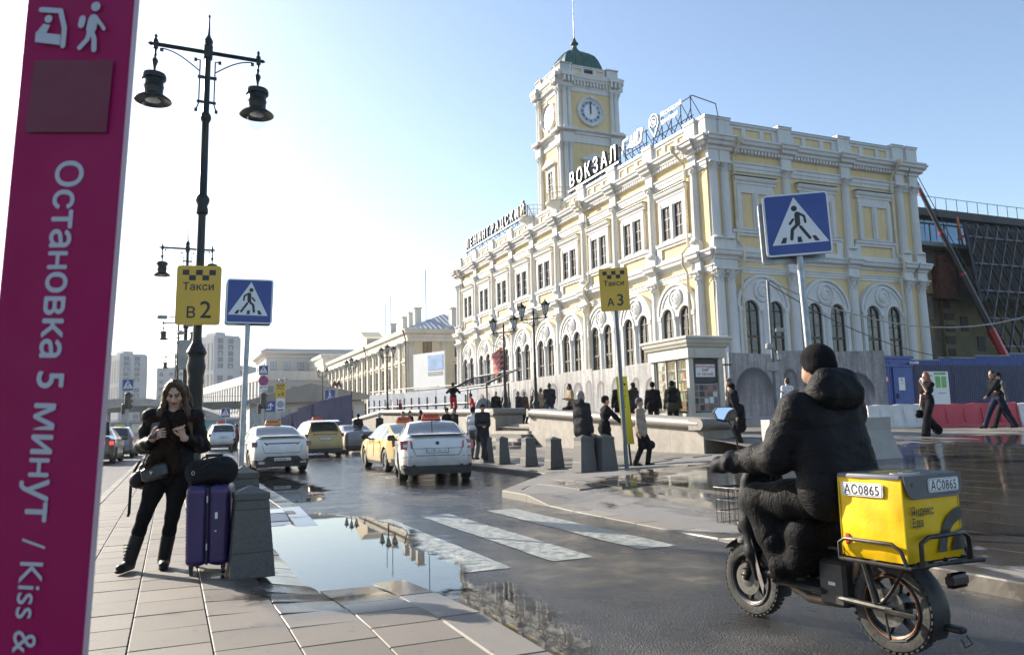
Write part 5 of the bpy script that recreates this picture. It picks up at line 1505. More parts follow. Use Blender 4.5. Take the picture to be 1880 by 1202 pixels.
for i in range(-8, 20):
    for sgn in (1, -1):
        pts = []
        for q in range(0, 13):
            z = 13.9 - q * 1.15; x = 8 + i * 1.1 + (q * .62 if sgn > 0 else -q * .62 + 9)
            if 7.9 <= x <= 26 and z > .2: pts.append(lat(x, z))
        if len(pts) > 1: MB().tube(pts, .085, 5).obj('lattice_bar', LT, CO)
for z in (12.9, 10.9, 8.9, 6.9, 4.9): MB().tube([lat(8.2, z), lat(26, z)], .055, 5).obj('lattice_pipe', LT2, CO)
MB().tube([lat(7.9, 13.9), lat(7.9, 8.0)], .14, 5).obj('lattice_edge', LT, CO)
for x in (14.5, 16.3, 18.1): MB().tube([(x, -3.4, 0), (x, -3.4, 5.6)], .14, 6).obj('column_pipe', LT2, CO)
# --- crane boom
CR = thing('crane_boom', 'telescopic crane boom, red at its foot and black above, beside the station', 'crane', (32.6, 52, .8), 0)
P0, P1 = Vector((0, 0, 4.0)), Vector((-5.2, .2, 17.2))
def seg(a, b_, w, mt, nm):
    A, B = P0.lerp(P1, a), P0.lerp(P1, b_); m = MB(); m.tube([A, B], w, 6); m.obj(nm, mt, CR)
CRED = MAT('crane_red', (.42, .03, .03), .4, coat=.3); CBLK = MAT('crane_black', (.03, .028, .03), .45)
seg(-.15, .13, .26, CRED, 'red_boom'); seg(.12, .42, .22, CBLK, 'boom_section'); seg(.41, .64, .185, CBLK, 'boom_section'); seg(.63, .86, .14, CBLK, 'boom_section'); seg(.85, 1.0, .14, CBLK, 'boom_tip')
for t in (.13, .42, .64, .86): seg(t - .006, t + .012, .29 - .17 * t, CRED, 'collar')
MB().tube([P0 + Vector((-.2, -.6, 1)), P1 + Vector((.1, -.35, 0))], .03, 4).obj('hoist_rope', STEEL, CR)
MB().bev((.9, .3, 3.0), (2.6, 2.2, 1.6), .15).obj('crane_body', BLUE, CR)
# ================================================================== STREET FURNITURE
DKG = MAT('dark_green_iron', (.006, .012, .012), .38, .35, var=.2, bp=.05)
def clear_globe():
    m, nt, bs = new_mat('clear_globe')
    nt.nodes.remove(bs)
    lw = nt.nodes.new('ShaderNodeLayerWeight'); lw.inputs['Blend'].default_value = .5
    fac = mathn(nt, 'ADD', mathn(nt, 'MULTIPLY', mathn(nt, 'POWER', lw.outputs['Facing'], 5.0), .5), .02)
    gl = nt.nodes.new('ShaderNodeBsdfGlossy'); gl.inputs['Roughness'].default_value = .03
    tr = nt.nodes.new('ShaderNodeBsdfTransparent'); tr.inputs['Color'].default_value = (.93, .94, .95, 1)
    mx = nt.nodes.new('ShaderNodeMixShader'); lk(nt, fac, mx.inputs[0]); lk(nt, tr.outputs[0], mx.inputs[1]); lk(nt, gl.outputs[0], mx.inputs[2])
    lk(nt, mx.outputs[0], nt.nodes['Material Output'].inputs['Surface'])
    return m
GLOBE = clear_globe()
LENS = MAT('lamp_reflector', (.55, .56, .58), .25, .6)
# ---- tall lamp post with two hanging bell lanterns
def bell_lamp(label, n, s, lean=0.0, arms=1.0, rz=TH):
    x, y_ = xy(n, s)
    Lp = thing('street_lamp', label, 'street lamp', (x, y_, .13), rz, 'tall lamp posts along the island')
    Lp.rotation_euler = (0, lean, rz)
    m = MB(); m.lathe([(.30, 0), (.30, .22), (.24, .30), (.19, .55), (.155, .70), (.145, 2.15), (.16, 2.2), (.145, 2.3), (.17, 2.42), (.185, 2.52), (.165, 2.62), (.15, 2.7), (.20, 2.8), (.18, 2.85), (.10, 3.0), (.088, 3.1), (.078, 5.65), (.12, 5.7), (.12, 5.78), (.10, 5.85), (.14, 5.95), (.14, 6.02), (.085, 6.1), (.072, 7.65), (.10, 7.7), (.115, 7.76), (.10, 7.82), (.065, 7.88), (.06, 9.1)], 20)
    m.obj('post', DKG, Lp, True)
    m = MB(); m.bb(-.09, .09, -.09, .09, 9.08, 9.34); m.lathe([(.05, 9.34), (.09, 9.42), (.09, 9.48), (.045, 9.56), (.03, 9.6), (.014, 9.98), (.03, 10.02), (.012, 10.06)], 10); m.obj('finial', DKG, Lp, True)
    m = MB(); m.tube([(-1.02, 0, 9.21), (1.02, 0, 9.21)], .045, 8)
    for sx in (-1, 1):
        m.lathe([(.05, 9.12), (.065, 9.21), (.05, 9.3), (.02, 9.34), (.035, 9.39), (.005, 9.44)], 8, (sx * 1.02, 0, 0))
        m.tube([(sx * 1.06, 0, 9.21), (sx * 1.12, 0, 9.21), (sx * 1.17, 0, 9.21)], [.03, .04, .006], 6)
    m.obj('cross_arm', DKG, Lp, True)
    m = MB()
    for sx in (-1, 1):
        pts = [(sx * (.16 + .74 * t), 0, 8.78 + .36 * math.sin(t * math.pi / 2)) for t in [i / 8 for i in range(9)]]
        m.tube(pts, .014, 5); m.bb(sx * .90 - .035, sx * .90 + .035, -.012, .012, 9.07, 9.14); m.bb(sx * .24 - .03, sx * .24 + .03, -.012, .012, 8.98, 9.05)
        m.tube([(sx * .15, 0, 9.02), (sx * .15, 0, 8.08), (sx * .17, 0, 8.0), (sx * .20, 0, 7.94)], .014, 5); m.tube([(sx * .15, 0, 9.02), (sx * .24, 0, 9.02)], .012, 5)
        m.bb(min(sx * .19, sx * .03), max(sx * .19, sx * .03), -.02, .02, 8.62, 8.68); m.bb(min(sx * .19, sx * .03), max(sx * .19, sx * .03), -.02, .02, 8.08, 8.13); m.bb(sx * .20 - .03, sx * .20 + .03, -.012, .012, 7.88, 7.95)
    m.obj('bracket', DKG, Lp, True)
    for sx in (-1, 1):
        c = (sx * 1.02, 0, 0)
        m = MB(); m.lathe([(.018, 9.14), (.035, 9.1), (.02, 9.04), (.035, 8.98), (.02, 8.92), (.06, 8.86), (.065, 8.83), (.03, 8.72), (.02, 8.62), (.10, 8.60), (.22, 8.55), (.24, 8.50), (.235, 8.44), (.19, 8.43), (.19, 8.30), (.205, 8.28), (.19, 8.25), (.185, 8.12), (.21, 8.10), (.35, 8.0), (.36, 7.97), (.34, 7.96), (.21, 8.03), (.19, 8.03), (.01, 8.08)], 24, c)
        o = m.obj('lantern', DKG, Lp, True)
        MB().lathe([(.195, 8.0), (.20, 7.92), (.19, 7.82), (.15, 7.73), (.08, 7.67), (.005, 7.65)], 20, c, cap=False).obj('globe', GLOBE, o, 'all')
        MB().lathe([(.17, 8.05), (.15, 7.98), (.03, 7.95)], 16, c).obj('reflector', LENS, o, True)
    return Lp
bell_lamp('tall dark lamp post rising behind the woman, with the yellow B2 sign', .40, 17.1, R(.9))
l2 = bell_lamp('second tall lamp post down the island, carrying cameras and a grey box', .50, 36.9)
bell_lamp('third tall lamp post down the island, only its left lantern showing', .35, 63.2)
bell_lamp('farthest tall lamp post on the island', .30, 92.0)
MB().bev((.0, -.25, 4.5), (.55, .3, 1.25), .03).obj('control_box', CONC, l2)
m = MB(); m.tube([(-.1, -.1, 6.1), (-.8, -.25, 6.15)], .025, 5); m.bev((-.95, -.28, 6.1), (.4, .16, .16), .03); m.bev((.15, -.25, 5.9), (.3, .25, .35), .03); m.tube([(.1, -.1, 6.3), (.5, -.2, 6.3)], .025, 5); m.lathe([(.02, 5.55), (.12, 5.5), (.2, 5.4), (.02, 5.35)], 10, (-.2, -.3, 0)); m.obj('cameras', CONC, l2)

# ---- old-style lamp posts with glass lanterns
AMBG = MAT('frosted_lantern', (.52, .53, .52), .3, var=.1)
def lantern_lamp(label, n, s, z, lanterns=2, h=4.55, rz=TH - math.pi / 2 + .5):
    x, y_ = xy(n, s)
    T = thing('lantern_post', label, 'street lamp', (x, y_, z), rz, 'old-style lantern posts on the plaza')
    m = MB(); m.lathe([(.24, 0), (.24, .3), (.17, .4), (.15, .7), (.12, .8), (.16, .95), (.16, 1.0), (.09, 1.12), (.10, 1.35), (.07, 1.5), (.055, 2.6), (.07, 2.65), (.05, 2.7), (.042, h - .5), (.075, h - .45), (.04, h - .38), (.035, h), (.06, h + .04), (.04, h + .1), (.01, h + .22)], 14); m.obj('post', IRON, T, True)
    m = MB(); m.tube([(-.72, 0, h - .22), (.72, 0, h - .22)], .028, 6)
    for sx in (-1, 1):
        for q in range(3):
            c = Vector((sx * (.16 + .2 * q), 0, h - .31)); r = .075 - .015 * q
            m.tube([(c.x + r * math.cos(a), 0, c.z + r * math.sin(a)) for a in [i * math.pi / 4 for i in range(9)]], .011, 4)
        m.tube([(sx * .04, 0, h - .55), (sx * .3, 0, h - .40), (sx * .66, 0, h - .24)], .016, 5)
    m.obj('bracket', IRON, T, True)
    spots = [(-.62, 0, 0), (.62, 0, 0)] + ([(0, 0, .18)] if lanterns > 2 else [])
    for (lx, ly, dz) in spots:
        zb = h - .20 + dz
        m = MB(); m.lathe([(.03, zb), (.05, zb + .06), (.075, zb + .10)], 6, (lx, ly, 0)); m.lathe([(.19, zb + .48), (.20, zb + .52), (.10, zb + .64), (.05, zb + .67), (.03, zb + .72), (.01, zb + .8)], 6, (lx, ly, 0))
        for i in range(6):
            a = i * math.pi / 3; m.tube([(lx + .08 * math.cos(a), ly + .08 * math.sin(a), zb + .1), (lx + .17 * math.cos(a), ly + .17 * math.sin(a), zb + .5)], .012, 4); m.tube([(lx + .18 * math.cos(a), ly + .18 * math.sin(a), zb + .5), (lx + .22 * math.cos(a), ly + .22 * math.sin(a), zb + .6)], .02, 4)
        o = m.obj('lantern', IRON, T)
        MB().lathe([(.075, zb + .11), (.16, zb + .49)], 6, (lx, ly, 0)).obj('glass', AMBG, o)
    return T
lantern_lamp('black lantern post behind the parapet, nearer of the pair by the steps', 14.0, 29.9, 1.15, h=4.75)
lantern_lamp('black lantern post with an orange flag, left of the steps', 14.0, 33.2, 1.2, h=4.5)
lantern_lamp('black three-lantern post in front of the grey site fence', 14.0, 54.6, 1.5, 3, 4.9)
lantern_lamp('black three-lantern post before the classical building', 14.0, 66.8, 1.6, 3, 4.9)
lantern_lamp('black lantern post beside the red metro letter', 14.0, 80.8, 1.7, 2, 5.0)
lantern_lamp('farthest black lantern post behind the taxi A4 sign', 13.0, 104.0, 1.2, 2, 6.0)
FL = thing('flag', 'orange and pink printed flag hanging from the lantern post', 'flag', (*xy(14.0, 33.2), 1.2), TH - math.pi / 2 + .5)
m = MB(); vs = []
for i in range(9):
    for j in range(7):
        u_, w_ = i / 8, j / 6
        vs.append((-.06 - .62 * w_ + .10 * u_, .05 * math.sin(5 * w_ + 3 * u_) - .05, 3.35 - 1.05 * u_ + .25 * (1 - w_) + .05 * math.sin(6 * w_)))
m.add(vs, [(i * 7 + j, i * 7 + j + 1, i * 7 + j + 8, i * 7 + j + 7) for i in range(8) for j in range(6)]); 
for q in range(len(m.mi)): m.mi[q] = (0, 0, 1, 0, 2, 1, 0, 3)[(q // 2 + q // 6) % 8]
m.obj('cloth', [MAT('flag_orange', (.62, .14, .05), .7), MAT('flag_pink', (.70, .30, .34), .7), BLK, PAPER], FL, 'all')
MB().tube([(0, 0, 3.5), (-.7, -.03, 3.75)], .012, 4).obj('flag_staff', IRON, FL)

# ---- stone bollards
def bollard(label, n, s, w=.38, h=.80, rz=TH, z=None):
    x, y_ = xy(n, s)
    B = thing('bollard', label, 'bollard', (x, y_, (zi(n, s) if n < 2 else rg(n, s)) if z is None else z), rz, 'granite bollards')
    def rg4(k, z): return [(-k, -k, z), (k, -k, z), (k, k, z), (-k, k, z)]
    a, t = w / 2, w / 2 * .73
    f = lambda z: a + (t - a) * z / (h * .86)
    def course(z0, z1, nm):
        m = MB(); g = .004
        m.loft([rg4(f(z0) - g, z0), rg4(f(z0), z0 + .006), rg4(f(z1), z1 - .006), rg4(f(z1) - g, z1)]); m.obj(nm, GRAN, B)
    course(0, h * .27, 'base_block'); course(h * .27, h * .74, 'middle_block'); course(h * .74, h * .84, 'upper_block')
    m = MB(); k = t + .008; m.loft([rg4(k - .004, h * .84), rg4(k, h * .85), rg4(k, h * .915), rg4(.002, h)]); m.obj('pyramid_cap', GRAN, B)
    return B
bollard('near granite bollard with a pyramid cap beside the purple suitcase', .66, 7.38, .37, .77, TH + .04)
bollard('granite bollard half hidden behind the one by the purple suitcase', .76, 9.45, .40, .87, TH + .04)
for lab, s_, dn, w in (('granite bollard that the man by the white taxi leans on', 22.9, 0, .36), ('first free granite bollard right of the leaning man', 21.5, -.05, .36), ('granite bollard in front of the bottom step', 19.75, 0, .38), ('granite bollard in front of the parapet, left of the man in the black parka', 18.2, .0, .40)):
    bollard(lab, 8.98 + dn, s_, w, .80, TH, .17)
bollard('granite bollard at the feet of the man in the black parka', 8.85, 16.35, .44, .86, TH + .03, .17)
bollard('granite bollard nearest the leaning taxi A3 pole', 9.32, 16.2, .44, .86, TH + .03, .17)
bollard('granite bollard squeezed behind the pair near the taxi A3 pole', 9.75, 17.6, .38, .84, TH + .03, .2)

# ---- traffic signs
SBLUE = MAT('sign_blue', (.008, .045, .26), .35, var=.06, coat=.2); SWHITE = MAT('sign_white', (.72, .73, .75), .35, var=.04, coat=.2); SBLACK = MAT('sign_black', (.015, .016, .018), .45)
SYEL = MAT('sign_yellow', (.66, .40, .02), .4, var=.05, coat=.2); ZINC = MAT('galvanised', (.33, .36, .39), .45, .6, var=.2, vs=8); SRED = MAT('sign_red_film', (.55, .02, .03), .4)
def rrect(w, h, r, n=4):
    pts = []
    for cx, cy, a0 in ((w / 2 - r, -h / 2 + r, -90), (w / 2 - r, h / 2 - r, 0), (-w / 2 + r, h / 2 - r, 90), (-w / 2 + r, -h / 2 + r, 180)):
        pts += [(cx + r * math.cos(R(a0 + 90 * i / n)), cy + r * math.sin(R(a0 + 90 * i / n))) for i in range(n + 1)]
    return pts
def circ(cx, cy, r, n=18): return [(cx + r * math.cos(2 * math.pi * i / n), cy + r * math.sin(2 * math.pi * i / n)) for i in range(n)]
class Sheet:
    """flat artwork in a vertical plane facing -y; every shape sits a hair in front of the last"""
    def __init__(s, parent, M, y0=.004): s.p = parent; s.M = M; s.z = y0
    def poly(s, pts, mat, name='artwork', th=.0):
        m = MB(); s.z += .0006
        if th: m.prism(pts, s.z - th, s.z, s.M @ up_y())
        else: m.add([(p[0], p[1], s.z) for p in pts], [tuple(range(len(pts)))], s.M @ up_y())
        return m.obj(name, mat, s.p)
    def strokes(s, paths, mat, name='pictogram', extra=()):
        m = MB()
        for pts, w in paths:
            for a, b_ in zip(pts[:-1], pts[1:]):
                s.z += .0001
                d = Vector((b_[0] - a[0], b_[1] - a[1])); L = d.length or 1; d /= L; p = Vector((-d.y, d.x)) * w / 2
                cap = [(b_[0] + w / 2 * (d.x * math.cos(t) - p.x / (w / 2) * math.sin(t) * -1), b_[1] + w / 2 * (d.y * math.cos(t) + p.y / (w / 2) * math.sin(t))) for t in ()]
                ang = math.atan2(d.y, d.x)
                poly = [(b_[0] + w / 2 * math.cos(ang + R(t)), b_[1] + w / 2 * math.sin(ang + R(t))) for t in (-90, -45, 0, 45, 90)] + [(a[0] + w / 2 * math.cos(ang + R(t)), a[1] + w / 2 * math.sin(ang + R(t))) for t in (90, 135, 180, 225, 270)]
                m.add([(q[0], q[1], s.z) for q in poly], [tuple(range(10))], s.M @ up_y())
        for poly in extra:
            s.z += .0001; m.add([(q[0], q[1], s.z) for q in poly], [tuple(range(len(poly)))], s.M @ up_y())
        return m.obj(name, mat, s.p)
    def text(s, t, size, mat, x, y_, rot=0.0, **k):
        s.z += .0006
        return lettering(t, size, mat, s.p, s.M @ up_y() @ Matrix.Translation((x, y_, s.z)) @ Matrix.Rotation(rot, 4, 'Z'), **k)
def plate_obj(parent, M, w, h, r, back=ZINC, th=.03):
    m = MB(); m.prism(rrect(w, h, r), -th, 0.0, M @ up_y()); return m.obj('plate', back, parent)
def walker(k=1, f=1.0):
    g = lambda x, y_: (k * f * (x - 590) / 880, f * (548 - y_) / 840)
    w = f / 880
    P = [([g(596, 415), g(594, 545)], 72 * w), ([g(538, 482), g(490, 540)], 34 * w), ([g(612, 402), g(688, 450), g(697, 530)], 34 * w), ([g(602, 545), g(515, 620), g(497, 745)], 45 * w), ([g(628, 588), g(738, 745)], 42 * w)]
    hx = g(562, 337)
    ex = [circ(hx[0], hx[1], 40 * w)] + [[g(*q) for q in (qs if k > 0 else reversed(qs))] for qs in (((343, 795), (415, 795), (435, 720), (385, 720)), ((573, 795), (637, 795), (622, 720), (573, 720)), ((805, 790), (868, 790), (815, 718), (765, 718)))]
    return P, ex
def crossing_plate(parent, M, size, mirror=1):
    p = plate_obj(parent, M, size, size, size * .06)
    S = Sheet(p, M, .0)
    S.poly(rrect(size * .99, size * .99, size * .055), SWHITE, 'border')
    S.poly(rrect(size * .94, size * .94, size * .035), SBLUE, 'blue_field')
    S.poly([(size * x * mirror, size * y_) for x, y_ in ((-.405, -.32), (.45, -.31), (-.025, .435))][::mirror], SWHITE, 'triangle')
    P, ex = walker(mirror, size)
    S.strokes(P, SBLACK, 'walking_figure', ex)
    return p
def T3(x, y_, z, rz=0.0): return Matrix.Translation((x, y_, z)) @ Matrix.Rotation(rz, 4, 'Z')
# right-hand sign
RS = thing('crossing_sign', 'blue pedestrian crossing sign on a leaning zinc pole above the rider', 'sign', (3.17, 8.25, .12), 0, 'pedestrian crossing signs')
RS.rotation_euler = (0, R(-1.5), R(-8))
MB().tube([(0, 0, 0), (0, 0, 3.45)], .036, 12).obj('pole', ZINC, RS, True)
crossing_plate(RS, T3(0, -.05, 3.26), .68, 1)
q = plate_obj(RS, T3(-.045, .10, 3.20, R(188)) , .68, .68, .04); q.name = 'back_plate'
MB().bb(-.12, .12, -.05, .1, 3.12, 3.16).bb(-.12, .12, -.05, .1, 3.36, 3.40).obj('clamp', ZINC, RS)
# left-hand sign
LS = thing('crossing_sign', 'blue pedestrian crossing sign on a zinc pole right of the yellow B2 sign', 'sign', (-4.34, 12.5, .13), 0, 'pedestrian crossing signs')
LS.rotation_euler = (0, R(1.9), R(9))
MB().tube([(0, 0, 0), (0, 0, 3.55)], .042, 12).obj('pole', ZINC, LS, True)
crossing_plate(LS, T3(.02, -.06, 3.27), .72, -1)
q = plate_obj(LS, T3(-.02, .10, 3.25, R(178)), .72, .72, .04); q.name = 'back_plate'
def taxi_panel(parent, M, w, h, code, letter='В'):
    p = plate_obj(parent, M, w, h, w * .07, SYEL, .04)
    S = Sheet(p, M, .0)
    S.poly(rrect(w * .97, h * .98, w * .06), SYEL, 'yellow_field')
    c = w * .15
    for i in range(3): S.poly([(-w * .37 + i * 2 * c, h * .34), (-w * .37 + (2 * i + 1) * c, h * .34), (-w * .37 + (2 * i + 1) * c, h * .43), (-w * .37 + i * 2 * c, h * .43)], SBLACK, 'checker')
    for i in range(2): S.poly([(-w * .37 + (2 * i + 1) * c, h * .25), (-w * .37 + (2 * i + 2) * c, h * .25), (-w * .37 + (2 * i + 2) * c, h * .338), (-w * .37 + (2 * i + 1) * c, h * .338)], SBLACK, 'checker')
    S.text('Такси', w * .25, SBLACK, 0, h * .085, bold=.003)
    S.text(letter, w * .36, SBLACK, -w * .15, -h * .38, bold=.004); S.text(code, w * .56, SBLACK, w * .18, -h * .38, bold=.004)
    return p
TB = thing('taxi_sign', 'yellow taxi rank sign reading B2 on the tall lamp post', 'sign', (-6.42, 15.55, .13), 0, 'taxi rank signs')
TB.rotation_euler = (0, R(1.2), R(6))
taxi_panel(TB, T3(.07, -.05, 3.92), .86, 1.20, '2')
MB().bb(-.2, .2, -.02, .35, 3.5, 3.55).bb(-.2, .2, -.02, .35, 4.3, 4.35).obj('bracket', ZINC, TB)
TA = thing('taxi_sign', 'yellow taxi rank sign reading A3 on a leaning grey pole', 'sign', (2.58, 18.5, .18), 0, 'taxi rank signs')
TA.rotation_euler = (0, R(-1.6), R(-4))
MB().tube([(0, 0, 0), (0, 0, 4.7)], .05, 12).obj('pole', MAT('pole_blue_grey', (.12, .14, .16), .5, .4), TA, True)
taxi_panel(TA, T3(0, -.06, 4.25), .69, 1.03, '3', 'А')
YT = thing('taxi_totem', 'bright yellow taxi totem leaning behind the A3 pole', 'sign', (2.80, 19.3, .2), R(-10))
YT.rotation_euler = (0, R(-4.0), R(-10))
YBR = MAT('totem_yellow', (.72, .62, .02), .4, var=.05)
MB().bb(-.13, .13, -.03, .03, .55, 2.2).obj('panel', YBR, YT)
MB().tube([(0, .05, 0), (0, .05, 2.1)], .03, 6).obj('pole', SBLACK, YT)
S = Sheet(YT, T3(0, -.032, 0), .0)
for i in range(3): S.poly([(-.06 + i * .05, 1.98 + .05 * (i % 2)), (-.01 + i * .05, 1.98 + .05 * (i % 2)), (-.01 + i * .05, 2.03 + .05 * (i % 2)), (-.06 + i * .05, 2.03 + .05 * (i % 2))], SBLACK, 'checker')
S.text('C', .12, SBLACK, .0, 1.84, R(-90)); S.text('Такси', .11, SBLACK, -.03, 1.6, R(-90))
MB().bb(.13, .135, -.03, .03, .55, 2.2).obj('panel_edge', SBLACK, YT)

# distant signs and signals
def small_sign(name, label, x, y_, z0, parts, h, group=None, rz=0.0):
    T = thing(name, label, 'sign', (x, y_, z0), rz, group); MB().tube([(0, .05, 0), (0, .05, h)], .045, 6).obj('pole', ZINC, T); parts(T); return T
def traffic_light(label, x, y_, zc, top):
    T = thing('traffic_light', label, 'traffic light', (x, y_, 0), 0, 'dark traffic lights seen from behind')
    MB().tube([(0, .1, 0), (0, .1, top)], .06, 8).obj('pole', ZINC, T)
    MB().bev((0, -.05, zc), (.42, .35, 1.25), .08).obj('signal_head', SBLACK, T)
    for k in (-.4, 0, .4): MB().tube([(0, .12, zc + k), (0, .42, zc + k)], [.16, .17], 10, False).obj('hood', SBLACK, T)
    MB().bev((-.32, -.05, zc - .62), (.24, .3, .8), .06).obj('side_signal', SBLACK, T)
    return T
def xr(T): crossing_plate(T, T3(0, 0, 5.92 - 0), .95, -1)
tl = traffic_light('dark traffic light under a crossing sign beyond the left carriageway', -29.4, 60, 3.75, 7.0); crossing_plate(tl, T3(0, -.1, 4.95), .9, 1)
tr_ = traffic_light('dark traffic light beneath stacked signs behind the white taxi', -19.7, 62, 3.55, 6.4); crossing_plate(tr_, T3(0, -.1, 5.95), .75, -1)
def nostop(parent, M, r):
    p = MB().prism(circ(0, 0, r), -.03, 0, M @ up_y()).obj('plate', SRED, parent); S = Sheet(p, M, 0); S.poly(circ(0, 0, r * .8), SBLUE, 'blue_field')
    S.strokes([([(-r * .55, r * .55), (r * .55, -r * .55)], r * .22), ([(-r * .55, -r * .55), (r * .55, r * .55)], r * .22)], SRED, 'red_cross')
nostop(tr_, T3(0, -.1, 5.12), .40)
p = plate_obj(tr_, T3(0, -.1, 4.58), .7, .3, .03, SWHITE); S = Sheet(p, T3(0, -.1, 4.58)); S.strokes([([(-.25, .0), (-.05, .0)], .08), ([(.05, .03), (.28, .0)], .06)], SBLACK, 'tow_mark')
def a4(T):
    taxi_panel(T, T3(0, 0, 3.85), .72, 1.0, '4', 'А'); p = plate_obj(T, T3(0, 0, 2.85), .62, .95, .04, SWHITE); S = Sheet(p, T3(0, 0, 2.85)); S.poly(circ(0, .05, .24), GREYINK, 'grey_disc'); S.strokes([([(-.2, -.36), (.2, -.36)], .08)], SBLACK, 'tow_mark')
    MB().bb(-.07, .07, -.04, .04, .4, 1.7).obj('yellow_post', YBR, T)
small_sign('taxi_sign', 'small distant yellow taxi sign reading A4 above a white panel', -16.3, 55, .13, a4, 4.2, 'taxi rank signs')
def under(T):
    p = plate_obj(T, T3(0, 0, 4.4), 1.05, 1.05, .06); S = Sheet(p, T3(0, 0, 4.4)); S.poly(rrect(1.03, 1.03, .06), SWHITE, 'border'); S.poly(rrect(.97, .97, .04), SBLUE, 'blue_field')
    S.strokes([([(-.05, .18), (-.03, -.02)], .13), ([(-.03, -.02), (-.16, -.26)], .07), ([(-.02, -.02), (.08, -.24)], .07), ([(-.05, .16), (.12, .05)], .05), ([(-.38, -.4), (-.2, -.4), (-.2, -.32), (.0, -.32), (0, -.24), (.2, -.24), (.2, -.16), (.4, -.16)], .04)], SWHITE, 'walking_figure', [circ(-.04, .33, .07)])
small_sign('underpass_sign', 'blue sign with a white figure on stairs beside the red metro letter', -17.5, 75, 0, under, 5.0)
def metro(T):
    S = Sheet(T, T3(0, -.05, 0), 0); r = .62
    for sx in (-1, 1):
        pts = [(sx * .95 * r, 0), (sx * .30 * r, 0), (sx * .30 * r, .10 * r), (sx * .42 * r, .10 * r), (sx * .35 * r, .30 * r), (0, -.12 * r + .12 * r), (0, .45 * r), (sx * .34 * r, 1.1 * r), (sx * .74 * r, .12 * r), (sx * .95 * r, .12 * r)]
        pts = [(x, 5.1 + y_) for x, y_ in pts]
        S.poly(pts if sx < 0 else pts[::-1], MAT('metro_red', (.12, .01, .012), .4), 'metro_letter', .12)
small_sign('metro_sign', 'dark red metro letter M on a pole above the blue fence', -16.75, 74.5, 0, metro, 5.1)
def far_cross(T): crossing_plate(T, T3(0, 0, 3.3), 1.05, -1)
small_sign('crossing_sign', 'tiny distant pedestrian crossing sign under the overpass', -32.9, 90, 0, far_cross, 3.6, 'pedestrian crossing signs')
def far_arrow(T):
    p = plate_obj(T, T3(0, 0, 3.3), .95, .95, .05, SBLUE); S = Sheet(p, T3(0, 0, 3.3)); S.strokes([([(-.25, -.25), (.1, -.25), (.1, .2)], .1), ([(-.1, .05), (.1, .28), (.3, .05)], .08)], SWHITE, 'arrow')
small_sign('arrow_sign', 'small distant blue sign with a white turning arrow', -21.7, 70, 0, far_arrow, 3.6)

# ---- near magenta sign
PK = thing('pink_stop_sign', 'tall magenta parking sign with vertical white lettering close to the viewer', 'sign', (-1.143, 1.82, .13), 0)
PK.rotation_euler = (0, R(2.7), R(-6))
MAG = MAT('magenta_film', (.32, .003, .082), .6, var=.08, spec=.25); MAGD = MAT('magenta_patch', (.14, .005, .028), .5)
W_ = .282
MB().bev((0, .012, 1.45), (W_, .024, 2.9), .004).obj('panel', MAG, PK)
MB().bb(W_ / 2, W_ / 2 + .002, 0.003, .021, .02, 2.88).obj('side_strip', MAT('pale_pink_edge', (.55, .42, .47), .5), PK)
S = Sheet(PK, T3(0, 0, 0), .0008); PKW = MAT('sign_lettering', (.46, .48, .54), .45, var=.03)
def word_run(words, size, z, bold, gap):
    for w in words:
        me = text_mesh(w, size, align='LEFT'); L_ = max(v.co.x for v in me.vertices); bpy.data.meshes.remove(me)
        S.text(w, size, PKW, -.020, z, R(-90), bold=bold, align='LEFT'); z -= L_ + gap
word_run(('Остановка', '5', 'минут'), .0935, 1.882, .0016, .030)
word_run(('/', 'Kiss', '&', 'Ride'), .080, 1.0, .0003, .024)
S.poly([(-.105, 1.95), (.102, 1.945), (.105, 2.125), (-.10, 2.13)], MAGD, 'patch')
# pictograms: car with open door, walking passenger
cx, cz = -.055, 2.215
S.strokes([([(cx - .04, cz + .045), (cx + .012, cz + .04), (cx + .026, cz - .005), (cx + .026, cz - .05)], .013)], PKW, 'car_outline', [circ(cx - .018, cz + .02, .010), [(cx - .048, cz - .012), (cx + .018, cz - .022), (cx + .018, cz - .048), (cx - .048, cz - .038)], [(cx - .045, cz - .012), (cx - .02, cz - .016), (cx - .012, cz + .004), (cx - .03, cz + .008)]])
wx, wz = .045, 2.21
S.strokes([([(wx, wz + .02), (wx - .004, wz - .005)], .026), ([(wx - .004, wz - .008), (wx + .006, wz - .03), (wx + .008, wz - .058)], .013), ([(wx - .006, wz - .008), (wx - .012, wz - .032), (wx - .03, wz - .052)], .012), ([(wx + .008, wz + .022), (wx + .024, wz + .002), (wx + .03, wz - .006)], .009), ([(wx - .028, wz + .022), (wx - .03, wz + .006)], .017)], PKW, 'walking_passenger', [circ(wx + .004, wz + .052, .012)])
# ---- camera post and cables right of the kiosk
CP = thing('camera_post', 'thin grey post with small cameras behind the hoarding', 'post', (8.15, 24.6, .9), 0)
MB().tube([(0, 0, 0), (0, 0, 4.7)], .05, 8).obj('pole', MAT('pole_blue_grey', (.12, .14, .16), .5, .4), CP, True)
MB().bev((.25, -.1, 3.1), (.3, .13, .13), .02).bev((-.12, -.12, 2.6), (.22, .16, .18), .03).bev((-.05, -.12, 1.95), (.3, .2, .28), .02).bev((.16, -.1, 2.25), (.14, .14, .22), .04).obj('camera', CONC, CP)
def cable(label, pts, r, mat):
    o = MB().tube(pts, r, 5).obj('cable', mat); return tag(o, label, 'cable', 'cables from the camera post')
def sag(a, b_, d, n=14): 
    a, b_ = Vector(a), Vector(b_); return [tuple(a.lerp(b_, i / n) - Vector((0, 0, d * 4 * (i / n) * (1 - i / n)))) for i in range(n + 1)]
cable('thick pale cable sagging across to the right edge', sag((8.15, 24.55, 5.6), (19.5, 27, 5.1), 1.25), .022, CONC)
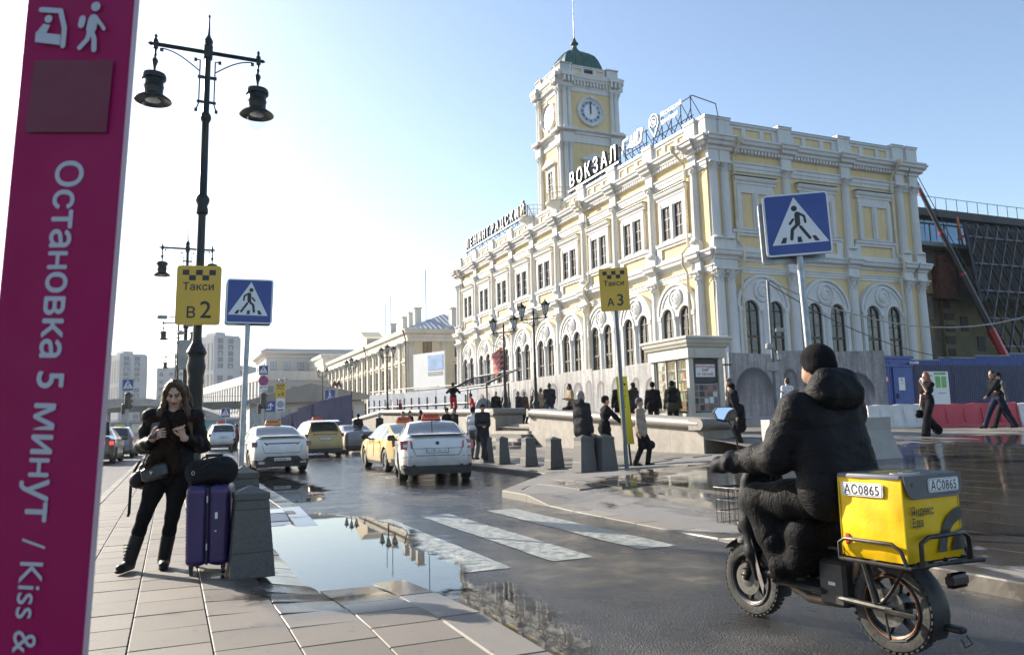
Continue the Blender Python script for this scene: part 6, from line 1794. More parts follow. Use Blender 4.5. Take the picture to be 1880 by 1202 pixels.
cable('thin black cable sagging below the pale one', sag((8.15, 24.55, 5.5), (17, 30, 3.3), .45), .016, BLK)
# ================================================================== CARS
TYRE = MAT('tyre_rubber', (.015, .015, .015), .75, var=.3, bp=.2, bps=90)
RIM = MAT('alloy_rim', (.30, .31, .32), .35, .8); RIMD = MAT('dark_rim', (.05, .05, .055), .4, .6)
CGLASS = MAT('car_glass', (.03, .036, .04), .04, var=.3, spec=.7)
TRIM = MAT('black_plastic', (.022, .022, .023), .55, var=.3, dirt=.35, dirtcol=(.10, .09, .08), dirts=5)
TAIL = MAT('tail_light_red', (.42, .012, .015), .15, coat=.6); TAILD = MAT('tail_light_dark', (.10, .008, .010), .12, coat=.6)
LAMPW = MAT('lamp_clear', (.55, .55, .55), .12, coat=.5)
PLATE = MAT('plate_white', (.62, .63, .64), .4, var=.08, dirt=.25, dirts=12)
def brake_mat():
    m, nt, bs = new_mat('lit_brake_light')
    bs.inputs['Base Color'].default_value = (.5, .01, .01, 1); bs.inputs['Roughness'].default_value = .15
    bs.inputs['Emission Color'].default_value = (1, .03, .02, 1); bs.inputs['Emission Strength'].default_value = 1.6
    return m
BRAKE = brake_mat()
TAXO = MAT('taxi_orange', (.72, .10, .02), .4)
def paint(name, col, dirt=.35, metal=0.0, dc=(.20, .175, .145)):
    """car paint with road grime thickening towards the sills"""
    m, nt, bs = new_mat(name)
    tc = nt.nodes.new('ShaderNodeTexCoord'); sp = nt.nodes.new('ShaderNodeSeparateXYZ'); lk(nt, tc.outputs['Object'], sp.inputs[0])
    n = noise(nt, tc.outputs['Object'], 3.0, 6, .65, .3)
    f = mathn(nt, 'ADD', mathn(nt, 'MULTIPLY', n, .5), maprange(nt, sp.outputs[2], .25, 1.0, .55, .0))
    f = ramp(nt, f, [(.30, 0.0), (.75, dirt * 1.6)])
    c = mixc(nt, f, col, dc)
    lk(nt, c, bs.inputs['Base Color'])
    lk(nt, mixc(nt, f, (.28, .28, .28), (.75, .75, .75)), bs.inputs['Roughness'])
    bs.inputs['Metallic'].default_value = metal
    lk(nt, mathn(nt, 'SUBTRACT', .8, f, True), bs.inputs['Coat Weight']); bs.inputs['Coat Roughness'].default_value = .06
    return m
def interp(pts, x):
    """smooth interpolation through (x, v) pairs"""
    if x <= pts[0][0]: return pts[0][1]
    for i in range(len(pts) - 1):
        x0, y0 = pts[i]; x1, y1 = pts[i + 1]
        if x <= x1:
            t = (x - x0) / (x1 - x0)
            m0 = (y1 - pts[i - 1][1]) / (x1 - pts[i - 1][0]) if i > 0 else (y1 - y0) / (x1 - x0)
            m1 = (pts[i + 2][1] - y0) / (pts[i + 2][0] - x0) if i + 2 < len(pts) else (y1 - y0) / (x1 - x0)
            d = x1 - x0; t2, t3 = t * t, t * t * t
            return (2 * t3 - 3 * t2 + 1) * y0 + (t3 - 2 * t2 + t) * d * m0 + (-2 * t3 + 3 * t2) * y1 + (t3 - t2) * d * m1
    return pts[-1][1]
SEDAN = dict(L=4.66, W=1.80, H=1.46, wb=2.70, top=[(-2.33, 1.02), (-2.2, 1.10), (-1.85, 1.13), (-1.55, 1.16), (-.75, 1.415), (-.2, 1.46), (.3, 1.45), (.55, 1.40), (1.25, 1.06), (1.4, 1.01), (1.9, .93), (2.2, .82), (2.33, .68)],
             belt=[(-2.33, .98), (-1.5, 1.00), (0, .95), (1.2, .93), (1.9, .86), (2.33, .62)], rearwin=(-1.62, -.72), wind=(.45, 1.3), side=[(-1.32, -.98), (-.92, -.10), (-.02, .88)], r=.335)
SUV = dict(L=4.40, W=1.86, H=1.68, wb=2.65, top=[(-2.2, 1.12), (-2.1, 1.22), (-1.95, 1.36), (-1.7, 1.60), (-1.3, 1.66), (-.3, 1.69), (.3, 1.66), (.6, 1.58), (1.2, 1.16), (1.35, 1.10), (1.85, 1.02), (2.1, .92), (2.2, .75)],
           belt=[(-2.2, 1.08), (-1.5, 1.08), (0, 1.02), (1.2, 1.00), (1.9, .94), (2.2, .7)], rearwin=(-2.16, -1.72), wind=(.5, 1.28), side=[(-1.6, -1.08), (-1.0, -.1), (-.02, .9)], r=.36)
FAST = dict(SEDAN, L=4.90, W=1.86, H=1.445, wb=2.84, top=[(-2.45, .98), (-2.35, 1.06), (-2.0, 1.11), (-1.75, 1.15), (-.85, 1.38), (-.2, 1.445), (.25, 1.43), (.55, 1.36), (1.35, 1.01), (1.5, .96), (2.0, .86), (2.3, .74), (2.45, .60)],
            belt=[(-2.45, .94), (-1.5, .98), (0, .92), (1.3, .89), (2.0, .78), (2.45, .55)], rearwin=(-1.9, -.8), wind=(.45, 1.4), side=[(-1.5, -1.02), (-.96, -.1), (-.02, .95)])
def car_body(T, sp, pm, lower=TRIM, bumper_z=.42):
    L, W, wb, r = sp['L'], sp['W'], sp['wb'], sp['r']
    ra = r + .065; ys = sorted(set([round(-L / 2 + L * i / 88, 4) for i in range(89)]))
    yw = (-wb / 2 - .02, wb / 2 - .02)
    rows = []
    for y_ in ys:
        t = abs(y_) / (L / 2)
        e = max(0, (t - .55) / .45)
        w = W / 2 * (1 - .13 * e ** 2.2 - (.10 * max(0, (t - .93) / .07) ** 2))
        zb = .20 + .06 * max(0, (t - .8) / .2)
        for a in yw:
            if abs(y_ - a) < ra: zb = max(zb, r + math.sqrt(max(0, ra * ra - (y_ - a) ** 2)) * .98)
        top = interp(sp['top'], y_); bl = min(interp(sp['belt'], y_), top - .03)
        h = top - bl; wb_ = w * .965; we = wb_ - .05 - .42 * h if h > .12 else wb_ - .05 - .25 * h
        zm = max(zb + .02, .50); zs = max(zb + .015, .40)
        sec = [(w * .95, zb), (w * .985, max(zb + .01, .30)), (w, zs), (w * 1.0, max(zm, zb + .03)), (w * .985, max(bl * .55 + .5 * .45, zb + .04)), (wb_ + .004, bl), (wb_ - (wb_ - we) * .48, bl + h * .5), (we + .01, top - min(.06, h * .3)), (we * .9, top - min(.025, h * .15)), (we * .45, top + .004), (0, top + .010)]
        def sh(z):  # rake of the two ends
            if y_ < -L / 2 + .12: return max(0, (z - .62)) * .10 - .05 * max(0, .62 - abs(z - .55)) * (1 if y_ < -L / 2 + .02 else .3)
            if y_ > L / 2 - .12: return -max(0, z - .5) * .12
            return 0
        rows.append([(x, y_ + sh(z), z) for x, z in sec])
    n = len(rows[0]); parts = {}
    def put_(key, quad):
        parts.setdefault(key, []).append(quad)
    for i in range(len(ys) - 1):
        yc = (ys[i] + ys[i + 1]) / 2
        for j in range(n - 1):
            key = 'body'
            top = interp(sp['top'], yc); bl = interp(sp['belt'], yc)
            if j in (5, 6) and top - bl > .16:
                for q, (a, b_) in enumerate(sp['side']):
                    if a < yc < b_: key = ('side_window', q)
            if j >= 8 or (j == 7 and False):
                if sp['rearwin'][0] < yc < sp['rearwin'][1]: key = ('rear_window', 0)
                elif sp['wind'][0] < yc < sp['wind'][1]: key = ('windshield', 0)
            if j == 0 or (j == 1 and (abs(yc) > sp['L'] / 2 - .35)): key = 'sill'
            A, B, C, D_ = rows[i][j], rows[i][j + 1], rows[i + 1][j + 1], rows[i + 1][j]
            mir = lambda p: (-p[0], p[1], p[2])
            put_(key if not isinstance(key, tuple) or key[0] != 'side_window' else key + (1,), (D_, C, B, A)[::-1][::-1] and (A, D_, C, B))
            put_(key if not isinstance(key, tuple) or key[0] != 'side_window' else key + (-1,), tuple(mir(p) for p in (B, C, D_, A)))
    for row, flip in ((rows[0], 0), (rows[-1], 1)):
        for j in range(n - 1):
            a, b_ = row[j], row[j + 1]
            q = (a, b_, (-b_[0], b_[1], b_[2]), (-a[0], a[1], a[2]))
            put_('sill' if j < 2 else 'body', q if not flip else q[::-1])
    for key, quads in parts.items():
        m = MB(); idx = {}
        vs, fs = [], []
        for q in quads:
            f = []
            for p in q:
                k = (round(p[0], 4), round(p[1], 4), round(p[2], 4))
                if k not in idx: idx[k] = len(vs); vs.append(p)
                if not f or f[-1] != idx[k]: f.append(idx[k])
            if len(set(f)) >= 3: fs.append(tuple(dict.fromkeys(f)))
        m.add(vs, fs)
        nm = key if isinstance(key, str) else key[0]
        o = m.obj({'body': 'body', 'sill': 'sill_trim'}.get(nm, nm), pm if nm == 'body' else (lower if nm == 'sill' else CGLASS), T, True)
        if nm == 'body': 
            o.data.set_sharp_from_angle(angle=R(28))
    # dark underside and wheel wells
    MB().bb(-W / 2 * .86, W / 2 * .86, -L / 2 + .12, L / 2 - .12, .19, .55).obj('underbody', TRIM, T)
def wheel_mesh(r, w=.21, spokes=10, dark=False):
    m = MB(); M = Matrix.Rotation(R(90), 4, 'Y')
    m.lathe([(r * .66, -w / 2), (r * .9, -w / 2), (r * .97, -w / 2 + .015), (r, -w / 2 + .04), (r, w / 2 - .04), (r * .97, w / 2 - .015), (r * .9, w / 2), (r * .66, w / 2)], 28, M=M, cap=False)
    t = m.mesh('tyre', TYRE, True)
    m = MB(); m.lathe([(r * .67, w / 2 - .005), (r * .68, w / 2 - .02), (r * .60, w / 2 - .03), (r * .58, w / 2 - .09), (.04, w / 2 - .09)], 28, M=M, cap=False)
    m.lathe([(r * .67, -w / 2 + .005), (.03, -w / 2 + .02)], 20, M=M, cap=False)
    rim = m.mesh('rim', RIMD, True)
    m = MB()
    for i in range(spokes):
        a = 2 * math.pi * i / spokes
        m.add([(w / 2 - .02, -.030, .04), (w / 2 - .02, .030, .04), (w / 2 - .025, .018, r * .63), (w / 2 - .025, -.018, r * .63), (w / 2 - .06, -.03, .04), (w / 2 - .06, .03, .04), (w / 2 - .06, .02, r * .63), (w / 2 - .06, -.02, r * .63)],
              [(0, 1, 2, 3), (1, 0, 4, 5), (2, 1, 5, 6), (3, 2, 6, 7), (0, 3, 7, 4)], Matrix.Rotation(a, 4, 'X'))
    m.lathe([(.07, w / 2 - .03), (.06, w / 2 - .01), (.01, w / 2 - .008)], 12, M=M)
    sp_ = m.mesh('spokes', RIM if not dark else RIMD, True)
    return t, rim, sp_
WHEELS = {}
def wheels(T, sp, spokes=10, dark=False):
    r = sp['r']; k = (r, spokes, dark)
    if k not in WHEELS: WHEELS[k] = wheel_mesh(r, .22, spokes, dark)
    t, rim, spk = WHEELS[k]
    for sx in (-1, 1):
        for y_ in (-sp['wb'] / 2 - .02, sp['wb'] / 2 - .02):
            o = link('wheel', t, T, (sx * (sp['W'] / 2 - .13), y_, r), 0 if sx > 0 else math.pi)
            link('rim', rim, o); link('spokes', spk, o)
def rear_y(sp, z): return -sp['L'] / 2 + max(0, z - .62) * .10 - .05 * max(0, .62 - abs(z - .55)) + .0
def rear_panel(T, sp, poly, z_off, mat, name, th=.012, rz=0.0):
    """polygon of (x, z) laid on the tail of the car, following its rake"""
    m = MB(); n = len(poly)
    f = [(x, rear_y(sp, z) - z_off + max(0, (abs(x) - .62)) * .42, z) for x, z in poly]; b_ = [(x, y_ + th + .03, z) for x, y_, z in f]
    fs = [tuple(range(n))] + [(i, i + n, (i + 1) % n + n, (i + 1) % n) for i in range(n)]
    return m.add(f + b_, fs).obj(name, mat, T)
def reg_plate(T, sp, z, text, y_off=.02, dirty=False, w=.52):
    o = rear_panel(T, sp, [(-w / 2, z - .056), (w / 2, z - .056), (w / 2, z + .056), (-w / 2, z + .056)], y_off + .006, TRIM, 'plate_frame')
    p = rear_panel(T, sp, [(-w / 2 + .012, z - .046), (w / 2 - .012, z - .046), (w / 2 - .012, z + .046), (-w / 2 + .012, z + .046)], y_off + .011, PLATE, 'licence_plate')
    for q, x0, sz in text:
        lettering(q, sz, INK, p, Matrix.Translation((x0, rear_y(sp, z) - y_off - .014, z - .036)) @ up_y(), align='LEFT', bold=.0012)
def mirror_parts(T, sp, mat):
    for sx in (-1, 1):
        m = MB(); m.bev((sx * (sp['W'] / 2 + .10), .80, 1.02), (.22, .12, .15), .045); m.tube([(sx * (sp['W'] / 2 - .06), .82, .96), (sx * (sp['W'] / 2 + .04), .80, .99)], .03, 6)
        o = m.obj('mirror', mat, T, True)
def roof_sign(T, z, y_=-.1, mat=TAXO, rz=0.0):
    m = MB(); m.loft([[(-.24, y_ - .07, z), (.24, y_ - .07, z), (.24, y_ + .07, z), (-.24, y_ + .07, z)], [(-.24, y_ - .065, z + .05), (.24, y_ - .065, z + .05), (.24, y_ + .065, z + .05), (-.24, y_ + .065, z + .05)], [(-.20, y_ - .035, z + .15), (.20, y_ - .035, z + .15), (.20, y_ + .035, z + .15), (-.20, y_ + .035, z + .15)]])
    o = m.obj('roof_taxi_sign', mat, T)
    for i in range(9):
        for q in range(2):
            if (i + q) % 2: MB().add([(-.18 + i * .04, y_ - .070 + .009 * (q + 0) * 1.0, z + .055 + q * .04), (-.14 + i * .04, y_ - .070 + .009 * q, z + .055 + q * .04), (-.14 + i * .04, y_ - .058 + .009 * q, z + .092 + q * .04), (-.18 + i * .04, y_ - .058 + .009 * q, z + .092 + q * .04)], [(0, 1, 2, 3)]).obj('checker', BLK, o)
    MB().bb(-.26, .26, y_ - .08, y_ + .08, z - .03, z).obj('sign_base', TRIM, o)
def handles(T, sp, mat):
    for sx in (-1, 1):
        for y_ in (-.75, .15): MB().bev((sx * (sp['W'] / 2 - .005), y_, .88), (.04, .2, .035), .012).obj('door_handle', mat, T)
def seams(T, sp):
    for sx in (-1, 1):
        for y_ in (-.06, .92, -1.0): MB().tube([(sx * (sp['W'] / 2 * (1.003 if z < .7 else .993)), y_ + (0 if y_ > -.9 else .1 * (z - .5)), z) for z in (.42, .6, .75, .92)], .006, 4).obj('door_seam', TRIM, T)
def place(lab, name, n, s_rear, sp, yaw=0.0, cat='car', group='taxis and cars in the carriageway', scale=1.0):
    """n across, s of the tail"""
    c, s_ = math.cos(yaw), math.sin(yaw)
    x, y_ = xy(n, s_rear)
    d = Vector((-math.sin(TH + yaw), math.cos(TH + yaw)))
    T = thing(name, lab, cat, (x + d.x * sp['L'] / 2 * scale, y_ + d.y * sp['L'] / 2 * scale, 0), TH + yaw, group)
    if scale != 1.0: T.scale = (scale,) * 3
    return T

WHITE = paint('white_car_paint', (.66, .67, .68), .42); GOLD = paint('yellow_cab_paint', (.62, .40, .06), .5, dc=(.36, .30, .20)); MUST = paint('mustard_cab_paint', (.42, .25, .015), .4)
SILV = paint('silver_car_paint', (.50, .51, .52), .3, .3); BLKP = paint('black_car_paint', (.012, .013, .015), .15); ORGP = paint('orange_car_paint', (.45, .22, .06), .3); GRYP = paint('grey_car_paint', (.14, .15, .16), .3)
# --- white saloon taxi, seen from behind
C1 = place('dirty white saloon taxi with red tail lights and an orange roof sign, nearest car', 'white_taxi', 5.80, 17.95, SEDAN, R(-13))
car_body(C1, SEDAN, WHITE); wheels(C1, SEDAN, 10); mirror_parts(C1, SEDAN, SBLACK); handles(C1, SEDAN, WHITE); seams(C1, SEDAN)
for sx in (-1, 1):
    P = [(.60, .80), (.86, .78), (.87, .98), (.66, 1.00), (.60, .96)]
    o = rear_panel(C1, SEDAN, [(sx * x, z) for x, z in (P if sx > 0 else P[::-1])], .012, TAIL, 'tail_light')
    P2 = [(.64, .845), (.80, .835), (.81, .90), (.66, .91)]
    rear_panel(C1, SEDAN, [(sx * x, z) for x, z in (P2 if sx > 0 else P2[::-1])], .020, LAMPW, 'reversing_lamp')
    P3 = [(.52, .395), (.82, .40), (.82, .43), (.52, .425)]
    rear_panel(C1, SEDAN, [(sx * x, z) for x, z in (P3 if sx > 0 else P3[::-1])], .022, TAILD, 'reflector')
m = rear_panel(C1, SEDAN, [(-.74, .20), (.74, .20), (.82, .34), (.74, .375), (-.74, .375), (-.82, .34)], .018, TRIM, 'bumper_skirt')
def line_panel(T, sp, pts, w=.006, mat=TRIM, name='panel_gap'):
    MB().tube([(x, rear_y(sp, z) - .006 + max(0, (abs(x) - .62)) * .42, z) for x, z in pts], w, 4).obj(name, mat, T)
line_panel(C1, SEDAN, [(-.60, .96), (-.585, .80), (-.50, .635), (.50, .635), (.585, .80), (.60, .96)])
line_panel(C1, SEDAN, [(-.84, .60), (-.60, .62)]); line_panel(C1, SEDAN, [(.84, .60), (.60, .62)]); line_panel(C1, SEDAN, [(-.585, .80), (.585, .80)], .005)
MB().bb(-.66, .66, -2.30, -2.12, 1.10, 1.125).obj('boot_spoiler', TRIM, C1)
reg_plate(C1, SEDAN, .75, [('Е', -.235, .06), ('129', -.17, .085), ('КМ', -.0, .06), ('62', .135, .06)], .012)
bd = MB(); ring(bd, 0, .92, .030, .042, rear_y(SEDAN, .92) - .014, rear_y(SEDAN, .92), 0, 2 * math.pi, 16); bd.lathe([(.028, 0), (.026, .006)], 14, M=Matrix.Translation((0, rear_y(SEDAN, .92) - .004, .92)) @ Matrix.Rotation(R(90), 4, 'X')); bd.obj('badge', STEEL, C1)
roof_sign(C1, 1.485, -.35)
MB().tube([(-.02, -.85, 1.40), (-.02, -1.1, 1.46)], .012, 4).obj('aerial', TRIM, C1)
# --- gold taxi ahead of it
C2 = place('dusty gold saloon taxi half hidden by the nearest white taxi', 'gold_taxi', 6.72, 22.15, FAST, R(-1))
car_body(C2, FAST, GOLD); wheels(C2, FAST, 12, False); mirror_parts(C2, FAST, SBLACK); handles(C2, FAST, GOLD); seams(C2, FAST)
for sx in (-1, 1):
    P = [(.55, .80), (.88, .74), (.89, .95), (.55, .90)]; rear_panel(C2, FAST, [(sx * x, z) for x, z in (P if sx > 0 else P[::-1])], .012, TAILD, 'tail_light')
reg_plate(C2, FAST, .5, [('К 318 ТО', -.2, .07)], .02); roof_sign(C2, 1.455, -.25)
# --- white fastback taxi on the left
C3 = place('white fastback taxi with a joined dark red light bar, left of the gold taxi', 'white_fastback_taxi', 3.15, 25.1, SEDAN, R(2), scale=1.0)
car_body(C3, SEDAN, WHITE); wheels(C3, SEDAN, 8, True); mirror_parts(C3, SEDAN, SBLACK); handles(C3, SEDAN, WHITE); seams(C3, SEDAN)
for sx in (-1, 1):
    P = [(.42, .86), (.88, .80), (.88, .96), (.50, .94)]; rear_panel(C3, SEDAN, [(sx * x, z) for x, z in (P if sx > 0 else P[::-1])], .012, TAILD, 'tail_light')
    MB().bb(sx * .62 - .09, sx * .62 + .09, -2.36, -2.26, .30, .37).obj('exhaust_trim', RIM, C3)
rear_panel(C3, SEDAN, [(-.45, .89), (.45, .89), (.45, .925), (-.45, .925)], .014, TAILD, 'light_bar')
rear_panel(C3, SEDAN, [(-.72, .22), (.72, .22), (.84, .42), (.60, .40), (.46, .52), (-.46, .52), (-.60, .40), (-.84, .42)], .018, TRIM, 'diffuser')
line_panel(C3, SEDAN, [(-.60, .86), (-.52, .62), (.52, .62), (.60, .86)])
MB().bb(-.70, .70, -2.31, -2.10, 1.105, 1.125).obj('boot_spoiler', TRIM, C3)
reg_plate(C3, SEDAN, .43, [('М 443 ОУ', -.21, .07)], .022); roof_sign(C3, 1.485, -.3, MAT('taxi_amber', (.70, .24, .02), .4))
# --- yellow crossover
C4 = place('mustard yellow crossover taxi beyond the white fastback', 'yellow_crossover', 6.55, 37.0, SUV, R(2))
car_body(C4, SUV, MUST); wheels(C4, SUV, 10, True); mirror_parts(C4, SUV, SBLACK); handles(C4, SUV, MUST); seams(C4, SUV)
for sx in (-1, 1):
    P = [(.50, .98), (.90, .90), (.90, 1.08), (.50, 1.08)]; rear_panel(C4, SUV, [(sx * x, z) for x, z in (P if sx > 0 else P[::-1])], .012, TAILD, 'tail_light')
rear_panel(C4, SUV, [(-.5, 1.02), (.5, 1.02), (.5, 1.06), (-.5, 1.06)], .014, TAILD, 'light_bar')
rear_panel(C4, SUV, [(-.78, .22), (.78, .22), (.84, .50), (-.84, .50)], .018, TRIM, 'bumper_skirt')
reg_plate(C4, SUV, .84, [('С 511 МА', -.21, .07)], .016); roof_sign(C4, 1.71, -.3)
MB().add([(-.72, -2.02, 1.62), (.72, -2.02, 1.62), (.70, -1.6, 1.69), (-.70, -1.6, 1.69)], [(0, 1, 2, 3)]).obj('roof_panel', WHITE, C4)
# --- silver crossover, orange saloon beyond
C5 = place('silver crossover far down beside the island', 'silver_crossover', 3.25, 56.0, SUV, R(3), scale=1.05)
car_body(C5, SUV, SILV); wheels(C5, SUV, 8, True); mirror_parts(C5, SUV, SILV)
for sx in (-1, 1):
    P = [(.55, .92), (.90, .86), (.90, 1.06), (.55, 1.06)]; rear_panel(C5, SUV, [(sx * x, z) for x, z in (P if sx > 0 else P[::-1])], .012, TAIL, 'tail_light')
rear_panel(C5, SUV, [(-.78, .22), (.78, .22), (.84, .50), (-.84, .50)], .018, TRIM, 'bumper_skirt'); reg_plate(C5, SUV, .84, [('Н 205 РУ', -.21, .07)], .016); roof_sign(C5, 1.71, -.3)
C6 = place('orange saloon far off beyond the silver crossover', 'orange_saloon', 2.9, 78.0, SEDAN, R(4))
car_body(C6, SEDAN, ORGP); wheels(C6, SEDAN, 8, True); roof_sign(C6, 1.485, -.3)
C9 = place('grey saloon mostly hidden behind the mustard crossover', 'grey_saloon', 8.9, 40.0, SEDAN, R(2))
car_body(C9, SEDAN, GRYP); wheels(C9, SEDAN, 8, True); mirror_parts(C9, SEDAN, GRYP)
# --- cars on the left carriageway
C7 = place('black saloon with its boot lid raised on the left carriageway', 'black_saloon', -3.25, 39.0, SEDAN, R(-3), scale=1.08)
car_body(C7, SEDAN, BLKP); wheels(C7, SEDAN, 8, True); mirror_parts(C7, SEDAN, BLKP)
for sx in (-1, 1):
    P = [(.52, .80), (.86, .78), (.87, .93), (.52, .90)]; rear_panel(C7, SEDAN, [(sx * x, z) for x, z in (P if sx > 0 else P[::-1])], .012, BRAKE if sx > 0 else TAIL, 'tail_light')
m = MB(); m.add([(-.68, -1.75, 1.16), (.68, -1.75, 1.16), (.66, -2.0, 1.72), (-.66, -2.0, 1.72), (-.68, -1.69, 1.16), (.68, -1.69, 1.16), (.66, -1.94, 1.74), (-.66, -1.94, 1.74)], [(0, 1, 2, 3), (7, 6, 5, 4), (3, 2, 6, 7), (0, 3, 7, 4), (1, 5, 6, 2)]); m.obj('raised_boot_lid', BLKP, C7)
reg_plate(C7, SEDAN, .62, [('А 700 ХВ', -.21, .07)], .016)
C8 = place('grey estate car ahead of the black saloon on the left carriageway', 'grey_estate', -2.75, 47.5, SUV, R(-2))
car_body(C8, SUV, GRYP); wheels(C8, SUV, 8, True)
for sx in (-1, 1):
    P = [(.55, .92), (.90, .86), (.90, 1.06), (.55, 1.06)]; rear_panel(C8, SUV, [(sx * x, z) for x, z in (P if sx > 0 else P[::-1])], .012, TAIL, 'tail_light')
# ================================================================== PEOPLE
SKIN = MAT('skin', (.46, .27, .19), .55, var=.08, vs=12); SKIN2 = MAT('skin_tanned', (.36, .20, .13), .55, var=.08, vs=12)
def cloth(name, col, var=.25, bp=.25, sheen=.3): return MAT(name, col, .9, var=var, vs=6, bp=bp, bps=140, spec=.08)
CBLACK = cloth('black_cloth', (.012, .012, .014)); CCHAR = cloth('charcoal_cloth', (.028, .029, .033)); CJEAN = cloth('blue_denim', (.03, .055, .13)); COLIVE = cloth('olive_cloth', (.055, .058, .038)); CBEIGE = cloth('beige_cloth', (.30, .25, .20)); CGREY = cloth('grey_cloth', (.12, .12, .12)); CRED = cloth('red_overall', (.38, .03, .03)); CBROWN = cloth('brown_cloth', (.09, .05, .035)); CWINE = cloth('wine_cloth', (.12, .025, .025)); CTAN = cloth('tan_cloth', (.30, .22, .13)); CNAVY = cloth('navy_cloth', (.015, .02, .04)); CWHITE = cloth('white_cloth', (.62, .62, .64), .1)
LEATHER = MAT('black_leather', (.009, .009, .009), .5, bp=.1, spec=.25); HDARK = MAT('dark_hair', (.018, .013, .010), .55, bp=.3, bps=60); HGREY = MAT('grey_hair', (.22, .21, .20), .6, bp=.3); HRED = MAT('auburn_hair', (.24, .06, .015), .5, bp=.3); HELMO = MAT('orange_helmet', (.60, .10, .02), .4)
def patterned():
    m, nt, bs = new_mat('printed_white_cloth')
    v = coords(nt); f = ramp(nt, noise(nt, v, 13, 3, .6, .6), [(.55, 0.0), (.58, 1.0)])
    lk(nt, mixc(nt, f, (.66, .66, .70), (.06, .06, .14)), bs.inputs['Base Color']); bs.inputs['Roughness'].default_value = .85
    return m
CPRINT = patterned()
def ik(a, t, l1, l2, pole):
    """middle joint of a two-bone limb from a to t"""
    a, t, pole = Vector(a), Vector(t), Vector(pole)
    d = t - a; L = min(d.length, (l1 + l2) * .999); u = d.normalized(); t = a + u * L
    x = (l1 * l1 - l2 * l2 + L * L) / (2 * L); h = math.sqrt(max(0, l1 * l1 - x * x))
    p = (pole - u * pole.dot(u)).normalized()
    return a + u * x + p * h, t
def folds(seed, amp=.006, f=1.0):
    def w(X, Y, Z):
        return amp * (np.sin(31 * f * Z + 9 * f * X + 4 * np.sin(11 * Y + seed) + seed) * .6 + np.sin(23 * f * X - 19 * f * Y + 17 * f * Z + seed * 2) * .5)
    return w
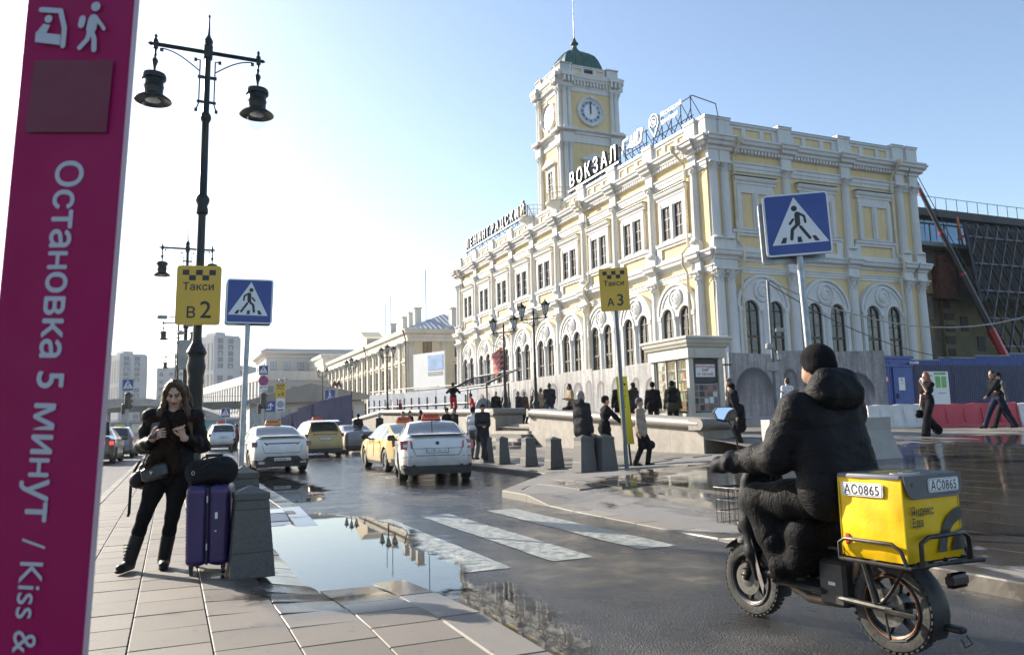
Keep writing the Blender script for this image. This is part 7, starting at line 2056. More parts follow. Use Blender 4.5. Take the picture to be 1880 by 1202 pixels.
def person(label, x, y_, rz, H=1.74, z=None, lean=0.0, head=(0, 0), hands=None, feet=None, top=CBLACK, bottom=CBLACK, shoes=LEATHER, hem=.80, hat=None, hair=HDARK, longhair=False, hood=False, bulk=1.0, skin=SKIN, vox=.024, skirt=False, sleeves=True, group='people in the square', bag=None, hips=None, side=0.0, seed=0, shoulder_bag=None):
    k = H / 1.75
    T = thing('person', label, 'person', (x, y_, gp(x, y_) if z is None else z), rz, group)
    hz = hips if hips is not None else .93
    P = Vector((side * .5, 0, hz)); up = Vector((math.sin(side * .3), -math.sin(lean), math.cos(lean)))
    C, N = P + up * .36, P + up * .55
    hd = N + Vector((head[0] * .06, -math.sin(lean) * .04 - head[1] * .07, .135 - abs(head[1]) * .015))
    sh = {s: P + up * .465 + Vector((s * .168, 0, 0)) for s in (-1, 1)}
    hip = {s: P + Vector((s * .09, 0, -.02)) for s in (-1, 1)}
    hn = hands or {}; ft = feet or {}
    AR, LG = {}, {}
    for s in (-1, 1):
        tgt = hn.get(s, (s * .265, -.05, hz - .10)); el, wr = ik(sh[s], tgt, .29, .27, (s * .5, .7, -.4)); AR[s] = (sh[s], el, wr)
        tf = ft.get(s, (s * .10, 0.0, .09)); kn, an = ik(hip[s], tf, .435, .43, (s * .12, -1, .1)); LG[s] = (hip[s], kn, an)
    v3 = lambda p: (p[0] * k, p[1] * k, p[2] * k)
    # body (continuous, skin)
    B = SDF(vox * .8, .025)
    B.ell(v3(hd + Vector((0, .008, .02))), (.074 * k, .092 * k, .105 * k)); B.ell(v3(hd + Vector((0, -.03, -.06))), (.052 * k, .058 * k, .055 * k)); B.cone(v3(hd + Vector((0, -.085, -.0))), v3(hd + Vector((0, -.10, -.03))), .012, .016, k=.015)
    for s in (-1, 1): B.ell(v3(hd + Vector((s * .074, .01, -.01))), (.014, .022, .032), k=.01)
    B.cone(v3(N - up * .03), v3(hd + Vector((0, .01, -.05))), .052 * k, .05 * k)
    B.chain([v3(P), v3(C), v3(N - up * .05)], [.09, .10, .06], flat=.7)
    for s in (-1, 1):
        a, e, w = AR[s]; B.chain([v3(a), v3(e), v3(w)], [.045, .038, .03]); d = (Vector(w) - Vector(e)).normalized()
        B.cone(v3(w), v3(Vector(w) + d * .07), .034, .03, flat=.6, axis=(s, 0, 0), k=.012); B.cone(v3(Vector(w) + d * .07), v3(Vector(w) + d * .145 + Vector((0, -.02, 0))), .028, .018, flat=.6, axis=(s, 0, 0), k=.012); B.cone(v3(Vector(w) + d * .03), v3(Vector(w) + d * .09 + Vector((-s * .02, -.035, 0))), .015, .011, k=.01)
        B.chain([v3(q) for q in LG[s]], [.06, .05, .04])
    link('body', B.mesh('body', skin), T)
    # trousers
    Q = SDF(vox, .03)
    for s in (-1, 1):
        h_, kn, an = LG[s]
        if skirt: Q.chain([v3(h_), v3(kn), v3(Vector(an) + Vector((0, .02, -.03)))], [.105 * k, .095 * k, .115 * k])
        else: Q.chain([v3(h_), v3(kn), v3(an)], [.098 * k, .074 * k, .066 * k])
    Q.cone(v3(P + Vector((-.07, 0, .05))), v3(P + Vector((.07, 0, .05))), .115 * k, flat=.85)
    link('trousers', Q.mesh('trousers', bottom, warp=folds(seed + 3, .004)), T)
    for s in (-1, 1):
        h_, kn, an = LG[s]; an = Vector(an); toe = Vector((s * .02, -1, 0)) if an.z < .2 else Vector((0, -.6, -.8))
        toe.normalize()
        S = SDF(vox * .8, .02); S.cone(v3(an + Vector((0, .03, -.035))), v3(an + toe * .15 + Vector((0, 0, -.05 if an.z < .2 else -.02))), .05 * k, .042 * k, flat=.75, axis=(0, 0, 1)); S.cone(v3(an + Vector((0, 0, .04))), v3(an + Vector((0, .02, -.03))), .05 * k, .05 * k)
        link('shoe', S.mesh('shoe', shoes), T)
    # jacket or coat
    J = SDF(vox, .03); b_ = 1 + (bulk - 1) * .55
    J.cone(v3(C + Vector((-.07, 0, -.02))), v3(C + Vector((.07, 0, -.02))), .125 * k * b_, flat=.88); J.cone(v3(C + Vector((-.07, 0, .08))), v3(C + Vector((.07, 0, .08))), .092 * k * b_, flat=.9)
    J.cone(v3(P + Vector((-.055, 0, .10))), v3(P + Vector((.055, 0, .10))), .125 * k * b_, flat=.9)
    if hem < .88:
        zz = hem * 1.0; n_ = max(1, int((.95 - hem) / .12))
        for i in range(n_ + 1):
            t = i / n_; c = P + Vector((0, 0, .05 - (P.z + .05 - zz - .12) * t)); J.cone(v3(c + Vector((-.06, 0, 0))), v3(c + Vector((.06, 0, 0))), (.132 + .018 * t) * k * b_, flat=.92)
    J.cone(v3(N - up * .10), v3(N - up * .02), .085 * k, .07 * k)
    for s in (-1, 1):
        a, e, w = AR[s]; ww = Vector(e).lerp(Vector(w), .97 if sleeves else .0)
        J.chain([v3(C + Vector((s * .05, 0, .10))), v3(a), v3(e)] + ([v3(ww)] if sleeves else []), [.080 * k * b_, .070 * k * b_, .058 * k * b_] + ([.047 * k * b_] if sleeves else []))
    if hood: J.cone(v3(N + Vector((-.06, .07, .0))), v3(N + Vector((.06, .07, .0))), .085 * k)
    link('jacket', J.mesh('jacket', top, warp=folds(seed, .007)), T)
    # hair, hat
    if hair is not None and hat is None:
        Hh = SDF(vox * .8, .02); Hh.ell(v3(hd + Vector((0, .022, .035))), (.083 * k, .094 * k, .103 * k)); Hh.ell(v3(hd + Vector((0, .045, -.02))), (.076 * k, .07 * k, .09 * k))
        Hh.ell(v3(hd + Vector((0, -.085, -.045))), (.075 * k, .075 * k, .085 * k), cut=True, k=.012)
        if longhair:
            for s in (-1, 1): Hh.chain([v3(hd + Vector((s * .05, .04, 0))), v3(hd + Vector((s * .07, .05, -.14))), v3(hd + Vector((s * .075, .06, -.26)))], [.05, .05, .03])
            Hh.chain([v3(hd + Vector((0, .06, 0))), v3(hd + Vector((0, .075, -.15))), v3(hd + Vector((0, .08, -.28)))], [.07, .07, .04])
        link('hair', Hh.mesh('hair', hair, warp=folds(seed + 5, .004, 2)), T)
    if hat is not None:
        Hh = SDF(vox * .7, .015); Hh.ell(v3(hd + Vector((0, .012, .055))), (.088 * k, .102 * k, .085 * k)); Hh.ell(v3(hd + Vector((0, .03, .0))), (.084 * k, .085 * k, .07 * k)); Hh.ell(v3(hd + Vector((0, -.10, -.05))), (.09 * k, .07 * k, .08 * k), cut=True, k=.01)
        link('hat', Hh.mesh('hat', hat), T)
    if bag:
        kind, s, mt = bag; w = Vector(AR[s][2])
        if kind == 'hand':
            G = SDF(.02, .02); G.cone(v3(w + Vector((0, -.12, -.32))), v3(w + Vector((0, .12, -.32))), .11, flat=.6, axis=(1, 0, 0)); link('handbag', G.mesh('handbag', mt), T)
            MB().tube([v3(w + Vector((0, -.1, -.25))), v3(w + Vector((0, -.03, -.05))), v3(w + Vector((0, .03, -.05))), v3(w + Vector((0, .1, -.25)))], .01, 5).obj('bag_strap', mt, T)
        else:
            G = SDF(.022, .04); c = C + Vector((0, .19, .0)); G.cone(v3(c + Vector((-.07, 0, -.14))), v3(c + Vector((.07, 0, -.14))), .12, flat=.8); G.cone(v3(c + Vector((-.05, 0, .1))), v3(c + Vector((.05, 0, .1))), .11, flat=.75); link('backpack', G.mesh('backpack', mt), T)
    return T
FL_ = lambda s, x, y_, z=.09: (s * x, y_, z)
PHONE = {1: (.06, -.26, 1.12), -1: (-.06, -.26, 1.12)}
person('grey-haired man in a black hooded parka and blue jeans behind the paired bollards', 1.60, 18.75, R(128), 1.86, z=.2, top=CCHAR, bottom=CJEAN, hem=.74, hair=HGREY, hood=True, bulk=1.22, seed=1)
person('man in a black cap and coat stretching one arm towards the yellow totem', 2.22, 19.6, R(100), 1.72, z=.24, top=CBLACK, hem=.78, hat=CBLACK, bulk=1.15, hands={-1: (-.34, -.44, .98), 1: (.2, -.16, .86)}, lean=.10, seed=2)
person('elderly woman in a beige coat and grey knitted hat beside the yellow totem', 3.02, 19.0, R(62), 1.63, z=.24, top=CBEIGE, bottom=CBLACK, hem=.72, hat=CGREY, bulk=1.05, feet={-1: (-.12, .14, .09), 1: (.10, -.12, .09)}, bag=('hand', 1, LEATHER), seed=3)
person('man in a long dark jacket leaning cross-legged on a bollard by the white taxi', -1.0, 24.55, R(12), 1.76, z=.2, lean=.06, head=(0, .8), hands={1: (.05, -.26, 1.05), -1: (-.05, -.26, 1.05)}, feet={1: (-.06, -.34, .09), -1: (.06, -.28, .09)}, top=CCHAR, bottom=CCHAR, hem=.60, hat=CBLACK, skin=SKIN2, bulk=1.15, seed=4)
person('person in a dark hooded top and white vest right behind the leaning man', -1.35, 25.9, R(150), 1.72, top=CWHITE, bottom=CGREY, hat=CNAVY, hem=.88, seed=5)
person('broad man in dark jacket and jeans seen from behind above the steps', 1.5, 33.2, R(182), 1.76, z=1.22, lean=.05, head=(0, .6), hands=PHONE, top=CCHAR, bottom=CJEAN, hem=.84, hair=HDARK, bulk=1.38, seed=6)
person('long-haired woman in a pale top looking down at her phone by the parapet', 2.15, 29.5, R(-75), 1.64, z=1.12, lean=.08, head=(0, .8), hands=PHONE, top=CTAN, bottom=CBLACK, longhair=True, seed=7)
person('person in black crouched with a backpack beside the long-haired woman', 1.92, 28.9, R(140), 1.7, z=.72, lean=.35, top=CBLACK, hair=HDARK, hips=.62, feet={1: (.12, -.2, .09), -1: (-.12, .1, .09)}, bag=('back', 1, CBLACK), seed=8, hood=True)
for i, (u_, Yd, rz_, tp, lab, st) in enumerate(((907, 40.5, 5, CBLACK, 'person in black facing the viewer left of the flag post', 0), (925, 41.5, -20, CBLACK, 'person in a dark open jacket half hidden by the flag post', 1), (948, 41, 60, CNAVY, 'dark-clothed walker first of the group between the lantern posts', 1), (959, 42, 40, CBROWN, 'walker in a brown coat in the middle of the group between the lantern posts', 0), (976, 40, -60, CBLACK, 'dark-clothed walker last of the group, next to the nearer lantern post', 1), (988, 38, -120, CTAN, 'person in a tan jacket right behind the nearer lantern post', 0), (994, 43, 20, CBROWN, 'small far walker in brown to the right of the nearer lantern post', 1))):
    person(lab, (u_ - 940) / 1442 * Yd, Yd, R(rz_), 1.72, z=1.24, top=tp, bottom=CBLACK, hem=.72 if tp in (CBROWN,) else .82, feet={1: (.1, -.14 * st, .09), -1: (-.1, .16 * st, .09)}, seed=20 + i, vox=.03, bulk=1.1)
person('worker in red overalls reaching up to the steel frame', (829 - 940) / 1442 * 41, 41, R(170), 1.74, z=1.75, top=CBLACK, bottom=CRED, hands={1: (.25, -.35, 1.35), -1: (-.2, -.4, 1.3)}, hat=CBLACK, hem=.95, vox=.03, seed=31)
person('worker in red overalls crouching below the steel frame', (866 - 940) / 1442 * 43, 43, R(-70), 1.7, z=1.3, top=CRED, bottom=CRED, lean=.3, hat=CBLACK, vox=.03, seed=32)
person('worker with an orange helmet in front of the grey site fence', (732 - 940) / 1442 * 57, 57, R(80), 1.72, z=1.5, top=CWINE, bottom=CWINE, hat=HELMO, vox=.035, seed=33)
for i, (u_, nn, rz_, tp, ht, hr, lab) in enumerate(((655, 9.1, -160, CBLACK, CBLACK, None, 'man in black walking between the mustard crossover and the gold taxi'), (694, 9.6, 60, CCHAR, None, HGREY, 'grey-haired person behind the ramp wall left of the gold taxi'), (736, 9.8, -30, CGREY, None, HDARK, 'bareheaded person just above the roof of the gold taxi'), (750, 10.0, 70, CBLACK, None, HDARK, 'dark-haired person second from the gold taxi roof sign'), (768, 10.2, -80, CBLACK, None, HDARK, 'long-haired woman behind the roof of the white taxi'), (817, 10.4, 40, CBLACK, CBLACK, None, 'man in a black cap behind the white taxi'), (830, 10.6, -50, CBLACK, None, HDARK, 'person in black beside the man in a black cap'))):
    t_ = (u_ - 940) / 1442; Yd = nn / (.9171 * t_ + .3986)
    person(lab, t_ * Yd, Yd, R(rz_), 1.72, z=.30, top=tp, bottom=CBLACK, hat=ht, hair=hr or HDARK, longhair=(u_ == 768), hem=.78, seed=40 + i, vox=.03, bulk=1.15)
person('man in a wine-red jacket crossing near the silver crossover', -16.3, 46.5, R(-70), 1.70, z=0, lean=.12, top=CWINE, bottom=CBLACK, feet={1: (.08, -.32, .09), -1: (-.08, .34, .12)}, vox=.03, seed=50)
person('far pedestrian in dark clothes near the blue fence', -19.0, 58.0, R(60), 1.74, z=.0, top=CCHAR, vox=.035, seed=51)
person('far pedestrian passing behind the white fastback taxi', -17.0, 56.0, R(-60), 1.74, z=.0, top=CNAVY, vox=.035, seed=52)
person('person in a black jacket and cap at the left pane of the book kiosk', 4.55, 25.85, R(165), 1.68, z=.88, top=CBLACK, hat=CBLACK, hem=.78, bulk=1.22, seed=60)
person('person in an olive parka with a black backpack in front of the book kiosk', 5.02, 25.0, R(170), 1.68, z=.86, top=COLIVE, hat=CBLACK, hem=.78, bulk=1.25, hood=True, bag=('back', 1, CBLACK), seed=61)
person('person in black behind the top of the yellow totem', (1133 - 940) / 1442 * 27.5, 27.5, R(175), 1.72, z=.95, top=CBLACK, bulk=1.15, seed=62)
person('person in a dark hood just right of the yellow totem', (1158 - 940) / 1442 * 27.5, 27.5, R(-150), 1.68, z=.95, top=CCHAR, hat=CCHAR, bulk=1.15, hood=True, seed=63)
person('person in a long black coat and hood bending towards the kiosk corner', 5.78, 20.3, R(-112), 1.66, z=.58, lean=.32, top=CBLACK, bottom=CBLACK, hem=.42, hat=CBLACK, bulk=1.2, hood=True, seed=64)
person('person in a grey hood at the far side of the kiosk', 6.45, 23.6, R(-100), 1.70, z=.80, top=CCHAR, hat=CGREY, bulk=1.1, hood=True, seed=65)
person('person in a white patterned jacket walking away along the hoarding', 9.30, 26.8, R(-160), 1.72, z=.9, top=CPRINT, bottom=CBLACK, hem=.84, feet={1: (.08, -.14, .09), -1: (-.08, .16, .09)}, seed=66)
W2_ = person('auburn-haired woman in black walking with a phone at her face', 10.78, 20.6, R(-68), 1.66, top=CBLACK, bottom=CBLACK, hair=HRED, longhair=True, skirt=True, sleeves=False, hands={1: (.06, -.20, 1.40), -1: (-.24, .02, .92)}, feet={1: (.07, -.26, .09), -1: (-.06, .36, .17)}, bag=('hand', -1, LEATHER), hem=.90, vox=.018, seed=67)
MB().bev((.05 * .95, -.215 * .95, 1.50 * .95), (.075, .012, .15), .006).obj('phone', CWHITE, W2_)
person('man in a black quilted jacket striding to the left past the red barrier', 14.0, 22.85, R(-84), 1.77, lean=.20, top=CBLACK, bottom=CNAVY, hem=.88, hands={1: (.25, -.52, .98), -1: (-.25, .26, .92)}, feet={1: (.06, .42, .14), -1: (-.06, -.46, .09)}, vox=.018, skin=SKIN2, bulk=1.1, seed=68)
person('person in a grey-sleeved top hurrying behind the striding man', 14.75, 23.9, R(-84), 1.72, lean=.12, top=CGREY, bottom=CBLACK, hat=CBLACK, feet={1: (.06, -.35, .09), -1: (-.06, .35, .13)}, vox=.02, seed=69)

# ------------------------------------------------------------------ the woman with the suitcase
WX, WY = -3.22, 7.30
WM = thing('person', 'young woman with long fair hair in a black fur-collared jacket looking at her phone', 'person', (WX, WY, .13), R(15))
SKW = MAT('pale_skin', (.50, .31, .23), .5, var=.06, vs=20, bp=.03); LIPS = MAT('lips', (.34, .10, .09), .45); BROW = MAT('brow', (.07, .045, .03), .8); EYED = MAT('lash_dark', (.02, .015, .013), .5); NAIL = MAT('pale_nails', (.66, .55, .52), .3)
HD = Vector((.075, -.02, 1.575))
Rt = Matrix.Rotation(R(-30), 3, 'X')          # head bowed towards the phone
def hp(x, y_, z): return tuple(HD + (Matrix.Rotation(R(30), 3, 'X') @ Vector((x, y_, z))))
sh = {1: Vector((.235, .02, 1.36)), -1: Vector((-.125, .02, 1.37))}
HANDS = {-1: Vector((-.035, -.265, 1.195)), 1: Vector((.175, -.25, 1.205))}
B = SDF(.0075, .018)
B.ell(hp(0, .012, .03), (.073, .090, .098)); B.ell(hp(0, -.022, -.045), (.055, .062, .066)); B.ell(hp(0, -.055, -.088), (.026, .026, .024)); B.ell(hp(0, .0, -.06), (.062, .062, .045))
for s in (-1, 1):
    B.ell(hp(s * .042, -.052, -.025), (.024, .024, .024)); B.ell(hp(s * .030, -.082, .016), (.020, .012, .013), cut=True, k=.012); B.ell(hp(s * .030, -.070, .014), (.014, .012, .011), k=.004)
    B.cone(hp(s * .014, -.086, .036), hp(s * .05, -.070, .034), .007, .006, k=.010)
B.chain([hp(0, -.084, .022), hp(0, -.100, -.012), hp(0, -.108, -.022)], [.008, .011, .013], k=.012)
for s in (-1, 1): B.ell(hp(s * .012, -.098, -.024), (.009, .010, .008), k=.008)
B.ell(hp(0, -.086, -.050), (.022, .012, .006), k=.006); B.ell(hp(0, -.084, -.062), (.019, .012, .007), k=.006); B.ell(hp(0, -.102, -.0558), (.03, .012, .0022), cut=True, k=.003)
B.cone((.06, .02, 1.38), hp(0, .015, -.06), .053, .05, k=.03)
B.chain([(.05, .0, .92), (.055, 0, 1.15), (.06, .01, 1.36)], [.09, .09, .06], flat=.75)
ELB = {}
for s in (-1, 1):
    e, w = ik(sh[s], HANDS[s] + Vector((s * .05, .07, -.05)), .28, .25, (s * .30, .22, -.9)); ELB[s] = (e, w); B.chain([sh[s], e, w], [.045, .038, .028])
# right hand (viewer's left): palm wraps the phone from below, four fingers across its back, thumb on the near edge
def finger(root, pts, r0=.0092, r1=.0070):
    q = [Vector(root)] + [Vector(p) for p in pts]; n_ = len(q)
    B.chain([tuple(p) for p in q], [r0 + (r1 - r0) * i / (n_ - 1) for i in range(n_)], k=.006)
h = HANDS[-1]; w = ELB[-1][1]
B.cone(tuple(w), tuple(h + Vector((-.03, .03, -.02))), .027, .030, k=.015); B.cone(tuple(h + Vector((-.045, .02, -.02))), tuple(h + Vector((-.01, -.005, .02))), .030, .027, flat=.65, axis=(.3, -.9, .2), k=.015)
for i in range(4):
    o = Vector((-.006 + .004 * i, -.012, .035 - .021 * i)); finger(h + o, (h + o + Vector((.032, -.018, .014)), h + o + Vector((.062, -.012, .022 - .002 * i)), h + o + Vector((.082 - .004 * abs(i - 1), -.004, .026 - .003 * i))))
finger(h + Vector((-.03, -.02, .03)), (h + Vector((-.015, -.03, .062)), h + Vector((.01, -.028, .082))), .0105, .008)
# left hand: fingertips pinched, tapping
h2 = HANDS[1]; w2 = ELB[1][1]
B.cone(tuple(w2), tuple(h2 + Vector((.012, .02, -.04))), .026, .029, k=.015); B.cone(tuple(h2 + Vector((.015, .01, -.035))), tuple(h2 + Vector((-.002, -.01, .015))), .029, .026, flat=.65, axis=(.5, -.8, 0), k=.015)
for i in range(4):
    o = Vector((-.024 + .015 * i, -.012, .018 + .004 * i)); finger(h2 + o, (h2 + o + Vector((-.012, -.024, .022)), h2 + o + Vector((-.032 + .012 * i, -.026, .026 + .006 * i)), h2 + o + Vector((-.050 + .018 * i, -.016, .022 + .008 * i))))
finger(h2 + Vector((-.028, -.008, -.012)), (h2 + Vector((-.046, -.022, .006)), h2 + Vector((-.062, -.024, .022))), .0105, .008)
FEET = {-1: Vector((-.27, -.05, .085)), 1: Vector((.005, .05, .085))}; HIP = {-1: Vector((-.03, .0, .88)), 1: Vector((.14, .0, .88))}
KN = {}
for s in (-1, 1):
    kn, an = ik(HIP[s], FEET[s], .42, .40, (s * .15, -1, 0)); KN[s] = (kn, an); B.chain([HIP[s], kn, an], [.07, .05, .04])
def face_mat(X, Y, Z):
    out = np.zeros(len(X), int); M = np.array(Matrix.Rotation(R(-30), 3, 'X'))
    L = (np.stack([X, Y, Z], 1) - np.array(HD)) @ M.T
    x, y_, z = L[:, 0], L[:, 1], L[:, 2]
    out[(np.abs(x) < .024) & (y_ < -.070) & (np.abs(z + .056) < .012)] = 1
    out[(np.abs(np.abs(x) - .031) < .021) & (y_ < -.055) & (np.abs(z - .036 - (np.abs(x) - .03) * .12) < .0048)] = 2
    out[(np.abs(np.abs(x) - .030) < .016) & (y_ < -.055) & (np.abs(z - .014) < .0068)] = 3
    P = np.stack([X, Y, Z], 1)
    return out
link('body', B.mesh('body', [SKW, LIPS, BROW, EYED], fn=face_mat), WM)
# leggings, boots
LEGG = cloth('black_leggings', (.008, .008, .009), .2, .1)
Q = SDF(.014, .03)
for s in (-1, 1):
    kn, an = KN[s]; Q.chain([HIP[s], HIP[s].lerp(kn, .5), kn, kn.lerp(an, .35), an + Vector((0, 0, .02))], [.100, .084, .060, .056, .046])
Q.cone((-.01, .01, .93), (.12, .01, .93), .115, flat=.9)
link('leggings', Q.mesh('leggings', LEGG), WM)
for s in (-1, 1):
    an = KN[s][1]; tw = Vector((s * .22 - .08, -1, 0)).normalized()
    S = SDF(.010, .016); S.cone(tuple(an.lerp(KN[s][0], .52)), tuple(an + Vector((0, .0, -.01))), .062, .056); S.cone(tuple(an + Vector((0, .02, -.035))), tuple(an + tw * .145 + Vector((0, 0, -.038))), .050, .041, flat=.8, axis=(0, 0, 1)); S.cone(tuple(an + Vector((0, .025, -.065))), tuple(an + tw * .16 + Vector((0, 0, -.065))), .045, .043, flat=.45, axis=(0, 0, 1), k=.006)
    bt = link('boot', S.mesh('boot', LEATHER), WM)
    for i in range(5): MB().tube([tuple(an + tw * (.055 + .0 * i) + Vector((-.025, -.0, .03 + .028 * i))), tuple(an + tw * (.066) + Vector((0, 0, .036 + .028 * i))), tuple(an + tw * .055 + Vector((.025, 0, .03 + .028 * i)))], .004, 4).obj('lace', CBLACK, bt)
# jacket
PUFF = MAT('black_puffer', (.007, .007, .008), .62, var=.3, vs=5, bp=.35, bps=18, spec=.15)
J = SDF(.012, .03)
J.cone((-.02, .02, 1.24), (.13, .02, 1.24), .125, flat=.85); J.cone((-.04, .02, 1.33), (.15, .02, 1.33), .10, flat=.85); J.cone((-.01, .02, 1.08), (.12, .02, 1.08), .122, flat=.9); J.cone((-.01, .02, .95), (.12, .02, .95), .138, flat=.92); J.cone((-.01, .02, .87), (.12, .02, .87), .142, flat=.92)
for s in (-1, 1):
    e, w = ELB[s]; J.chain([tuple(sh[s] + Vector((-s * .05, 0, 0))), tuple(sh[s]), tuple(sh[s].lerp(e, .5)), tuple(e), tuple(e.lerp(w, .6)), tuple(w + (w - e).normalized() * .0)], [.085, .076, .071, .068, .062, .046])
link('jacket', J.mesh('jacket', PUFF, warp=lambda X, Y, Z: .004 * np.sin(46 * Z + 3 * np.sin(9 * X)) + .0025 * np.sin(60 * X + 40 * Y + 30 * Z)), WM)
# fur collar and front trim
FUR = MAT('brown_fur', (.020, .010, .0055), .8, var=.5, vs=25, bp=.6, bps=80, spec=.15)
Fc = SDF(.011, .03)
ring_pts = [(.06 + .185 * math.sin(a), .045 - .125 * math.cos(a), 1.345 - .05 * math.cos(a)) for a in [R(25 + 310 * i / 12) for i in range(13)]]
Fc.chain(ring_pts, [.070] * 13); Fc.chain([ring_pts[0], (.10, -.12, 1.2), (.07, -.145, 1.02), (.10, -.15, .88)], [.06, .05, .05, .045]); Fc.chain([ring_pts[-1], (.0, -.12, 1.22), (-.02, -.15, 1.05), (-.10, -.16, .93)], [.06, .055, .055, .05])
fm = Fc.mesh('fur_collar', FUR, warp=lambda X, Y, Z: .006 * np.sin(90 * X + 50 * Z) * np.sin(70 * Y - 60 * Z))
fo = link('fur_collar', fm, WM)
rr = random.Random(5); hairs = MB(); nv = len(fm.vertices)
for i in range(9000):
    v = fm.vertices[rr.randrange(nv)]; p = v.co; n_ = v.normal
    d = (n_ * 1.0 + Vector((rr.uniform(-.6, .6), rr.uniform(-.6, .6), rr.uniform(-1.0, .2)))).normalized(); L_ = rr.uniform(.018, .042); sd = d.cross(Vector((rr.uniform(-1, 1), rr.uniform(-1, 1), rr.uniform(-1, 1)))).normalized() * .0012
    hairs.add([tuple(p - sd), tuple(p + sd), tuple(p + d * L_)], [(0, 1, 2)])
stuff(hairs.obj('fur_strands', FUR, fo))
# hair: parted in the middle, falling over the shoulders
def hair_mat():
    m, nt, bs = new_mat('fair_brown_hair')
    tc = nt.nodes.new('ShaderNodeTexCoord'); v = stretched(nt, tc.outputs['Object'], (60, 60, 2.0)); n = noise(nt, v, 3, 4)
    sp = nt.nodes.new('ShaderNodeSeparateXYZ'); lk(nt, tc.outputs['Object'], sp.inputs[0])
    c = ramp(nt, n, [(.3, (.022, .011, .005)), (.6, (.075, .038, .016)), (.8, (.15, .085, .04))])
    lk(nt, c, bs.inputs['Base Color']); bs.inputs['Roughness'].default_value = .5; bs.inputs['Specular IOR Level'].default_value = .35
    bump(nt, bs, n, .4, .01)
    return m
HAIRM = hair_mat()
Hh = SDF(.009, .018)
Hh.ell(hp(0, .022, .040), (.082, .092, .097)); Hh.ell(hp(0, .05, -.02), (.08, .07, .09))
Hh.ell(hp(0, -.09, -.03), (.060, .072, .098), cut=True, k=.012)
for s in (-1, 1):
    Hh.chain([hp(s * .045, -.035, .100), hp(s * .076, -.022, .03), hp(s * .086, -.018, -.06), (HD.x + s * .112, -.045, 1.42), (HD.x + s * .140, -.085, 1.29), (HD.x + s * .165, -.10, 1.18)], [.026, .026, .030, .034, .030, .012], flat=.8, axis=(s, 0, 0)); Hh.chain([hp(s * .06, .06, .02), hp(s * .085, .07, -.10), (HD.x + s * .13, .09, 1.33)], [.05, .055, .04])
hm = Hh.mesh('hair', HAIRM, warp=lambda X, Y, Z: .0025 * np.sin(150 * X + 60 * Y) + .002 * np.sin(220 * Y + 90 * X)); ho = link('hair', hm, WM)
st = MB()
for i in range(260):
    s = rr.choice((-1, 1)); t = rr.random(); a = rr.uniform(-.03, .03)
    p = [Vector(hp(s * (.004 + .05 * t), -.062 + .11 * t, .118 - .02 * t)), Vector(hp(s * (.070 + .014 * t), -.045 + .1 * t, .045)), Vector(hp(s * (.094 + .012 * t), -.03 + .09 * t, -.06)), Vector((HD.x + s * (.13 + .03 * t), -.05 + .12 * t + a, 1.41)), Vector((HD.x + s * (.17 + .03 * t), -.07 + .14 * t + a, 1.27 + rr.uniform(-.03, .05)))]
    st.tube([tuple(q) for q in p], [.0016, .0018, .0018, .0016, .0006], 3)
stuff(st.obj('hair_strands', HAIRM, ho))
# phone in hand (a thing of its own)
PHN = thing('phone', 'dark smartphone held in front of the fair-haired woman', 'phone', (WX + .0, WY - .285, .13 + 1.19), R(-14))
PHN.rotation_euler = (R(-28), R(-8), R(-14)); PHN.location = (WX + .012, WY - .272, 1.355)
MB().bev((0, 0, .02), (.076, .010, .155), .006).obj('phone_body', SBLACK, PHN)
MB().bb(-.035, .035, .0052, .0058, -.05, .09).obj('screen', MAT('dark_screen', (.02, .025, .03), .08), PHN)
# quilted crossbody bag, belt bag
QB = thing('crossbody_bag', 'small quilted black leather bag hanging across the woman', 'bag', (WX - .01, WY - .19, 1.0), R(-14))
q_ = MB(); q_.bev((0, 0, 0), (.26, .075, .135), .025, Matrix.Rotation(R(-14), 4, 'Y')); q_.obj('bag_body', MAT('navy_quilted_leather', (.018, .022, .030), .38, bp=.5, bps=35, coat=.2), QB)
MB().tube([(-.12, .0, .08), (-.08, .06, .25), (.1, .14, .40)], .006, 5).obj('chain_strap', STEEL, QB)
MB().prism([(-.018, .012), (.018, .012), (0, -.02)][::-1], .041, .044, up_y()).obj('metal_badge', LAMPW, QB)
HB_ = thing('shoulder_bag', 'soft black shoulder bag with a long hanging strap at the woman\'s hip', 'bag', (WX - .21, WY + .03, .13), 0)
G = SDF(.014, .03); G.cone((-.02, -.05, .80), (-.02, .09, .80), .075, .085, flat=1.1, axis=(0, 0, 1)); G.cone((.01, 0, .90), (.02, .08, .90), .055, .05); link('bag_body', G.mesh('bag_body', LEATHER, warp=folds(3, .006)), HB_)
m = MB(); m.loft([[(-.10 + dx, -.05, z_), (-.075 + dx, -.05, z_), (-.075 + dx, -.044, z_), (-.10 + dx, -.044, z_)] for dx, z_ in ((.08, .97), (.03, .88), (0, .76), (-.005, .64), (-.01, .5), (-.02, .47))]); m.obj('strap', LEATHER, HB_)

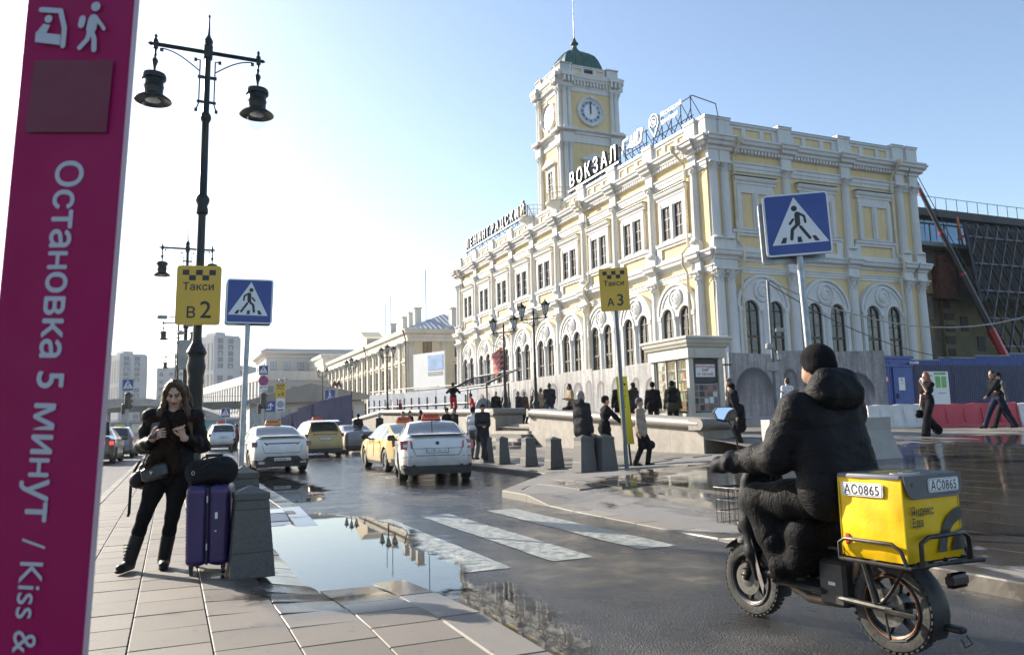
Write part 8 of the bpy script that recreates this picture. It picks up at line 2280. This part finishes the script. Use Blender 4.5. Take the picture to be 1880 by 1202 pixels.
# ------------------------------------------------------------------ suitcase and duffel
PURP = MAT('purple_shell', (.026, .012, .085), .42, var=.15, vs=8, bp=.05, coat=.15, dirt=.1)
SUI = thing('suitcase', 'big dark purple hard-shell suitcase on wheels beside the woman', 'suitcase', (-2.73, 7.15, .13), R(14))
def rbox(cx, cy, z0, z1, w, d, r=.055, ribs=0):
    m = MB(); zs = []; n_ = 46
    rings = []
    for i in range(n_ + 1):
        t = i / n_; z_ = z0 + (z1 - z0) * t
        e = 1.0
        edge = min(z_ - z0, z1 - z_)
        ins = max(0, .045 - edge); ins = .045 - math.sqrt(max(0, .045 ** 2 - ins ** 2)) if ins > 0 else 0
        rb = .0035 * (1 if (i % 2) else -1) * (1 if .12 < t < .9 else 0) * ribs
        taper = 1 - .05 * (1 - t) 
        rings.append([(cx + p[0], cy + p[1], z_) for p in rrect((w - 2 * ins + rb) * taper, d - 2 * ins + rb, r, 4)])
    m.loft(rings); return m
rbox(-.092, 0, .075, .755, .175, .52, .05, 1).obj('front_shell', PURP, SUI, True)
rbox(.092, 0, .075, .755, .175, .52, .05, 1).obj('rear_shell', PURP, SUI, True)
MB().bev((0, 0, .415), (.03, .505, .655), .01).obj('zip_band', MAT('dark_zip', (.012, .010, .03), .6), SUI)
for z_ in (.64, .24): MB().bev((0, -.262, z_), (.012, .012, .06), .004).obj('zip_pull', LAMPW, SUI)
MB().bev((.075, -.262, .50), (.022, .004, .055), .002, Matrix.Rotation(R(0), 4, 'Y')).obj('sticker', PAPER, SUI); MB().bev((.07, -.262, .37), (.018, .003, .010), .001).obj('sticker', PAPER, SUI)
for sx in (-.13, .13):
    for sy in (-.19, .19):
        m = MB(); m.bb(sx - .018, sx + .018, sy - .02, sy + .02, .05, .09); m.lathe([(.028, -.014), (.03, -.01), (.03, .01), (.028, .014)], 12, M=Matrix.Translation((sx, sy, .03)) @ Matrix.Rotation(R(90), 4, 'Y')); m.obj('wheel', SBLACK, SUI, True)
m = MB()
for sx in (-.06, .06): m.tube([(sx, .16, .74), (sx, .16, 1.0)], .009, 6)
m.tube([(-.075, .16, 1.0), (.075, .16, 1.0)], .016, 6); m.obj('pull_handle', STEEL, SUI)
DUF = thing('duffel_bag', 'black duffel bag with metal clips lying on the purple suitcase', 'bag', (-2.72, 7.13, .13 + .755), R(8))
G = SDF(.012, .035); G.cone((-.13, 0, .105), (.12, 0, .115), .105, flat=1.25, axis=(0, 1, 0)); G.cone((-.13, 0, .05), (.13, 0, .05), .055, flat=2.2, axis=(0, 1, 0)); G.cone((-.02, 0, .17), (.12, 0, .19), .05)
link('bag_body', G.mesh('bag_body', MAT('black_nylon', (.008, .008, .010), .75, spec=.2, bp=.3, bps=40), warp=folds(9, .006)), DUF)
for sy in (-.05, .05): MB().tube([(-.09, sy * 2.2, .16), (-.06, sy * 1.6, .235), (.06, sy * 1.4, .255), (.10, sy * 2.0, .17)], .009, 6).obj('handle', LEATHER, DUF)
MB().tube([(-.19, -.06, .04), (-.14, -.115, .10), (-.05, -.125, .16), (.02, -.10, .20)], .007, 5).obj('strap', LEATHER, DUF)
for x_, z_ in ((-.13, .105),): MB().tube([(x_ + .012 * math.cos(a), -.128, z_ + .018 * math.sin(a)) for a in [i * math.pi / 4 for i in range(9)]], .0025, 4).obj('metal_clip', LAMPW, DUF)
# ================================================================== DELIVERY SCOOTER AND RIDER
def crumpled(name, col, rough, sc, strength, spec=.4, warp=(1, 1, 1)):
    """thin shell fabric: branching creases made of ridged noise"""
    m, nt, bs = new_mat(name)
    v = stretched(nt, coords(nt, rnd=False), warp)
    r1 = mathn(nt, 'ABSOLUTE', mathn(nt, 'SUBTRACT', noise(nt, v, sc, 3, .55, 1.2), .5)); r2 = mathn(nt, 'ABSOLUTE', mathn(nt, 'SUBTRACT', noise(nt, v, sc * 2.7, 3, .6, .8), .5))
    h = mathn(nt, 'ADD', mathn(nt, 'POWER', r1, .6), mathn(nt, 'MULTIPLY', mathn(nt, 'POWER', r2, .7), .45))
    lk(nt, ramp(nt, noise(nt, v, 5, 4), [(.3, tuple(c * .75 for c in col)), (.7, tuple(c * 1.3 for c in col))]), bs.inputs['Base Color'])
    bs.inputs['Roughness'].default_value = rough; bs.inputs['Specular IOR Level'].default_value = spec
    bump(nt, bs, h, strength, .03)
    return m
SX, SY, SRZ = 1.89, 5.135, .5007
SM_ = MAT('black_metal_dusty', (.022, .021, .020), .45, .5, var=.4, vs=10, dirt=.5, dirtcol=(.11, .095, .08), dirts=9); SPL = MAT('black_plastic_dusty', (.018, .018, .018), .55, var=.3, dirt=.4, dirtcol=(.09, .08, .07), dirts=7); ALU = MAT('dusty_alloy', (.13, .125, .115), .5, .7, var=.25, vs=14, dirt=.35, dirts=8); COPPER = MAT('copper_rim_tape', (.30, .12, .05), .4, .6)
MUD = MAT('muddy_tyre', (.030, .028, .026), .8, var=.35, vs=14, bp=.4, bps=60, dirt=.5, dirtcol=(.13, .12, .105), dirts=8)
SCT = thing('delivery_scooter', 'dusty black electric delivery scooter with a wire basket and rear rack', 'scooter', (SX, SY, 0), SRZ)
def scooter_wheel(yc, r, name_seed):
    M = Matrix.Translation((0, yc, r)) @ Matrix.Rotation(R(90), 4, 'Y')
    m = MB(); m.lathe([(r * .72, -.036), (r * .82, -.043), (r * .93, -.040), (r * .975, -.028), (r * .985, 0), (r * .975, .028), (r * .93, .040), (r * .82, .043), (r * .72, .036)], 48, M=M, cap=False); w = m.obj('wheel', MUD, SCT, True)
    kn = MB()
    for i in range(40):
        a = 2 * math.pi * i / 40; Mx = Matrix.Translation((0, yc, r)) @ Matrix.Rotation(a, 4, 'X')
        for xo, hw in ((-.033, .009), (.033, .009), (0, .017)):
            kn.bb(xo - hw, xo + hw, -.010, .010, r * .955 if abs(xo) > .01 else r * .97, r * (.992 if abs(xo) > .01 else 1.0), Mx)
    stuff(kn.obj('tread_blocks', MUD, w))
    m = MB(); m.lathe([(r * .72, -.040), (r * .70, -.046), (r * .62, -.034), (r * .60, 0), (r * .62, .034), (r * .70, .046), (r * .72, .040)], 40, M=M, cap=False); m.obj('rim', SM_, w, True)
    for sg in (-1, 1): MB().tube([(sg * .043, yc + r * .665 * math.cos(a), r + r * .665 * math.sin(a)) for a in [2 * math.pi * i / 36 for i in range(37)]], .004, 5, False).obj('rim_line', COPPER if yc < 0 else ALU, w)
    sp_ = MB()
    for i in range(6):
        a = 2 * math.pi * i / 6 + .3; Mx = Matrix.Translation((0, yc, r)) @ Matrix.Rotation(a, 4, 'X'); sp_.add([(-.018, -.022, .03), (.018, -.022, .03), (.018, .022, .03), (-.018, .022, .03), (-.014, -.012, r * .63), (.014, -.012, r * .63), (.014, .012, r * .63), (-.014, .012, r * .63)], [(0, 1, 5, 4), (1, 2, 6, 5), (2, 3, 7, 6), (3, 0, 4, 7)], Mx)
    sp_.obj('spokes', SM_, w)
    m = MB(); m.lathe([(.02, -.075), (.06, -.06), (.085 if yc < 0 else .05, -.04), (.085 if yc < 0 else .05, .04), (.06, .06), (.02, .075)], 24, M=M); m.obj('hub', ALU, w, True)
    m = MB(); m.lathe([(.105, -.062), (.105, -.058), (.045, -.058), (.045, -.062)], 32, M=M); 
    for i in range(10):
        a = 2 * math.pi * i / 10; m.lathe([(.008, -.0635), (.008, -.057)], 6, M=M @ Matrix.Translation((.08 * math.cos(a), .08 * math.sin(a), 0)))
    m.obj('brake_disc', ALU, w)
scooter_wheel(-.54, .258, 1); scooter_wheel(.54, .248, 2)
FA, FT = Vector((0, .54, .248)), Vector((0, .36, .78))
for sg in (-1, 1):
    x = sg * .078
    m = MB(); m.tube([(x, .54, .248), (x, .485, .41)], .022, 10); m.tube([(x, .485, .41), (x, .42, .60)], .028, 10); f = m.obj('fork_leg', SM_, SCT, True)
    MB().tube([(x + .022 * math.cos(t * 1.9), .535 - .10 * (t / 26) * .62, .27 + .155 * t / 26 + .0) for t in range(27)] if False else [(x + .030 * math.cos(t * 1.3), .545 - .075 * t / 20 + .030 * math.sin(t * 1.3), .26 + .19 * t / 20) for t in range(41 if False else 21)], .005, 4).obj('spring', SM_, f)
m = MB(); m.bev((0, .425, .60), (.22, .07, .05), .015); m.tube([(0, .425, .58), (0, .335, .86), (0, .30, 1.02)], .026, 10); m.obj('steering_stem', SM_, SCT, True)
MB().tube([(-.36, .34, 1.06), (-.20, .36, 1.04), (0, .30, 1.02), (.20, .36, 1.04), (.36, .34, 1.06)], .014, 8).obj('handlebar', SM_, SCT, True)
m = MB()
for i in range(13):
    a = R(20 + i * 11); y_, z_ = .54 + .285 * math.cos(a), .248 + .285 * math.sin(a)
m.loft([[(x, .54 + rr_ * math.cos(a), .248 + rr_ * math.sin(a)) for x, rr_ in ((-.065, .272), (-.03, .285), (.03, .285), (.065, .272), (.03, .279), (-.03, .279))] for a in [R(40 + i * 12) for i in range(14)]]); m.obj('front_fender', SPL, SCT, True)
m = MB(); m.loft([[(x, -.54 + rr_ * math.cos(a), .258 + rr_ * math.sin(a)) for x, rr_ in ((-.075, .283), (-.035, .30), (.035, .30), (.075, .283), (.035, .293), (-.035, .293))] for a in [R(60 + i * 12) for i in range(13)]]); m.obj('rear_fender', SPL, SCT, True)
m = MB(); m.tube([(0, .41, .66), (0, .30, .46), (0, .20, .25), (0, .06, .20), (0, -.16, .21), (0, -.26, .30), (0, -.34, .52)], .032, 10); m.obj('down_tube', MAT('scuffed_tube', (.20, .15, .11), .5, .5, var=.4, vs=9, dirt=.5), SCT, True)
MB().bev((0, .06, .285), (.26, .42, .035), .015).obj('floorboard', SPL, SCT)
MB().bev((0, -.19, .34), (.20, .20, .27), .02).obj('battery_box', SPL, SCT); MB().bb(-.102, -.1005, -.22, -.17, .33, .35).obj('battery_label', LAMPW, SCT)
for sg in (-1, 1):
    MB().tube([(sg * .085, -.24, .26), (sg * .10, -.40, .262), (sg * .10, -.60, .258)], .018, 8).obj('swing_arm', SM_, SCT, True)
    MB().tube([(sg * .10, -.50, .28), (sg * .10, -.42, .56)], .022, 8).obj('shock_absorber', SM_, SCT, True)
    MB().tube([(sg * .09, -.18, .55), (sg * .12, -.44, .56), (sg * .12, -.80, .54)], .011, 8).obj('frame_rail', SM_, SCT, True)
    MB().tube([(sg * .12, -.72, .53), (sg * .10, -.60, .36), (sg * .095, -.52, .27)], .010, 6).obj('rack_stay', SM_, SCT, True)
MB().bev((-.12, -.66, .252), (.018, .20, .03), .006).obj('torque_arm', SM_, SCT)
MB().tube([(-.12, -.56, .24), (-.14, -.60, .10), (-.16, -.72, .13)], .009, 6).obj('kick_stand', SM_, SCT)
MB().bev((0, -.26, .76), (.26, .46, .09), .035).obj('seat', LEATHER, SCT, True)
MB().tube([(0, -.26, .72), (0, -.24, .42)], .03, 8).obj('seat_post', SM_, SCT, True)
# rear rack: two looped tubes either side and a rear loop
for sg in (-1, 1):
    x0 = .02 + sg * .275
    MB().tube([(x0, -.40, .535), (x0, -.40, .625), (x0, -.44, .65), (x0, -.74, .65), (x0, -.79, .62), (x0, -.82, .545)], .011, 8).obj('rack_side_loop', SM_, SCT, True)
MB().tube([(-.18, -.86, .54), (-.18, -.86, .66), (-.13, -.87, .69), (.18, -.87, .69), (.24, -.86, .66), (.25, -.86, .54)], .013, 8).obj('rack_rear_loop', SM_, SCT, True)
MB().tube([(-.255, -.40, .535), (-.255, -.84, .535), (.295, -.84, .535), (.295, -.40, .535), (-.255, -.40, .535)], .012, 8).obj('rack_frame', SM_, SCT, True)
for y_ in (-.50, -.62, -.74): MB().tube([(-.255, y_, .53), (.295, y_, .53)], .008, 6).obj('rack_bar', SM_, SCT, True)
MB().tube([(.0, -.84, .535), (.33, -.88, .53)], .012, 6).obj('rack_tail_bar', SM_, SCT)
MB().bev((.04, -.90, .455), (.17, .05, .075), .02).obj('tail_lamp', MAT('dark_lamp', (.03, .012, .012), .2, coat=.4), SCT)
MB().bev((.02, -.86, .20), (.06, .14, .035), .01).tube([(.03, -.93, .18), (.03, -.96, .14), (.03, -.92, .11), (.03, -.90, .15)], .005, 5).obj('mud_flap_bracket', SM_, SCT)
# basket, headlight, mirror, cables
bk = MB()
for z_ in (.62, .70, .78, .86): bk.tube([(-.16, .46, z_), (.16, .46, z_), (.16, .70, z_), (-.16, .70, z_), (-.16, .46, z_)], .003, 4)
for i in range(9):
    for y_ in (.46, .70): bk.tube([(-.16 + .04 * i, y_, .62), (-.16 + .04 * i, y_, .86)], .0025, 4)
    bk.tube([(-.16 + .04 * i, .46, .62), (-.16 + .04 * i, .70, .62)], .0025, 4)
for i in range(5):
    for x_ in (-.16, .16): bk.tube([(x_, .46 + .06 * i, .62), (x_, .46 + .06 * i, .86)], .0025, 4)
bk.obj('wire_basket', SM_, SCT); MB().tube([(-.17, .45, .865), (.17, .45, .865), (.17, .71, .865), (-.17, .71, .865), (-.17, .45, .865)], .006, 5).obj('basket_rim', SM_, SCT)
m = MB(); m.lathe([(.02, -.06), (.05, -.04), (.062, .0), (.062, .03)], 16, M=Matrix.Translation((-.03, .55, .60)) @ Matrix.Rotation(R(-90), 4, 'X')); m.obj('headlight', SBLACK, SCT, True)
MB().ball((-.05, .57, .50), (.04, .05, .03), 10).obj('horn', ALU, SCT, True)
MIRG = MAT('mirror_glass', (.85, .86, .88), .01, 1.0, var=.0, rvar=0.0)
for sg in (-1, 1):
    MB().tube([(sg * .24, .345, 1.06), (sg * .28, .34, 1.18), (sg * .325, .36, 1.33)], .006, 6).obj('mirror_stem', SM_, SCT, True)
    Mm = Matrix.Translation((sg * .335, .365, 1.375)) @ Matrix.Rotation(R(-14 if sg < 0 else 14), 4, 'Z') @ Matrix.Rotation(R(-12), 4, 'X')
    pts = [(-.085, .02), (-.07, -.028), (.0, -.045), (.055, -.035), (.075, -.005), (.07, .035), (.03, .045), (-.06, .045)]
    o = MB().prism([(p[0] * 1.06, p[1] * 1.1) for p in pts], -.028, -.002, Mm @ up_y()).obj('mirror', SBLACK, SCT)
    MB().add([(p[0], p[1], 0.0) for p in pts], [tuple(range(8))], Mm @ up_y()).obj('mirror_glass', MIRG, o)
rr = random.Random(8)
for i in range(5): MB().tube([(-.05 + .02 * i, .36, 1.0), (-.09 + .02 * i, .44, .85), (-.05 + .015 * i, .40, .68), (.02 * i - .04, .33, .5)], .006, 5).obj('cable', SBLACK, SCT)
MB().bev((-.205, .33, 1.10), (.035, .03, .05), .01).obj('red_switch', MAT('red_plastic', (.6, .05, .02), .4), SCT)
# padded bar muffs and leg apron
QN = MAT('quilted_apron', (.009, .009, .011), .65, var=.4, vs=6, bp=.6, bps=26, spec=.15, dirt=.12, dirtcol=(.10, .09, .09), dirts=5)
for sg in (-1, 1):
    G = SDF(.012, .03); G.chain([(sg * .30, .22, 1.055), (sg * .325, .34, 1.06), (sg * .32, .47, 1.035), (sg * .29, .56, 1.0)], [.075, .078, .058, .028], flat=.85, axis=(0, 0, 1))
    link('bar_muff', G.mesh('bar_muff', QN, warp=lambda X, Y, Z: .006 * np.sin(60 * Y + 30 * Z) * np.sin(50 * X)), SCT)
G = SDF(.013, .035)
for sg in (-1, 1):
    G.chain([(sg * .10, .40, 1.00), (sg * .13, .42, .84), (sg * .16, .40, .66), (sg * .18, .36, .46), (sg * .14, .36, .30)], [.055, .06, .055, .045, .03], flat=1.0)
G.chain([(0, .44, .98), (0, .46, .80), (0, .43, .62), (0, .40, .44)], [.05, .05, .045, .03]); G.cone((-.1, .43, .9), (.1, .43, .9), .05); G.cone((-.13, .41, .7), (.13, .41, .7), .045); G.cone((-.15, .38, .5), (.15, .38, .5), .035)
link('leg_apron', G.mesh('leg_apron', QN, warp=lambda X, Y, Z: .005 * np.sin(40 * Z + 8 * X) + .003 * np.sin(70 * X)), SCT)
RT_ = crumpled('plain_black_cover', (.005, .005, .006), .7, 7, .6, .1)
G = SDF(.014, .07); G.cone((-.15, .18, .70), (.15, .18, .70), .09); G.cone((-.17, .16, .56), (.17, .16, .56), .09); G.cone((-.17, .13, .40), (.17, .13, .40), .08); G.cone((-.12, -.04, .62), (.12, -.04, .62), .12); G.cone((-.13, .0, .46), (.13, .0, .46), .10)
link('leg_cover', G.mesh('leg_cover', RT_), SCT)
m = MB(); m.add([(-.20, .37, .62), (-.215, .30, .45), (-.19, .27, .27), (-.17, .30, .20), (-.16, .35, .34), (-.18, .40, .50), (-.19, .365, .61), (-.205, .295, .45), (-.18, .265, .28)], [(0, 1, 2, 3, 4, 5)]); m.obj('apron_corner', MAT('worn_vinyl', (.13, .12, .115), .55, bp=.5, bps=30, var=.3, vs=12), SCT)

# ---- the yellow box (stands on the rack)
BX = thing('delivery_box', 'bright yellow insulated delivery box with a grey lid on the scooter rack', 'delivery box', tuple(Vector((SX, SY, 0)) + Matrix.Rotation(SRZ, 3, 'Z') @ Vector((.02, -.60, .545))), SRZ)
BXY = MAT('yellow_tarpaulin', (.80, .49, .003), .45, var=.05, vs=3, bp=.5, bps=7, spec=.4, dirt=.10, dirtcol=(.10, .06, .02), dirts=4); BXG = MAT('grey_tarpaulin', (.085, .09, .105), .5, var=.15, bp=.2, bps=8)
w2, d2, h2_ = .245, .205, .455
def soft_box():
    m = MB(); n_ = 14; rings = []
    for k in range(n_ + 1):
        t = k / n_; z_ = h2_ * t; ring_ = []
        for (ax, ay, bx_, by_) in ((-w2, -d2, w2, -d2), (w2, -d2, w2, d2), (w2, d2, -w2, d2), (-w2, d2, -w2, -d2)):
            for i in range(10):
                u_ = i / 10; x = ax + (bx_ - ax) * u_; y_ = ay + (by_ - ay) * u_
                nx, ny = (by_ - ay), -(bx_ - ax); L_ = math.hypot(nx, ny); nx /= L_; ny /= L_
                bul = .010 * math.sin(math.pi * u_) * math.sin(math.pi * min(1, t * 1.05)) + .003 * math.sin(11 * u_ + 7 * t) + .004 * math.sin(17 * t + 5 * u_) * (1 - t)
                sq = -.020 * max(0, .12 - t) / .12
                x += nx * (bul + sq); y_ += ny * (bul + sq)
                if abs(u_) < .05: x *= .985; y_ *= .985
                ring_.append((x, y_, z_))
        rings.append(ring_)
    m.loft(rings); return m
soft_box().obj('box_body', BXY, BX, True)
# edge piping
PIP = MAT('yellow_piping', (.70, .50, .01), .4)
for sx in (-1, 1):
    for sy in (-1, 1): MB().tube([(sx * w2 * .99, sy * d2 * .99, .01), (sx * w2 * .995, sy * d2 * .995, .23), (sx * w2 * .99, sy * d2 * .99, .455)], .005, 5).obj('piping', PIP, BX)
m = MB(); vs = []
lw, ld = w2 + .006, d2 + .006
m.loft([[(x, y_, z_) for x, y_ in rrect(2 * lw * f, 2 * ld * f, .02, 3)] for z_, f in ((.448, 1.0), (.462, 1.0), (.470, .985), (.473, .93))]); m.obj('lid', BXG, BX, True)
m = MB(); flap = [(-lw + .0, .468), (lw, .468), (lw, .385), (lw - .02, .358), (lw - .05, .345), (-lw + .07, .345), (-lw + .04, .358), (-lw + .02, .39)]
m.prism(flap[::-1], d2 + .012, d2 + .020, up_y()); fl = m.obj('lid_flap', BXG, BX)
MB().tube([(p[0], -d2 - .02, p[1]) for p in flap[1:]], .004, 4).obj('flap_binding', MAT('grey_binding', (.16, .165, .18), .5), fl)
def number_plate(M, parent, w=.27, h=.075):
    p = MB().prism(rrect(w, h, .014), 0, .004, M).obj('number_plate', SWHITE, parent)
    MB().prism(rrect(w - .010, h - .010, .011), .0042, .0048, M).obj('plate_border', SBLACK, p); MB().prism(rrect(w - .015, h - .015, .009), .0046, .0052, M).obj('plate_field', SWHITE, p)
    lettering('АС0865', .072, SBLACK, p, M @ Matrix.Translation((0, -.026, .0060)), bold=.0008, spacing=1.12, sx=.86)
number_plate(Matrix.Translation((.085, -d2 - .021, .408)) @ up_y(), fl)
Ml = Matrix.Translation((-w2 - .012, .035, .385)) @ Matrix.Rotation(R(-90), 4, 'Z') @ up_y()
number_plate(Ml, BX)
yl = Matrix.Translation((0, -d2 - .0175, 0)) @ up_y()
for t, z_ in (('Яндекс', .255), ('Еда', .195)): lettering(t, .066, SBLACK, BX, yl @ Matrix.Translation((-.205, z_, 0)), align='LEFT', bold=.0007, sx=.86)
arc = MB(); cxx, czz = .245, .045
def arcband(r0, r1, a0, a1, n_=18, rise=1.0):
    out = [(cxx + r1 * math.cos(R(a0 + (a1 - a0) * i / n_)), czz + rise * r1 * math.sin(R(a0 + (a1 - a0) * i / n_))) for i in range(n_ + 1)]
    inn = [(cxx + r0 * math.cos(R(a1 - (a1 - a0) * i / n_)), czz + rise * r0 * math.sin(R(a1 - (a1 - a0) * i / n_))) for i in range(n_ + 1)]
    return out + inn
MB().add([(p[0], p[1], 0.0) for p in arcband(.165, .235, 92, 180)], [tuple(range(38))], yl).obj('black_arc', SBLACK, BX)
MB().add([(p[0], p[1], 0.0) for p in [(cxx + .115 * math.cos(R(92 + 88 * i / 16)), czz + .115 * math.sin(R(92 + 88 * i / 16))) for i in range(17)] + [(cxx - .004, czz)]], [tuple(range(18))], yl).obj('black_disc', SBLACK, BX)
MB().lathe([(.012, 0), (.012, .001)], 12, M=Matrix.Translation((-.185, -d2 - .0205, .42)) @ up_y()).obj('small_emblem', SBLACK, fl)
# lid print
MB().add([(p[0] * .8 - .01, p[1] * .55 + .02, .4738) for p in rrect(.34, .30, .12, 5)], [tuple(range(24))]).obj('lid_emblem', BXY, BX)
lettering('Еда', .10, BXG, BX, Matrix.Translation((-.01, -.02, .4745)))
number_plate(Matrix.Translation((-.10, -.13, .4735)), BX, .2, .06)
MB().bev((-w2 - .004, .16, .10), (.01, .03, .06), .004).obj('reflector_tag', MAT('red_plastic', (.6, .05, .02), .4), BX)

# ---- rider
RD = thing('person', 'delivery rider in a black hooded puffer jacket and beanie sitting on the scooter', 'person', (SX, SY, 0), SRZ)
HZ = .875
RH = Vector((.0, -.115, 1.67)); RS_ = {-1: Vector((-.225, -.13, 1.375)), 1: Vector((.225, -.13, 1.375))}; RP = Vector((0, -.20, HZ))
B = SDF(.012, .02)
B.ell(tuple(RH), (.075, .096, .112)); B.ell(tuple(RH + Vector((0, .05, -.065))), (.056, .06, .058)); B.cone(tuple(RH + Vector((0, .09, -.01))), tuple(RH + Vector((0, .108, -.03))), .012, .015, k=.012); B.cone((0, -.10, 1.42), tuple(RH + Vector((0, -.01, -.07))), .055, .055)
for s in (-1, 1): B.ell(tuple(RH + Vector((s * .075, -.01, -.015))), (.014, .024, .034), k=.01)
B.chain([tuple(RP), (0, -.17, 1.1), (0, -.13, 1.38)], [.10, .11, .07], flat=.75)
RE = {}
for s in (-1, 1):
    e, w = ik(RS_[s], (s * .30, .27, 1.075), .31, .30, (s * .35, -.2, -.85)); RE[s] = (e, w); B.chain([tuple(RS_[s]), tuple(e), tuple(w)], [.05, .042, .034])
    gx = Vector((s * .315, .33, 1.06)); B.cone(tuple(w), tuple(gx), .034, .034, k=.012)
    for i in range(4): B.chain([tuple(gx + Vector((s * (-.03 + .02 * i), .02, .02))), tuple(gx + Vector((s * (-.03 + .02 * i), .045, .0))), tuple(gx + Vector((s * (-.03 + .02 * i), .02, -.025)))], [.011, .010, .009], k=.006)
    B.chain([tuple(gx + Vector((-s * .035, .0, 0))), tuple(gx + Vector((-s * .045, .03, -.015))), tuple(gx + Vector((-s * .02, .04, -.03)))], [.012, .011, .009], k=.006)
RK = {}
for s in (-1, 1):
    kn, an = ik((s * .10, -.18, HZ - .02), (s * .13, .14, .385), .46, .45, (s * .25, 1, .35)); RK[s] = (kn, an); B.chain([(s * .10, -.18, HZ - .02), tuple(kn), tuple(an)], [.07, .05, .04])
def rider_skin(X, Y, Z): return np.where((Z < 1.2), 1, 0)
link('body', B.mesh('body', [SKIN2, SBLACK], fn=rider_skin), RD)
RJ = crumpled('black_winter_jacket', (.0085, .0085, .0095), .62, 6.5, .38, .13, (1, 1, 1.5))
J = SDF(.0135, .045)
J.cone((-.13, -.15, 1.28), (.13, -.15, 1.28), .165, flat=.88); J.cone((-.14, -.13, 1.36), (.14, -.13, 1.36), .115, flat=.9); J.cone((-.12, -.19, 1.12), (.12, -.19, 1.12), .180, flat=.86); J.cone((-.12, -.22, .97), (.12, -.22, .97), .182, flat=.86); J.cone((-.13, -.23, .88), (.13, -.23, .88), .168, flat=.88)
for s in (-1, 1):
    e, w = RE[s]; J.chain([(s * .12, -.14, 1.36), tuple(RS_[s]), tuple(RS_[s].lerp(e, .5)), tuple(e), tuple(e.lerp(w, .55)), tuple(w + (w - e).normalized() * .02)], [.125, .115, .108, .100, .088, .066])
def jw(X, Y, Z):
    quilt = .007 * np.sin(2 * np.pi * (Z - .02 * np.sin(14 * X)) / .16) * (np.abs(X) < .26)
    crease = .007 * np.sin(38 * Y + 22 * X + 3 * np.sin(17 * Z)) * np.sin(21 * Z + 9 * X) + .004 * np.sin(70 * Y - 40 * Z + 25 * X)
    return crease * .4 + sum(.007 * np.exp(-((Z - z0 - .05 * X + .1 * (Y + .2)) / .013) ** 2) for z0 in (1.0, 1.14, 1.27)) * (np.abs(X) < .33)
link('jacket', J.mesh('jacket', RJ, warp=jw), RD)
Hd = SDF(.0125, .035)
Hd.cone((-.10, -.25, 1.485), (.10, -.25, 1.485), .105, flat=.95); Hd.cone((-.11, -.17, 1.45), (.11, -.17, 1.45), .10); Hd.cone((-.08, -.24, 1.56), (.08, -.24, 1.56), .085); Hd.cone((-.12, -.04, 1.46), (-.06, .03, 1.45), .06); Hd.cone((.12, -.04, 1.46), (.06, .03, 1.45), .06)
link('hood', Hd.mesh('hood', RJ, warp=lambda X, Y, Z: .003 * np.sin(40 * X + 30 * Z + 4 * np.sin(20 * Y)) + .002 * np.sin(60 * Z - 30 * X)), RD)
BEA = cloth('black_beanie', (.010, .010, .011), .3, .4)
Hb = SDF(.010, .012); Hb.ell(tuple(RH + Vector((0, -.012, .038))), (.096, .114, .102)); Hb.ell(tuple(RH + Vector((0, -.03, -.005))), (.097, .105, .075)); Hb.ell(tuple(RH + Vector((0, .105, -.06))), (.09, .07, .085), cut=True, k=.01)
link('beanie', Hb.mesh('beanie', BEA, warp=lambda X, Y, Z: .0015 * np.sin(160 * np.arctan2(X, Y))), RD)
RT = crumpled('black_padded_trousers', (.0085, .0085, .009), .65, 8, .5, .12, (1, 2.2, 1))
Q = SDF(.0135, .04)
for s in (-1, 1):
    kn, an = RK[s]; hh = Vector((s * .11, -.20, HZ - .03)); Q.chain([tuple(hh), tuple(hh.lerp(kn, .5)), tuple(kn), tuple(kn.lerp(an, .5)), tuple(an)], [.125, .122, .105, .095, .085])
Q.cone((-.1, -.22, HZ), (.1, -.22, HZ), .15, flat=.9)
link('trousers', Q.mesh('trousers', RT, warp=lambda X, Y, Z: .0035 * np.sin(60 * Y + 30 * Z + 5 * np.sin(14 * X + 16 * Z + 9 * Y)) * np.sin(13 * X + 9 * Y + 1)), RD)
for s in (-1, 1):
    an = RK[s][1]; S = SDF(.012, .02); S.cone(tuple(an + Vector((0, -.03, -.035))), tuple(an + Vector((s * .01, .15, -.045))), .052, .045, flat=.8, axis=(0, 0, 1)); S.cone(tuple(an + Vector((0, 0, .06))), tuple(an + Vector((0, -.02, -.03))), .055, .055)
    link('boot', S.mesh('boot', LEATHER), RD)
# ================================================================== HAZE
m, nt, bs = new_mat('air')
nt.nodes.remove(bs)
pv = nt.nodes.new('ShaderNodeVolumePrincipled')
pv.inputs['Color'].default_value = (.93, .95, 1.0, 1)
pv.inputs['Density'].default_value = .0002
pv.inputs['Anisotropy'].default_value = .3
lk(nt, pv.outputs[0], nt.nodes['Material Output'].inputs['Volume'])
hz = MB().bb(-1300, 1300, -1300, 1300, -1.5, 42).obj('haze', m)
stuff(hz, 'thin pale spring haze over the square')
